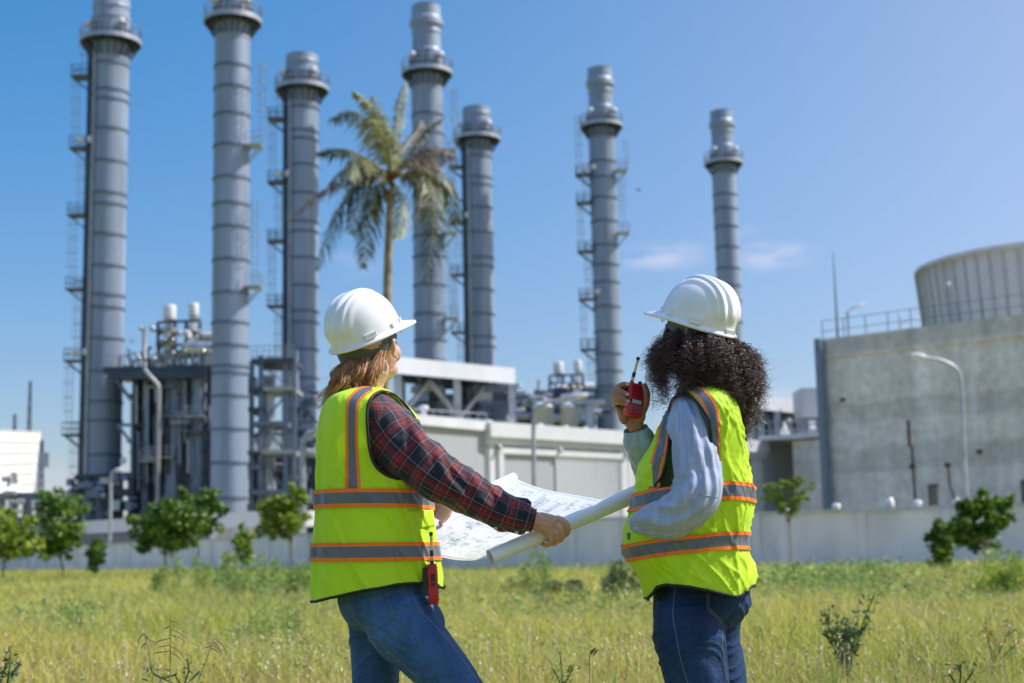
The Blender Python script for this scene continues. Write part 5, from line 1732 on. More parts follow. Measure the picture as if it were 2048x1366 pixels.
def helmet(root, centre, yaw, pitch, roll_, sc=1.0):
    """Hard hat: x forward. centre = middle of the rim."""
    Rm = Matrix.Rotation(yaw, 3, 'Z') @ Matrix.Rotation(-pitch, 3, 'Y') @ Matrix.Rotation(roll_, 3, 'X')
    T = lambda q_: centre + Rm @ (q_ * sc)
    a, b, h = .119, .099, .135
    m = MB(); nu, nv = 144, 60
    vs, fs = [], []
    ss = lambda e0, e1, x: (lambda t: t * t * (3 - 2 * t))(min(1, max(0, (x - e0) / (e1 - e0))))
    prof = [(-.010, -.012), (.009, -.013), (.013, -.010), (.011, -.005), (.003, 0.0)]       # (outward, z) lip rows
    for i, (o_, z) in enumerate(prof):
        for k in range(nu):
            u = 2 * pi * k / nu; cu, su = cos(u), sin(u)
            ext = .056 * max(0, cu) ** 2.2 if i in (0, 1, 2, 3) else .004 * max(0, cu)
            if i == 0: ext *= .75
            rr = Vector(((a + o_ + ext) * cu, (b + o_ + ext * .35) * su, z - (.016 * max(0, cu) ** 2 if i < 4 else 0)))
            vs.append(rr)
    for j in range(1, nv + 1):
        t = j / nv; s_ = sin(t * pi / 2); c_ = max(0, 1 - s_ ** 2.25) ** (1 / 2.25)
        for k in range(nu):
            u = 2 * pi * k / nu; cu, su = cos(u), sin(u)
            x, y, z = a * cu * c_, b * su * c_, h * s_
            # raised crown bands running front to back
            fade = ss(.30, .62, s_) * (1 - .9 * ss(.2, .95, cu) * (1 - ss(.8, .98, s_)))
            if cu < -.2: fade = ss(.12, .4, s_)
            yy = abs(y)
            d = .0080 * (1 - ss(.010, .019, yy)) + .0066 * (1 - ss(.037, .045, yy)) * ss(.020, .028, yy) + .0058 * ss(.030, .037, yy) * (1 - ss(.050, .066, yy))
            nrm = Vector((cu * c_ / a, su * c_ / b, s_ / h)).normalized()
            vs.append(Vector((x, y, z)) + nrm * d * fade)
    for j in range(len(prof) + nv - 1):
        for k in range(nu):
            k2 = (k + 1) % nu; fs.append((j * nu + k, j * nu + k2, (j + 1) * nu + k2, (j + 1) * nu + k))
    # inside of the shell
    nb = len(vs)
    for j in range(0, 21):
        t = j / 20; s_ = sin(t * pi / 2); c_ = sqrt(max(0, 1 - s_ * s_))
        for k in range(nu):
            u = 2 * pi * k / nu; vs.append(Vector(((a - .010) * cos(u) * c_ + (.04 * max(0, cos(u)) ** 2.2 if j == 0 else 0), (b - .010) * sin(u) * c_, -.012 + (h - .0) * s_ * .93)))
    for j in range(20):
        for k in range(nu):
            k2 = (k + 1) % nu; fs.append((nb + j * nu + k2, nb + j * nu + k, nb + (j + 1) * nu + k, nb + (j + 1) * nu + k2))
    m.add([T(v) for v in vs], fs, None, True)
    hl = m.build('hard_hat', white_h, root)
    # accessory slots and clips at the sides
    for sg in (-1, 1):
        for (u, w, hh, dd) in ((2.05, .034, .013, .008), (1.25, .022, .011, .006), (.80, .016, .010, .006)):
            s_ = MB()
            q_ = Vector(((a + .001) * cos(u), sg * (b + .001) * sin(u), .010))
            ang = math.atan2(sg * sin(u) / b, cos(u) / a)
            R2 = Rm @ Matrix.Rotation(ang, 3, 'Z') @ Matrix.Rotation(-.12, 3, 'Y')
            s_.box(T(q_), (dd * 1.6, w, hh), M=R2)
            s_.box(T(q_ + Vector((0, 0, hh * .55))), (dd * 1.8, w * 1.04, .003), M=R2)
            s_.build('slot', white_h, None).parent = hl
    s_ = MB(); q_ = Vector((-a - .001, 0, .004)); s_.box(T(q_), (.009, .040, .014), M=Rm)
    s_.build('rear_slot', white_h, None).parent = hl
    # headband with ratchet
    hb = MB(); vv, ff = [], []
    n = 60; rows = 4
    for k in range(n + 1):
        u = .35 * pi + (2 * pi - .7 * pi) * k / n
        back = .5 - .5 * cos(u)                       # 1 at the back
        z0 = -.006; z1 = -.030 - .042 * back ** 1.5
        for r in range(rows):
            z = z0 + (z1 - z0) * r / (rows - 1)
            sc_ = 1 - .05 * r / rows
            vv.append(T(Vector((.108 * cos(u) * sc_ - .002, .092 * sin(u) * sc_, z))))
    for k in range(n):
        for r in range(rows - 1):
            ff.append((k * rows + r, k * rows + r + 1, (k + 1) * rows + r + 1, (k + 1) * rows + r))
    hb.add(vv, ff, None, True)
    for k in range(0, n + 1, 12):
        u = .35 * pi + (2 * pi - .7 * pi) * k / n
        hb.bar(T(Vector((.104 * cos(u), .091 * sin(u), .02))), T(Vector((.101 * cos(u), .089 * sin(u), -.055 if cos(u) < 0 else -.03))), .006, .003)
    hb.build('headband', grey_h, None).parent = hl
    kn = MB(); R3 = Rm @ Matrix.Rotation(pi / 2, 3, 'Y')
    kn.lathe([(0, -.008), (.017, -.008), (.019, -.002), (.019, .003), (.013, .006), (.006, .004), (0, .004)], T(Vector((-.104, 0, -.056))), 20, M=Rm @ Matrix.Rotation(-pi / 2, 3, 'Y'))
    for k in range(5):
        kn.bar(T(Vector((-.111, 0, -.056))), T(Vector((-.111, .013 * cos(k * 1.257), -.056 + .013 * sin(k * 1.257)))), .003)
    kn.build('ratchet_knob', grey_h, None).parent = hl
    for sg in (-1, 1):
        cl = MB(); cl.tube([T(Vector((.07, sg * .078, -.008))), T(Vector((.074, sg * .080, -.020))), T(Vector((.068, sg * .080, -.026))), T(Vector((.062, sg * .078, -.018)))], .002, 6)
        cl.build('strap_clip', white_h, None).parent = hl
        cl = MB(); cl.tube([T(Vector((-.085, sg * .045, -.01))), T(Vector((-.085, sg * .045, -.022)))], .0035, 6)
        cl.build('strap_clip', white_h, None).parent = hl
    return hl, T, Rm


def head_parts(m, T, ex):
    """Head in a local frame (x forward, z up, origin between the ears), volumes to be fused."""
    E = lambda c, r: ell(m, c, r, None) if False else m.add(*_ellT(c, r, T), None, True)
    E((-.006, 0, .032), (.087, .071, .084)); E((.030, 0, -.015), (.062, .060, .080)); E((.034, 0, -.062), (.046, .048, .040))
    E((.066, 0, -.088), (.022, .024, .018)); E((.048, .030, -.070), (.028, .020, .022)); E((.048, -.030, -.070), (.028, .020, .022))
    E((.098, 0, -.030), (.016, .013, .013)); E((.092, 0, -.010), (.013, .008, .028)); E((.094, .010, -.034), (.010, .007, .008)); E((.094, -.010, -.034), (.010, .007, .008))
    E((.087, 0, -.056), (.012, .022, .005)); E((.086, 0, -.064), (.012, .019, .006)); E((.078, 0, .016), (.016, .046, .010))
    for s_ in (-1, 1):
        E((.060, s_ * .038, -.024), (.026, .024, .028)); E((.078, s_ * .031, .004), (.010, .014, .009))
        E((-.002, s_ * .074, -.006), (.017, .006, .028)); E((.004, s_ * .075, -.026), (.009, .005, .010)); E((-.012, s_ * .080, .004), (.006, .006, .020)); E((-.004, s_ * .078, .018), (.012, .006, .006))
    # eyes, lashes, brows and lips are separate surfaces of the same mesh
    for s_ in (-1, 1):
        v, f = _ellT((.0805, s_ * .031, .002), (.009, .0105, .0075), T); ex.cur = 1; ex.add(v, f, None, True)
        v, f = _ellT((.0872, s_ * .031, .002), (.004, .0045, .0045), T); ex.cur = 2; ex.add(v, f, None, True)
        ex.tube([T(Vector((.0855, s_ * (.021 + .006 * i), .0085 + .0015 * sin(i)))) for i in range(4)], .0014, 5)
        ex.tube([T(Vector((.090 - .003 * i, s_ * (.016 + .009 * i), .021 + .002 * sin(i * .9)))) for i in range(4)], .0022, 5)
    ex.cur = 0


def _ellT(c, r, T, seg=20):
    vs, fs = [], []
    for i in range(seg // 2 + 1):
        th = pi * i / (seg // 2)
        for k in range(seg):
            a = 2 * pi * k / seg
            vs.append(T(Vector((c[0] + r[0] * sin(th) * cos(a), c[1] + r[1] * sin(th) * sin(a), c[2] + r[2] * cos(th)))))
    for i in range(seg // 2):
        for k in range(seg):
            fs.append((i * seg + k, (i + 1) * seg + k, (i + 1) * seg + (k + 1) % seg, i * seg + (k + 1) % seg))
    return vs, fs


def finger(m, pts, rs):
    V, F, UV = limb([(p_, r) for p_, r in zip(pts, rs)], 26, 14)
    m.add(V, F, UV, True)
    for p_, r in ((pts[0], rs[0]), (pts[-1], rs[-1])):
        ell(m, p_, (r, r, r), None, 12)


def add_limb(m, pts, **k):
    V, F, UV = limb(pts, **k); m.add(V, F, UV, True)
    for q_ in (pts[0], pts[-1]): ell(m, q_[0], (q_[1] * .98,) * 3, None, 16)


def strands(mb, guides, sides=3):
    """guides: list of (points, r0, r1)."""
    for pts, r0, r1 in guides:
        n = len(pts); mb.tube(pts, [r0 + (r1 - r0) * (i / (n - 1)) ** 1.5 for i in range(n)], sides, cap=False)


# ================================================================== paper plan
RL0, RL1 = PP(980, 1114, -.15), PP(1300, 976, .05)             # near roll axis
FL0, FL1 = PP(800, 1062, .48), PP(1030, 957, .72)              # far roll axis
plan = thing('building_plan', 'large unrolled paper drawing with both ends rolled, held out by the auburn haired worker', 'drawing', (RL0.x, RL0.y, 0))


def sheet(u, v):
    """u along the rolls, v from the near roll (0) to the far one (1)."""
    a = RL0.lerp(RL1, -.02 + u * .80); b_ = FL0.lerp(FL1, u * 1.0)
    p_ = a.lerp(b_, v)
    sag = sin(pi * v) * (.018 + .012 * sin(3.1 * u + .5))
    wv = .006 * sin(7 * u + 4 * v) * sin(pi * v) + .007 * sin(11 * v + 3 * u) * (1 - abs(2 * u - 1)) * .6
    edge = -.020 * max(0, .22 - u) / .22 * sin(pi * v)
    return p_ + Vector((0, 0, -sag + wv + edge))


m = MB(); NU, NV = 60, 60
vs = [sheet(i / NU, j / NV) for i in range(NU + 1) for j in range(NV + 1)]
m.add(vs, [(i * (NV + 1) + j, (i + 1) * (NV + 1) + j, (i + 1) * (NV + 1) + j + 1, i * (NV + 1) + j + 1) for i in range(NU) for j in range(NV)], None, True)
m.cur = 1
random.seed(9)


def ink_line(u0, v0, u1, v1, w=.0011):
    n = max(2, int(hypot(u1 - u0, v1 - v0) * 30)); w *= 1.0
    pts = [sheet(u0 + (u1 - u0) * i / n, v0 + (v1 - v0) * i / n) + Vector((0, 0, .0012)) for i in range(n + 1)]
    a = []
    for i, p_ in enumerate(pts):
        t = (pts[min(i + 1, n)] - pts[max(i - 1, 0)]).normalized(); s_ = t.cross(Vector((0, 0, 1))).normalized() * w / 2
        a += [p_ - s_, p_ + s_]
    m.add(a, [(2 * i, 2 * i + 1, 2 * i + 3, 2 * i + 2) for i in range(n)])


for bx in range(70):                       # plan outlines: rooms, walls, dimension strings, title blocks
    u, v = random.uniform(.03, .9), random.uniform(.06, .9); du, dv = random.uniform(.02, .12), random.uniform(.02, .10)
    u1, v1 = min(u + du, .97), min(v + dv, .95); w = random.choice([.0005, .0007, .0012])
    for q_ in ((u, v, u1, v), (u1, v, u1, v1), (u1, v1, u, v1), (u, v1, u, v)): ink_line(*q_, w)
    for _ in range(random.randint(1, 5)):
        if random.random() < .5: uu = random.uniform(u, u1); ink_line(uu, v, uu, v1, .0005)
        else: vv_ = random.uniform(v, v1); ink_line(u, vv_, u1, vv_, .0005)
for _ in range(420):
    u, v = random.uniform(.02, .95), random.uniform(.05, .95)
    l = random.uniform(.005, .035)
    if random.random() < .7: ink_line(u, v, min(u + l, .98), v, random.uniform(.0005, .0018))
    else: ink_line(u, v, u, min(v + l, .97), .0007)
for q_ in ((.02, .04, .98, .04), (.98, .04, .98, .96), (.98, .96, .02, .96), (.02, .96, .02, .04), (.1, .10, .7, .10), (.15, .5, .9, .5), (.6, .2, .6, .9)): ink_line(*q_, .0012)
sh_ob = m.build('sheet', [paper, ink], plan)


def roll_mesh(a, b_, r0, r1, name, nl=40, turns=2.2):
    m = MB(); d = (b_ - a).normalized(); side = d.cross(Vector((0, 0, 1))).normalized(); up = side.cross(d)
    vs, fs = [], []; ns = 70
    for i in range(nl + 1):
        t = i / nl
        for k in range(ns + 1):
            an = turns * 2 * pi * k / ns; rr = (r0 + (r1 - r0) * t) * (1 - .10 * k / ns) + .0006 * sin(5 * t + an)
            vs.append(a.lerp(b_, t) + (up * sin(an - 1.2) + side * cos(an - 1.2)) * rr)
    fs = [(i * (ns + 1) + k, i * (ns + 1) + k + 1, (i + 1) * (ns + 1) + k + 1, (i + 1) * (ns + 1) + k) for i in range(nl) for k in range(ns)]
    m.add(vs, fs, None, True)
    return m.build(name, paper_c, plan)


roll_mesh(RL0, RL1, .0205, .026, 'rolled_edge')
roll_mesh(FL0, FL1, .019, .0215, 'rolled_edge')

# ================================================================== worker with auburn hair
A_ = thing('person', 'auburn haired worker in white hard hat, plaid shirt and yellow vest, holding out the plan', 'person', (PP(760, 1100).x, YP, 0), 'two workers')
hc = PP(743, 697)                                   # middle of the head
yaw_h, pit_h = radians(67), radians(13)
RmA = Matrix.Rotation(yaw_h, 3, 'Z') @ Matrix.Rotation(-pit_h, 3, 'Y')
TA = lambda q_: hc + RmA @ q_
body = MB(); ex = MB()
head_parts(body, TA, ex)
nk0 = TA(Vector((-.012, 0, -.06))); nk1 = PP(722, 800, .0)
add_limb(body, [(nk0, .052), (nk0.lerp(nk1, .5), .050), (nk1, .060)], nl=20, seg=24)
TorA = [(776, 716, 762, .06, 0, 2), (786, 690, 780, .12, 0, 2), (800, 668, 800, .165, 0, 2.2), (825, 652, 820, .185, 0, 2.3), (860, 645, 828, .185, 0, 2.3), (920, 641, 836, .168, 0, 2.3),
        (985, 640, 846, .155, 0, 2.3), (1050, 642, 850, .148, 0, 2.3), (1100, 648, 852, .15, 0, 2.3), (1150, 660, 858, .155, 0, 2.3), (1200, 680, 866, .16, 0, 2.3), (1240, 690, 880, .16, 0, 2.3)]
inner = Torso([q_ for q_ in TorA if q_[0] <= 1150], -.024)
Gi = inner.mesh(lambda th: inner.lo, lambda *a: 0, 48, 40)
body.add([p_ for r in Gi for p_ in r], [(j * 48 + k, j * 48 + (k + 1) % 48, (j + 1) * 48 + (k + 1) % 48, (j + 1) * 48 + k) for j in range(40) for k in range(48)] + [tuple(range(48))[::-1], tuple(range(40 * 48, 41 * 48))], None, True)
armA = [(PP(768, 838, -.10), .058), (PP(790, 880, -.13), .055), (PP(830, 925, -.155), .050), (PP(885, 965, -.165), .044), (PP(935, 995, -.165), .040), (PP(990, 1020, -.16), .034), (PP(1040, 1037, -.15), .027), (PP(1066, 1043, -.147), .023)]
add_limb(body, armA, nl=50, seg=24)
# gripping hand
D_ = -.095
dh = lambda x, y, d: PP(x, y, D_ + d)
V, F, UV = limb([(dh(1060, 1041, -.050), .0245, .75), (dh(1072, 1043, -.050), .0265, .62), (dh(1086, 1046, -.048), .0290, .52), (dh(1098, 1050, -.046), .0310, .48), (dh(1107, 1053, -.044), .0285, .45)], 24, 24)
body.add(V, F, UV, True)
for (x, y) in ((1116, 1037), (1111, 1048), (1106, 1058), (1101, 1068)): ell(body, dh(x, y, -.043), (.0098, .0115, .0098), None, 14)
finger(body, [dh(1113, 1037, -.042), dh(1125, 1041, -.048), dh(1134, 1051, -.044), dh(1136, 1062, -.030), dh(1130, 1070, -.010), dh(1122, 1068, .014)], [0.0095, 0.0092, 0.0088, 0.0083, 0.0077, 0.0070])
finger(body, [dh(1108, 1047, -.042), dh(1119, 1054, -.050), dh(1125, 1065, -.044), dh(1123, 1077, -.026), dh(1116, 1081, -.004), dh(1108, 1078, .014)], [0.0097, 0.0095, 0.0090, 0.0086, 0.0079, 0.0070])
finger(body, [dh(1103, 1057, -.041), dh(1112, 1065, -.048), dh(1115, 1075, -.040), dh(1112, 1084, -.022), dh(1105, 1087, -.002), dh(1098, 1084, .014)], [0.0095, 0.0092, 0.0088, 0.0083, 0.0076, 0.0068])
finger(body, [dh(1098, 1067, -.039), dh(1103, 1075, -.044), dh(1102, 1083, -.034), dh(1097, 1089, -.018), dh(1089, 1090, -.002), dh(1083, 1086, .010)], [0.0088, 0.0083, 0.0079, 0.0074, 0.0068, 0.0063])
finger(body, [dh(1068, 1046, -.030), dh(1080, 1040, -.012), dh(1095, 1036, .012), dh(1110, 1040, .034), dh(1120, 1046, .038)], [.0125, .0125, .0112, .0098, .0085])
# other arm and hand holding the far roll
farm = [(PP(745, 835, .13), 0.0429), (PP(775, 905, .20), 0.0374), (PP(800, 975, .30), 0.0400), (PP(832, 1003, .42), 0.0320), (PP(856, 1010, .47), 0.0240)]
add_limb(body, farm, nl=40, seg=24)
V, F, UV = limb([(PP(850, 1006, .46), .024, .7), (PP(868, 1011, .47), .028, .6), (PP(880, 1016, .475), .026, .5)], 16, 20); body.add(V, F, UV, True)
for i, (x, y) in enumerate(((900, 1020), (897, 1027), (892, 1033), (885, 1038))):
    finger(body, [PP(874, 1010 + 5 * i, .455), PP(x - 12, y - 7, .435), PP(x, y, .43), PP(x - 4, y + 8, .45)], [.0105, .0100, .0092, .0078])
finger(body, [PP(862, 1006, .46), PP(876, 1002, .44), PP(888, 1006, .44)], [.012, .011, .009])
# legs
legN = [(PP(792, 1225, -.07), .100), (PP(812, 1262, -.085), .098), (PP(848, 1300, -.095), .086), (PP(893, 1350, -.10), .075), (PP(945, 1415, -.10), .062), (PP(985, 1475, -.10), .055), (PP(985, 1560, -.08), .052), (PP(975, 1650, -.06), .040), (PP(970, 1735, -.05), .036)]
legF = [(PP(757, 1225, .08), .098), (PP(752, 1275, .09), .078), (PP(751, 1335, .09), .071), (PP(748, 1400, .09), .062), (PP(742, 1470, .09), .053), (PP(735, 1560, .10), .050), (PP(728, 1650, .11), .039), (PP(724, 1735, .11), .036)]
shr = lambda L_, k: [(p_[0], p_[1] - k) for p_ in L_]
add_limb(body, shr(legN, .024), nl=50, seg=24); add_limb(body, shr(legF, .024), nl=50, seg=24)
hk = dh(1090, 1052, -.05)


def skin_disp(c):
    d = (c - hk).length
    if d > .09: return .0004 * noise.noise(c * 120)
    dx = (c - hk).dot(RT); dv = (c - hk).dot(UP)
    w = sin((dv + dx * .35) * 400) * .0007 * max(0, 1 - abs(dx - .002) / .03)
    return w + .0009 * noise.noise(c * 110)


fused('body', body, .0021, 2, [skin_a, eye_w, eye_d], A_, ex, skin_disp)
nb = MB()


def nail(mb, p_, n, t, w=.0048, l=.0062):
    n, t = n.normalized(), t.normalized(); s_ = n.cross(t).normalized()
    mb.add([p_ + s_ * (w * cos(a)) + t * (l * sin(a)) + n * (.0008 if True else 0) for a in np.linspace(0, 2 * pi, 12, endpoint=False)], [tuple(range(12))], None, True)


# hair at the nape
rngh = random.Random(3)
hair_a = mat('auburn_hair', (.30, .125, .045), .34, 0, col2=(.72, .42, .20), vscale=60, island=.45)
hb = MB(); gs = []
for c in range(64):
    a = rngh.random(); dp = rngh.uniform(-.085, .075)
    w0 = PP(690 + 76 * a, 727 - 24 * a, dp * .85)
    w1 = PP(672 + 78 * a + rngh.gauss(0, 4), 748, dp * 1.1 - .012)
    w2 = PP(661 + 84 * a + rngh.gauss(0, 5), 775, dp * 1.15 - .012)
    ln = rngh.uniform(792, 812) - 16 * a + (14 if a < .3 else 0)
    w3 = PP(650 + 88 * a + rngh.gauss(0, 7), ln, dp * 1.1)
    A = np.array([[*w0], [*w1], [*w2], [*w3]]); ph = rngh.uniform(0, 6.28); am = rngh.uniform(.004, .012); fq = rngh.uniform(1.1, 1.9)
    curl = rngh.uniform(-1, 1) * .012
    for s_ in range(34):
        o = Vector((rngh.gauss(0, .0050), rngh.gauss(0, .0050), rngh.gauss(0, .002))); pts = []
        fl = rngh.uniform(.82, 1.08); ph2 = ph + rngh.gauss(0, .35)
        n = 22
        for i in range(n + 1):
            t = i / n; p_ = Vector(catmull(A, min(3.0, 3 * t * fl)))
            sp = (1 + .8 * t)
            p_ += o * sp + Vector((am * sin(6.28 * fq * t + ph2), am * cos(6.28 * fq * t + ph2 * 1.3), 0)) * min(1, t * 2.0)
            p_ += Vector((curl, 0, abs(curl))) * max(0, t - .75) * 3
            pts.append(p_)
        gs.append((pts, .0010, .0004))
for c in range(60):                                   # loose flyaways
    a = rngh.random(); w0 = PP(672 + 70 * a, rngh.uniform(740, 790), rngh.uniform(-.08, .06)); d = Vector((rngh.gauss(-.6, .5), rngh.gauss(0, .3), rngh.gauss(-.5, .4)))
    gs.append(([w0 + d * .045 * t + Vector((0.004 * sin(9 * t + c), 0, .003 * cos(7 * t))) for t in np.linspace(0, 1, 10)], .0004, .00015))
strands(hb, gs)
for c in range(18):                                   # mass under the strands and the roots beneath the hat
    a = c / 17
    hb.tube([PP(698 + 56 * a, 722 - 10 * a, 0), PP(688 + 60 * a, 748, 0), PP(680 + 60 * a, 778 - 14 * a, 0)], [.018, .022, .008], 8)
hb.build('hair', hair_a, A_)
ea = MB(); e0 = TA(Vector((.006, -.078, -.034))); ea.lathe([(0, -.003), (.003, 0), (0, .003)], e0, 8); ea.build('earring', mat('silver', (.8, .8, .82), .15, 1.0), A_)

# shirt
def fold_sleeve(seed, amp, dens=1.0, lo=0.0):
    def f(an, L, t):
        v = noise.noise(Vector((cos(an) * 1.1 * dens, sin(an) * 1.1 * dens, L * 17 * dens + seed + 2.2 * sin(an * .5 + seed)))) * amp
        v += (1 - abs(noise.noise(Vector((cos(an + L * 7) * 1.6, sin(an + L * 7) * 1.6, L * 9 + seed * 2))) * 2.2)) * amp * .6
        v += noise.noise(Vector((cos(an) * 3, sin(an) * 3, L * 50 + seed))) * amp * .22
        e = min(1, t * 6 + lo) * min(1, (1 - t) * 7)
        return v * e
    return f


def fold_long(seed, amp):
    g0 = fold_sleeve(seed, amp * .8)

    def f(an, L, t):
        s = noise.noise(Vector((cos(an) * 3.2, sin(an) * 3.2, L * 4.0 + seed))) + .6 * noise.noise(Vector((cos(an + L * 2) * 6.5, sin(an + L * 2) * 6.5, L * 5.0 + seed)))
        up = max(0.0, 1 - t * 1.5) + .25
        return g0(an, L, t) * (.55 + .6 * t) + s * amp * up * min(1, t * 6) * min(1, (1 - t) * 7)
    return f


sl_pts = [(PP(757, 826, -.085), .060, 1.0), (PP(771, 850, -.105), .073, .95), (PP(793, 880, -.13), .077, .92), (PP(826, 912, -.150), .073, .92), (PP(868, 946, -.165), .066, .92), (PP(912, 974, -.168), .060, .92), (PP(960, 1000, -.162), .053, .92), (PP(1003, 1022, -.157), .049, .92), (PP(1035, 1033, -.151), .046, .9), (PP(1052, 1038, -.149), .041, .9), (PP(1056, 1039, -.148), .032, .9), (PP(1068, 1042, -.147), .0315, .85)]
m = MB()
V, F, UV = limb(sl_pts, 170, 110, fold_sleeve(3, .0105), cap=False, uv0=.0)
m.add(V, F, UV, True)
V, F, UV = limb([(q_[0], q_[1] - .003, q_[2]) for q_ in sl_pts[-3:]], 10, 60, cap=True); m.add(V, F[:-1], UV, True)
Tsh = Torso([q_ for q_ in TorA if q_[0] <= 1100], -.006); Gs = Tsh.mesh(lambda th: Tsh.lo, lambda th, z, t: .004 * noise.noise(Vector((cos(th) * 3, sin(th) * 3, z * 12))), 120, 90)
m.add([p_ for r in Gs for p_ in r], [(j * 120 + k, j * 120 + (k + 1) % 120, (j + 1) * 120 + (k + 1) % 120, (j + 1) * 120 + k) for j in range(90) for k in range(120)], [(k / 120 * 1.0, j / 90 * .66) for j in range(91) for k in range(120)], True)
V, F, UV = limb([(PP(748, 820, .10), .060), (PP(775, 890, .17), .064), (PP(800, 960, .28), .052), (PP(826, 998, .40), .042), (PP(848, 1007, .46), .032)], 60, 50, fold_sleeve(7, .006), cap=False); m.add(V, F, UV, True)
V, F, UV = limb([(PP(722, 792, 0), .070), (PP(733, 776, 0), .064), (PP(741, 768, 0), .062)], 10, 50, cap=False); m.add(V, F, UV, True)      # collar
sh = m.build('plaid_shirt', plaid, A_)
bs = bvh_of(sh)
m = MB()
for x, y in ((991, 1056), (1033, 1064)):
    h, no = shoot(bs, x, y)
    if h is not None: m.lathe([(0, .0006), (.0052, .0006), (.0058, -.0005), (0, -.0005)], h - FW * .002, 12, M=(-FW).to_track_quat('Z', 'Y').to_matrix())
m.build('button', mat('pearl_button', (.75, .72, .68), .3), None).parent = sh
m = MB(); ring = []
for k in range(61):
    a = 2 * pi * k / 60
cuffc = sl_pts[-2]; tdir = (sl_pts[-1][0] - sl_pts[-3][0]).normalized(); bb = tdir.cross(FW).normalized(); aa = bb.cross(tdir)
for off_, rr_ in ((-.012, .0335), (.012, .0335)):
    m.tube([cuffc[0] + tdir * (off_ + .004) + bb * cos(a) * rr_ + aa * sin(a) * rr_ * .88 for a in np.linspace(0, 2 * pi, 40)], .0009, 4, cap=False)
m.build('cuff_seam', mat('dark_thread', (.05, .01, .02), .9), None).parent = sh

# jeans
wa = lambda py, xl, xr, ry, dy: (py, xl, xr, ry, dy, 2.3)
def jeans(root, hip_rows, legs, m_, lines, pocket_lines, amp, seed, patch=None):
    b = MB(); T = Torso(hip_rows)
    Gj = T.mesh(lambda th: T.lo, lambda *a: 0, 64, 30)
    b.add([p_ for r in Gj for p_ in r], [(j * 64 + k, j * 64 + (k + 1) % 64, (j + 1) * 64 + (k + 1) % 64, (j + 1) * 64 + k) for j in range(30) for k in range(64)] + [tuple(range(64))[::-1], tuple(range(30 * 64, 31 * 64))], None, True)
    for lg in legs: add_limb(b, lg, nl=60, seg=32)

    def disp(c):
        z = c.z
        # creases gather behind the thigh and knee, mostly running across the leg
        w = noise.noise(Vector((c.x * 7, c.y * 7, z * 30 + 5 * noise.noise(c * 4) + seed)))
        r = (1 - abs(w) * 3.6); r = max(0, r) ** 1.5
        kk = .5 + .5 * noise.noise(Vector((c.x * 3, c.y * 3, z * 3 + seed)))
        return amp * (1.7 * r * kk + .55 * noise.noise(c * 13) + .12 * noise.noise(c * 50))
    o = fused('jeans', b, .0042, 3, [m_], root, None, disp)
    bj = bvh_of(o)
    for ln in lines:
        s_ = MB(); drape_line(s_, bj, ln, .0006); s_.build('seam', stitch, None).parent = o
    for ln in pocket_lines:
        s_ = MB(); drape(s_, bj, ln, [1.6] * len(ln), .0016, 90, 3); s_.build('pocket_edge', m_, None).parent = o
        s_ = MB(); drape_line(s_, bj, [(x + 1.8, y - 1.6) for x, y in ln], .0005, .0010, 90); drape_line(s_, bj, [(x - 2.2, y + 1.2) for x, y in ln], .0005, .0008, 90); s_.build('pocket_stitch', stitch, None).parent = o
    return o, bj


def boot(root, e, dx, m_):
    b0 = Vector((e.x, e.y, 0)); b = MB(); d = Vector((dx, .35, 0)).normalized(); s_ = Vector((-d.y, d.x, 0))
    ring = lambda c, a, w, h: ell(b, c, (a, w, h), None, 18)
    b.tube([b0 + Vector((0, 0, .06)), b0 + Vector((0, 0, .13)), b0 + Vector((0, 0, .21))], [.047, .049, .056], 20)
    R_ = Matrix((d, s_, Vector((0, 0, 1)))).transposed()
    for t, a, w, h, z in ((-.03, .05, .036, .05, .052), (.03, .06, .040, .052, .058), (.08, .06, .043, .042, .048), (.13, .055, .046, .034, .040), (.165, .042, .041, .028, .035)):
        b.add([b0 + R_ @ (Vector((t, 0, z)) + Vector(v)) for v in _ellT((0, 0, 0), (a, w, h), lambda q_: q_)[0]], _ellT((0, 0, 0), (a, w, h), lambda q_: q_)[1], None, True)
    o = fused('boot', b, .005, 3, [m_], root)
    s = MB(); out = [(.05 * cos(a) * (1 if cos(a) < 0 else 1) + (-.025 if cos(a) < 0 else .155), (.038 if cos(a) < 0 else .047) * sin(a)) for a in np.linspace(0, 2 * pi, 40, endpoint=False)]
    n = len(out); vs = [b0 + R_ @ Vector((x, y, z)) for z in (.0, .024) for x, y in out]
    s.add(vs, [tuple(range(n))[::-1], tuple(range(n, 2 * n))] + [(i, (i + 1) % n, n + (i + 1) % n, n + i) for i in range(n)])
    s.build('sole', black_tr, None).parent = o


hipA = [(1120, 668, 850, .135, 0, 2.3), (1160, 676, 852, .145, 0, 2.3), (1185, 679, 858, .15, 0, 2.3), (1210, 679, 872, .152, 0, 2.3), (1235, 690, 886, .145, 0, 2.3), (1258, 712, 888, .12, 0, 2.2)]
jA, bjA = jeans(A_, hipA, [legN, legF], denim_a, [[(822, 1168), (826, 1190), (836, 1212), (850, 1232), (880, 1262), (910, 1300), (940, 1342), (960, 1372)], [(726, 1250), (757, 1281), (775, 1301), (800, 1322), (840, 1360)], [(778, 1302), (772, 1330), (764, 1368)]],
                [[(694, 1196), (708, 1224), (722, 1246), (757, 1258), (785, 1234), (777, 1205), (771, 1172)]], .0042, 4)
for lg in (legN, legF):
    boot(A_, lg[-1][0], 1, mat('boot_leather', (.12, .07, .035), .6, var=.2, vscale=20))

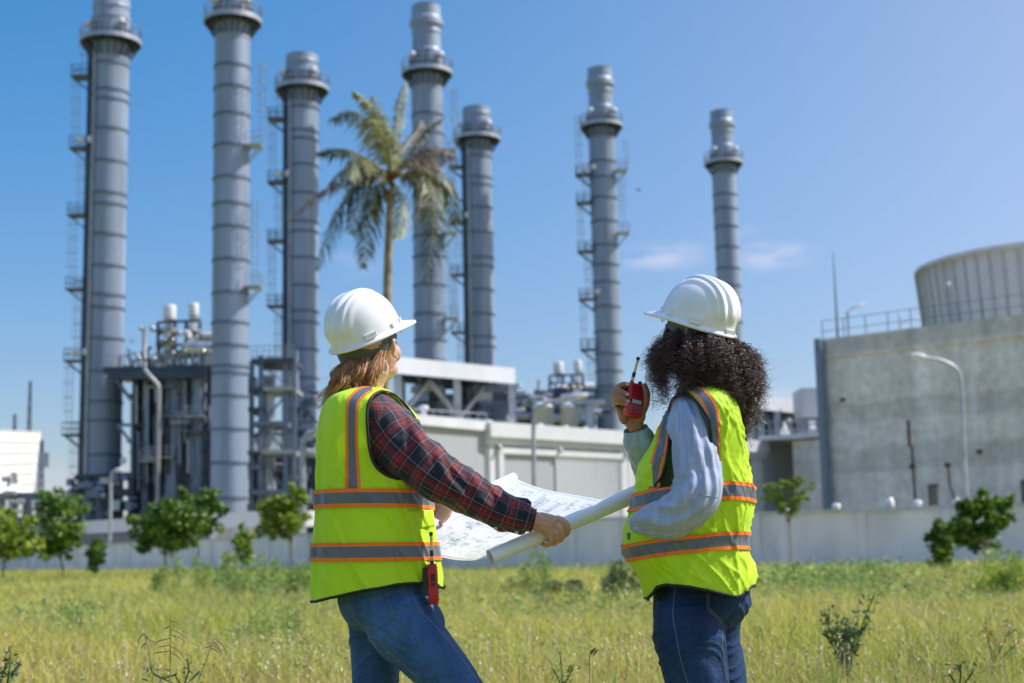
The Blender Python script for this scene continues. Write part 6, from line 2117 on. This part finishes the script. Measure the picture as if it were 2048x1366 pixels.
# vest
VA = [(775, 724, 760, .066, 0, 2), (784, 690, 782, .125, 0, 2), (796, 662, 800, .172, 0, 2.2), (812, 650, 815, .195, 0, 2.3), (835, 643, 832, .205, 0, 2.4), (870, 637, 842, .205, 0, 2.4), (920, 634, 850, .195, 0, 2.4), (985, 632, 859, .185, 0, 2.4), (1050, 629, 867, .182, 0, 2.4),
      (1100, 628, 874, .182, 0, 2.4), (1150, 627, 880, .182, 0, 2.4), (1206, 626, 886, .182, 0, 2.4)]
TV = Torso(VA)


def foldA(th, z, t):
    d = .0050 * noise.noise(Vector((cos(th) * 2.0, sin(th) * 2.0, z * 2.6 + 3)))
    d += .0040 * noise.noise(Vector((cos(th + z * 1.5) * 5.5, sin(th + z * 1.5) * 5.5, z * 2.2)))
    r = 1 - abs(noise.noise(Vector((cos(th + z * 2.8) * 3.2, sin(th + z * 2.8) * 3.2, z * 3.5 + 8)))) * 3.4
    d += .0048 * max(0, r) ** 2 * (1 - .5 * t)
    # pressed fold down the back
    d += .0030 * exp(-((th + 2.62) / .035) ** 2) - .0022 * exp(-((th + 2.54) / .04) ** 2)
    return 1.45 * d * min(1, (1 - t) * 6)


holeA = [(763, 782), (748, 790), (737, 808), (734, 835), (736, 870), (740, 903), (750, 930), (768, 947), (790, 956), (812, 958), (834, 962), (850, 945), (856, 915), (850, 885), (840, 856), (826, 830), (808, 806), (786, 788)]
holeAf = [(770, 785), (735, 800), (735, 900), (760, 950), (800, 950), (830, 900), (820, 820)]
vA, bvA = make_vest(A_, TV, [(-pi, 1204, 628), (-2.75, 1203, 640), (-2.45, 1201, 662), (-2.0, 1190, 705), (-1.6, 1178, 745), (-1.25, 1168, 790), (-.95, 1166, 820), (-.75, 1166, 838), (-.58, 1166, 852), (-.35, 1170, 868), (-.2, 1174, 878), (0, 1178, 884), (.5, 1172, 870), (1.6, 1172, 755), (2.6, 1195, 660)],
                    foldA, holeA, holeAf, [('shoulder_stripe', [(744, 777), (727, 783), (713, 794), (705, 812), (703.5, 850), (704, 900), (705, 945), (706, 984)], [6, 9.5, 11.5, 12, 12, 12.5, 14, 15.5])],
                    [[(-pi, 1001, 632, 17.5), (-1.6, 1000, 745, 17.5), (0, 1003, 860, 17.5), (1.6, 1002, 745, 17.5)], [(-pi, 1104, 628, 17.5), (-1.6, 1104, 750, 17.5), (0, 1102, 875, 17.5), (1.6, 1103, 750, 17.5)]], 745,
                    pockets=[('pocket', [(815, 1024), (866, 1020), (872, 1145), (838, 1150)], .003), ('pocket_flap', [(815, 1021), (865, 1018), (869, 1054), (832, 1060)], .008)])

# ================================================================== worker with curly hair
OFF[0] = -.15
B_ = thing('person', 'curly dark haired worker in white hard hat, blue shirt and yellow vest, raising a radio', 'person', (PP(1400, 1100).x, YP, 0), 'two workers')
hcB = PP(1394, 672)
RmB = Matrix.Rotation(pi - radians(36), 3, 'Z') @ Matrix.Rotation(-radians(10), 3, 'Y')
TB = lambda q_: hcB + RmB @ q_
body = MB(); ex = MB()
head_parts(body, TB, ex)
nk0 = TB(Vector((-.012, 0, -.06))); nk1 = PP(1402, 795, 0)
add_limb(body, [(nk0, .052), (nk0.lerp(nk1, .5), .050), (nk1, .060)], nl=20, seg=24)
TorB = [(772, 1392, 1420, .06, 0, 2), (782, 1365, 1435, .12, 0, 2), (800, 1350, 1455, .16, 0, 2.2), (830, 1338, 1466, .18, 0, 2.3), (870, 1330, 1474, .18, 0, 2.3), (920, 1322, 1480, .168, 0, 2.3), (985, 1315, 1484, .155, 0, 2.3),
        (1050, 1308, 1482, .148, 0, 2.3), (1100, 1308, 1484, .15, 0, 2.3), (1150, 1310, 1490, .155, 0, 2.3), (1200, 1312, 1492, .16, 0, 2.3), (1235, 1312, 1484, .16, 0, 2.3)]
inner = Torso([q_ for q_ in TorB if q_[0] <= 1150], -.024); Gi = inner.mesh(lambda th: inner.lo, lambda *a: 0, 48, 40)
body.add([p_ for r in Gi for p_ in r], [(j * 48 + k, j * 48 + (k + 1) % 48, (j + 1) * 48 + (k + 1) % 48, (j + 1) * 48 + k) for j in range(40) for k in range(48)] + [tuple(range(48))[::-1], tuple(range(40 * 48, 41 * 48))], None, True)
armL = [(PP(1372, 838, -.12), 0.0406), (PP(1384, 890, -.17), 0.0359), (PP(1398, 955, -.20), 0.0328), (PP(1398, 1000, -.205), 0.0312), (PP(1360, 1028, -.19), 0.0281), (PP(1310, 1042, -.16), 0.0218), (PP(1284, 1046, -.13), 0.0220), (PP(1284, 1058, -.075), 0.0240), (PP(1292, 1085, -.04), 0.0200)]
add_limb(body, armL, nl=60, seg=24)
armR = [(PP(1385, 840, .12), 0.0390), (PP(1360, 895, .15), 0.0343), (PP(1330, 945, .14), 0.0328), (PP(1300, 935, .10), 0.0281), (PP(1283, 895, .06), 0.0300), (PP(1273, 862, .035), 0.0230), (PP(1272, 850, .03), 0.0220)]
add_limb(body, armR, nl=60, seg=24)
hd = lambda x, y, d: PP(x, y, d)
# palm behind the radio, heel of the hand below it
V, F, UV = limb([(hd(1272, 854, .032), .0235, .8), (hd(1268, 843, .030), .0290, .68), (hd(1262, 828, .032), .0365, .52), (hd(1258, 812, .036), .0385, .42), (hd(1256, 795, .040), .0370, .38), (hd(1255, 780, .042), .0310, .36)], 26, 26)
body.add(V, F, UV, True)
ell(body, hd(1281, 828, .012), (.0155, .016, .028), None, 16); ell(body, hd(1247, 832, .020), (.015, .016, .024), None, 16)
finger(body, [hd(1247, 778, .036), hd(1238, 776, .026), hd(1239, 773, .006), hd(1247, 769, -.012), hd(1254, 769, -.017)], [.0100, .0096, .0090, .0082, .0072])
finger(body, [hd(1242, 790, .038), hd(1231, 786, .024), hd(1231, 781, .002), hd(1241, 783, -.016), hd(1253, 788, -.022)], [.0104, .0102, .0096, .0088, .0078])
finger(body, [hd(1240, 802, .038), hd(1228, 797, .022), hd(1229, 793, .000), hd(1240, 796, -.018), hd(1254, 802, -.023)], [.0102, .0100, .0096, .0088, .0078])
finger(body, [hd(1240, 815, .034), hd(1230, 809, .020), hd(1231, 804, .000), hd(1240, 804, -.014), hd(1252, 808, -.019)], [.0094, .0092, .0088, .0080, .0070])
finger(body, [hd(1281, 826, .018), hd(1289, 812, .006), hd(1293, 797, .000), hd(1292, 783, .000), hd(1289, 772, -.002)], [.0150, .0125, .0108, .0102, .0088])
legNB = [(PP(1380, 1225, -.05), .098), (PP(1379, 1268, -.06), .0985), (PP(1386, 1320, -.06), .090), (PP(1396, 1375, -.06), .084), (PP(1404, 1440, -.055), .068), (PP(1410, 1500, -.05), .056), (PP(1414, 1580, -.04), .052), (PP(1418, 1660, -.03), .040), (PP(1420, 1735, -.03), .036)]
legFB = [(PP(1425, 1225, .09), .082), (PP(1424, 1268, .10), .078), (PP(1429, 1320, .11), .080), (PP(1438, 1375, .115), .079), (PP(1446, 1440, .12), .066), (PP(1450, 1500, .12), .055), (PP(1452, 1580, .12), .052), (PP(1454, 1660, .12), .040), (PP(1455, 1735, .12), .036)]
add_limb(body, shr(legNB, .024), nl=50, seg=24); add_limb(body, shr(legFB, .024), nl=50, seg=24)
fused('body', body, .0021, 2, [skin_b, eye_w, eye_d], B_, ex)
nm = MB()
for x, y, d in ((1255, 768.5, -.023), (1254.5, 788.5, -.030), (1255.5, 802.5, -.031), (1253.5, 808.5, -.026)):
    nail(nm, hd(x, y, d), Vector((.25, -1, .1)), Vector((1, .2, -.3)), .0042, .0058)
nm.build('fingernail', nail_m, B_)

# shirt of the second worker
slB = [(PP(1364, 806, -.085), 0.0245, 1.0), (PP(1372, 826, -.115), 0.0445, .95), (PP(1380, 860, -.15), 0.0550, .92), (PP(1388, 905, -.18), 0.0545, .92), (PP(1395, 945, -.195), 0.0575, .92), (PP(1393, 985, -.205), 0.0625, .92), (PP(1372, 1016, -.20), 0.0595, .92), (PP(1340, 1036, -.185), 0.0545, .92), (PP(1308, 1042, -.165), 0.0445, .92), (PP(1284, 1046, -.145), 0.0325, .9), (PP(1268, 1050, -.125), 0.0215, .9)]
m = MB()
V, F, UV = limb(slB, 220, 140, fold_long(11, .0115), cap=True); m.add(V, F, UV, True)
slR = [(PP(1385, 835, .12), .056), (PP(1362, 895, .16), .056), (PP(1332, 945, .15), .055), (PP(1303, 935, .105), .047), (PP(1286, 900, .065), .042), (PP(1278, 880, .05), .040), (PP(1274, 868, .042), .034), (PP(1271, 857, .036), .035)]
V, F, UV = limb(slR, 90, 70, fold_sleeve(19, .0085), cap=False); m.add(V, F, UV, True)
V, F, UV = limb([(q_[0], q_[1] - .003) for q_ in slR[-3:]], 12, 60, cap=True); m.add(V, F[:-1], UV, True)
Tsb = Torso([q_ for q_ in TorB if q_[0] <= 1100], -.006); Gs = Tsb.mesh(lambda th: Tsb.lo, lambda th, z, t: .004 * noise.noise(Vector((cos(th) * 3, sin(th) * 3, z * 12 + 4))), 120, 90)
m.add([p_ for r in Gs for p_ in r], [(j * 120 + k, j * 120 + (k + 1) % 120, (j + 1) * 120 + (k + 1) % 120, (j + 1) * 120 + k) for j in range(90) for k in range(120)], None, True)
V, F, UV = limb([(PP(1398, 790, 0), .068), (PP(1394, 776, 0), .062), (PP(1391, 768, 0), .060)], 10, 50, cap=False); m.add(V, F, UV, True)
sB = m.build('shirt', chambray, B_)
bsB = bvh_of(sB)
m = MB(); drape_line(m, bsB, [(1388, 985), (1405, 990), (1425, 993), (1436, 994)], .0008); m.build('elbow_seam', mat('pale_thread', (.36, .42, .55), .9), None).parent = sB
hipB = [(1130, 1310, 1478, .14, .02, 2.3), (1165, 1311, 1494, .15, .02, 2.3), (1190, 1311, 1497, .155, .02, 2.3), (1212, 1310, 1496, .155, .02, 2.3), (1235, 1310, 1484, .145, .02, 2.3), (1255, 1316, 1468, .12, .02, 2.2)]
jB, bjB = jeans(B_, hipB, [legNB, legFB], denim_b, [[(1350, 1172), (1348, 1200), (1346, 1230), (1352, 1270), (1362, 1320), (1374, 1360), (1382, 1380)], [(1446, 1255), (1444, 1285), (1448, 1320), (1456, 1368)]],
                [[(1416, 1186), (1417, 1202), (1417, 1218), (1432, 1232), (1446, 1245), (1460, 1236), (1474, 1222), (1482, 1200), (1490, 1180)]], .0050, 9)
for lg in (legNB, legFB):
    boot(B_, lg[-1][0], -1, MATS['boot_leather'])

VB = [(770, 1398, 1424, .064, 0, 2), (780, 1368, 1442, .125, 0, 2), (792, 1350, 1456, .165, 0, 2.2), (808, 1340, 1464, .19, 0, 2.3), (830, 1331, 1472, .20, 0, 2.4), (862, 1316, 1480, .20, 0, 2.4), (900, 1297, 1487, .195, 0, 2.4), (925, 1281, 1491, .19, 0, 2.4), (970, 1277, 1498, .185, 0, 2.4),
      (1008, 1268, 1501, .185, 0, 2.4), (1035, 1260, 1498, .185, 0, 2.4), (1060, 1252, 1491, .185, 0, 2.4), (1090, 1250, 1487, .182, 0, 2.4), (1120, 1258, 1496, .18, 0, 2.4), (1150, 1277, 1503, .18, 0, 2.4), (1175, 1287, 1501, .18, 0, 2.4), (1200, 1296, 1494, .178, 0, 2.4)]
TVB = Torso(VB)


def foldB(th, z, t):
    d = .0055 * noise.noise(Vector((cos(th) * 2.0, sin(th) * 2.0, z * 3 + 13)))
    r = 1 - abs(noise.noise(Vector((cos(th - z * 2.2) * 2.8, sin(th - z * 2.2) * 2.8, z * 5 + 18)))) * 3.2
    d += .0075 * max(0, r) ** 2 * (1 - .35 * t)
    r = 1 - abs(noise.noise(Vector((cos(th + z * 4) * 4, sin(th + z * 4) * 4, z * 8 + 2)))) * 3.6
    d += .0042 * max(0, r) ** 2
    d += .0030 * exp(-((th + .72) / .03) ** 2)
    return d * min(1, (1 - t) * 6)


holeB = [(1372, 785), (1356, 791), (1343, 803), (1340, 830), (1339, 870), (1335, 910), (1325, 950), (1311, 971), (1320, 977), (1336, 975), (1352, 966), (1380, 970), (1415, 950), (1424, 905), (1421, 860), (1417, 838), (1408, 822), (1396, 805), (1384, 794)]
holeBf = [(1372, 790), (1350, 810), (1345, 900), (1330, 960), (1380, 960), (1410, 900), (1400, 810)]
vB, bvB = make_vest(B_, TVB, [(-pi, 1195, 1296), (-2.95, 1200, 1296), (-2.7, 1190, 1308), (-2.45, 1173, 1325), (-2.2, 1168, 1340), (-1.8, 1171, 1378), (-1.4, 1183, 1418), (-1.1, 1191, 1452), (-.85, 1188, 1473), (-.5, 1172, 1494), (0, 1160, 1501), (1.5, 1170, 1400), (2.8, 1185, 1310)],
                    foldB, holeB, holeBf,
                    [('shoulder_stripe', [(1378, 778), (1394, 782), (1408, 794), (1420, 812), (1427, 835), (1430, 865), (1431, 905), (1431, 965)], [6, 9, 12, 13, 12, 10.5, 9.5, 9.5]),
                     ('shoulder_stripe', [(1362, 786), (1346, 797), (1336, 818), (1331, 845), (1327, 872), (1320, 905), (1312, 938), (1309, 960), (1310, 985)], [4, 6, 8, 10, 11, 12, 13, 12, 12])],
                    [[(-pi, 1006, 1270, 18), (-2.7, 1003, 1290, 18), (-2.2, 995, 1330, 18), (-1.2, 986, 1441, 18), (-.6, 988, 1480, 17.5), (0, 993, 1500, 17.5), (1.6, 995, 1380, 17.5)],
                     [(-pi, 1108, 1250, 16), (-2.75, 1105, 1275, 17), (-2.3, 1099, 1310, 17), (-1.8, 1092, 1355, 16.5), (-1.3, 1084, 1410, 16.5), (-.8, 1081, 1465, 17), (0, 1083, 1490, 17), (1.6, 1092, 1380, 17)]], 1390,
                    pockets=[('pocket', [(1280, 922), (1306, 926), (1309, 976), (1276, 972)], .003), ('pocket', [(1262, 1058), (1310, 1078), (1316, 1150), (1280, 1140)], .003)])
m = MB()                                                # loose black cord of the vest's hood
m.tube([PP(1462, 815, -.10), PP(1470, 840, -.10), PP(1480, 862, -.09), PP(1494, 882, -.09)], [.006, .0075, .006, .002], 6)
m.build('collar_cord', black_tr, None).parent = vB
m = MB(); h, no = shoot(bvB, 1259, 1072)
if h is not None: m.box(h - FW * .004, (.014, .003, .018)); m.build('reflective_tab', tape, None).parent = vB

# curly hair
rc = random.Random(21)
hair_b = mat('black_brown_hair', (.022, .012, .012), .28, 0, col2=(.11, .058, .050), vscale=30, island=.5, spec=.6)
gs = []
d_side = lambda a: sin(a)
hB = MB()
top_c = hcB + Vector((.008, 0, .01))
for c in range(430):
    az = rc.uniform(0, 2 * pi)
    f = 0.5 - 0.5 * cos(az)                               # 0 forward (face), 1 at the back
    if f < .10 and rc.random() < .9: continue
    loc = Vector((.086 * cos(az), .078 * sin(az), rc.uniform(-.045, .02)))
    st = TB(loc)
    back = max(0.0, -cos(az))
    lay = rc.random() ** .7
    out = (.035 + .030 * back) * lay + .011
    dn = -(.045 + rc.uniform(.02, .115) + .075 * back)
    if lay > .75: dn *= rc.uniform(.45, 1.0)
    if rc.random() < .4: dn -= rc.uniform(.02, .06) * (1 - .5 * lay)
    if back > .4 and rc.random() < .35: dn -= .045
    out *= 1 - .35 * max(0, .5 + .5 * d_side(az)) * 0
    d0 = (RmB @ Vector((cos(az), sin(az), 0))); d0.z = 0; d0.normalize()
    e = st + d0 * out * 1.25 + Vector((0, 0, dn))
    mid = st + d0 * out * .95 + Vector((0, 0, dn * .42))
    if back > .3: e += Vector((.010 * back, 0, 0))
    A = np.array([[*st], [*mid], [*(mid.lerp(e, .6) + d0 * .006)], [*e]])
    R_ = rc.uniform(.0055, .011); turns = rc.uniform(4, 7.5); ph = rc.uniform(0, 6.28); sg = rc.choice((-1, 1))
    ns = 11
    for s_ in range(ns):
        o = Vector((rc.gauss(0, .0055), rc.gauss(0, .0055), rc.gauss(0, .003))); ph2 = ph + rc.gauss(0, .32); R2 = R_ * rc.uniform(.7, 1.25); fl = rc.uniform(.75, 1.05)
        n = 46; pts = []
        for i in range(n + 1):
            t = i / n; p_ = Vector(catmull(A, min(3.0, 3 * t * fl)))
            k = min(1, t * 4)
            an = sg * 6.28 * turns * t + ph2
            jit = Vector((nz(t * 9 + s_, c * .7), nz(c * .7, t * 9 + s_), nz(t * 9, s_ + c * .3))) * .006 * t
            pts.append(p_ + o * (.6 + 1.2 * t) + (Vector((cos(an), sin(an), .35 * sin(an * .5))) * R2 * k) + jit)
        gs.append((pts, .00060, .00032))
for c in range(900):                                    # frizz outside the mass
    az = rc.uniform(0, 2 * pi); f = 0.5 - 0.5 * cos(az)
    if f < .12: continue
    back = max(0, -cos(az)); d0 = (RmB @ Vector((cos(az), sin(az), 0))); d0.z = 0; d0.normalize()
    b0 = TB(Vector((.09 * cos(az), .08 * sin(az), -.02))) + d0 * (.04 + .035 * back) * 1.1 + Vector((0, 0, -rc.uniform(.03, .19)))
    R_ = rc.uniform(.003, .009); ph = rc.uniform(0, 6.28); dirn = (d0 * rc.uniform(.2, 1) + Vector((rc.gauss(0, .3), rc.gauss(0, .3), rc.gauss(-.5, .4)))).normalized(); ln = rc.uniform(.02, .06)
    sd_ = dirn.cross(Vector((0, 1, .3))).normalized(); tq = rc.uniform(1, 2.6)
    gs.append(([b0 + dirn * ln * t + sd_ * R_ * cos(6.28 * tq * t + ph) + dirn.cross(sd_) * R_ * sin(6.28 * tq * t + ph) for t in np.linspace(0, 1, 26)], .00045, .0002))
strands(hB, gs)
# dense core below the strands
core = MB()
for c, r in (((-.02, 0, -.02), (.088, .088, .055)), ((-.045, 0, -.062), (.066, .074, .048)), ((-.056, 0, -.105), (.036, .052, .045)), ((.02, .058, -.05), (.035, .026, .05)), ((.02, -.058, -.05), (.035, .026, .05))):
    core.add(*_ellT(c, r, TB), None, True)
hair_o = fused('hair', core, .006, 2, [hair_b], B_, hB, lambda c: .006 * noise.noise(c * 45) + .003 * noise.noise(c * 110))

# hats
OFF[0] = 0.0
helmet(A_, PP(732, 670.5, 0), radians(44), radians(26.5), radians(2), .975)
OFF[0] = -.15
helmet(B_, PP(1395, 645, 0), pi - radians(42), radians(23), radians(0), .955)


# ================================================================== two-way radios
def radio(label, M4, antenna, side_on=False):
    """Local frame: x right, z up, front faces -y; body 50 x 28 x 92 mm."""
    loc = M4.translation
    root = thing('two_way_radio', label, 'radio', loc, 'red handheld radios')
    T = lambda x, y, z: M4 @ Vector((x, y, z))
    w, d, h = .026, .0145, .047
    b = bmesh.new()
    ring = []
    prof = [(-h, .90, .92), (-h * .97, .97, .97), (-h * .5, 1.0, 1.0), (h * .2, .97, 1.0), (h * .45, 1.04, 1.0), (h * .8, 1.04, .95), (h * .97, .98, .9), (h, .9, .82)]
    seg = 40; m = MB(); vs = []; fs = []
    for z, sx, sy in prof:
        for k in range(seg):
            a = 2 * pi * k / seg; ex_ = 2 / 5.0
            x = abs(cos(a)) ** ex_ * (1 if cos(a) > 0 else -1); y = abs(sin(a)) ** ex_ * (1 if sin(a) > 0 else -1)
            vs.append(T(x * w * sx, y * d * sy, z))
    n = len(prof)
    fs = [(i * seg + k, i * seg + (k + 1) % seg, (i + 1) * seg + (k + 1) % seg, (i + 1) * seg + k) for i in range(n - 1) for k in range(seg)] + [tuple(range(seg))[::-1], tuple(range((n - 1) * seg, n * seg))]
    m.add(vs, fs, None, True); m.build('case', red_pl, root)
    R3 = M4.to_3x3()
    m = MB()
    for i in range(6): m.box(T(.001, -d * 1.0, h * .80 - i * .0058), (w * 1.45, .0016, .0021), M=R3)
    m.build('speaker_slots', red_dk, root)
    m = MB(); m.box(T(.001, -d * 1.0 - .0003, h * .80 - .044), (w * 1.45, .002, .0155), M=R3); sc_ = m.build('display_frame', black_pl, root)
    m = MB(); m.box(T(.001, -d * 1.0 - .0014, h * .80 - .044), (w * 1.15, .0014, .0105), M=R3); m.build('display', lcd, sc_ if False else root)
    m = MB()
    for r in range(4):
        for c in range(3):
            m.box(T(-.0125 + c * .0128 + .001, -d * 1.0 - .0006, -.0125 - r * .0078), (.0095, .0022, .0050), M=R3)
    m.build('keypad', mat('key_grey', (.33, .10, .13), .5), root)
    m = MB()
    m.box(T(-w * 1.0, -.001, .016), (.003, .011, .018), M=R3); m.box(T(-w * 1.0, -.001, -.001), (.003, .011, .007), M=R3)
    m.build('talk_button', black_pl, root)
    m = MB(); m.lathe([(0, 0), (.0055, 0), (.006, .002), (.006, .010), (.005, .0115), (0, .0115)], T(.013, 0, h), 14, M=R3); m.build('volume_knob', black_pl, root)
    m = MB()
    for i in range(9): m.box(T(w * .99, .004, .03 - i * .007), (.003, .006, .003), M=R3)
    m.build('grip_ribs', red_dk, root)
    a0 = T(-.014, 0, h); a1 = a0 + antenna
    L_ = (a1 - a0); p_ = lambda t: a0 + L_ * t
    for name, t0, t1, r, mt in (('antenna_base', 0, .10, .0052, black_pl), ('antenna_collar', .10, .24, .0046, brass), ('antenna_sleeve', .24, .42, .0050, black_pl), ('antenna', .42, .88, .0038, brass), ('antenna_tip', .88, 1.0, .0050, black_pl)):
        m = MB(); m.tube([p_(t0), p_(t1)], r, 12); m.build(name, mt, root)
    return root


c = PP(1268, 801, -.004)
RB = Matrix.Rotation(radians(13), 4, 'Y') @ Matrix.Rotation(radians(24), 4, 'Z') @ Matrix.Rotation(radians(-10), 4, 'X')
RB = Matrix.Translation(c) @ RB
radio('red handheld radio gripped in the raised hand, its keypad towards the camera', RB, PP(1277, 714, -.01) - (RB @ Vector((-.014, 0, .047))))
OFF[0] = 0.0
cA = PP(865.5, 1168, -.135)
RA = Matrix.Translation(cA) @ Matrix.Rotation(radians(-1.5), 4, 'Y') @ Matrix.Rotation(radians(93), 4, 'Z')
RA = RA @ Matrix.Diagonal((1.0, 1.0, 1.18, 1.0))
rA = radio('red handheld radio clipped at the hip of the plaid shirted worker, seen edge on', RA, PP(862, 1064, -.150) - (RA @ Vector((-.014, 0, .047))))
m = MB(); m.box(cA + Vector((-.022, .012, .02)), (.012, .03, .05)); m.bar(cA + Vector((-.02, .01, .03)), cA + Vector((-.075, .05, .035)), .02, .006)
m.build('belt_clip', black_pl, rA)
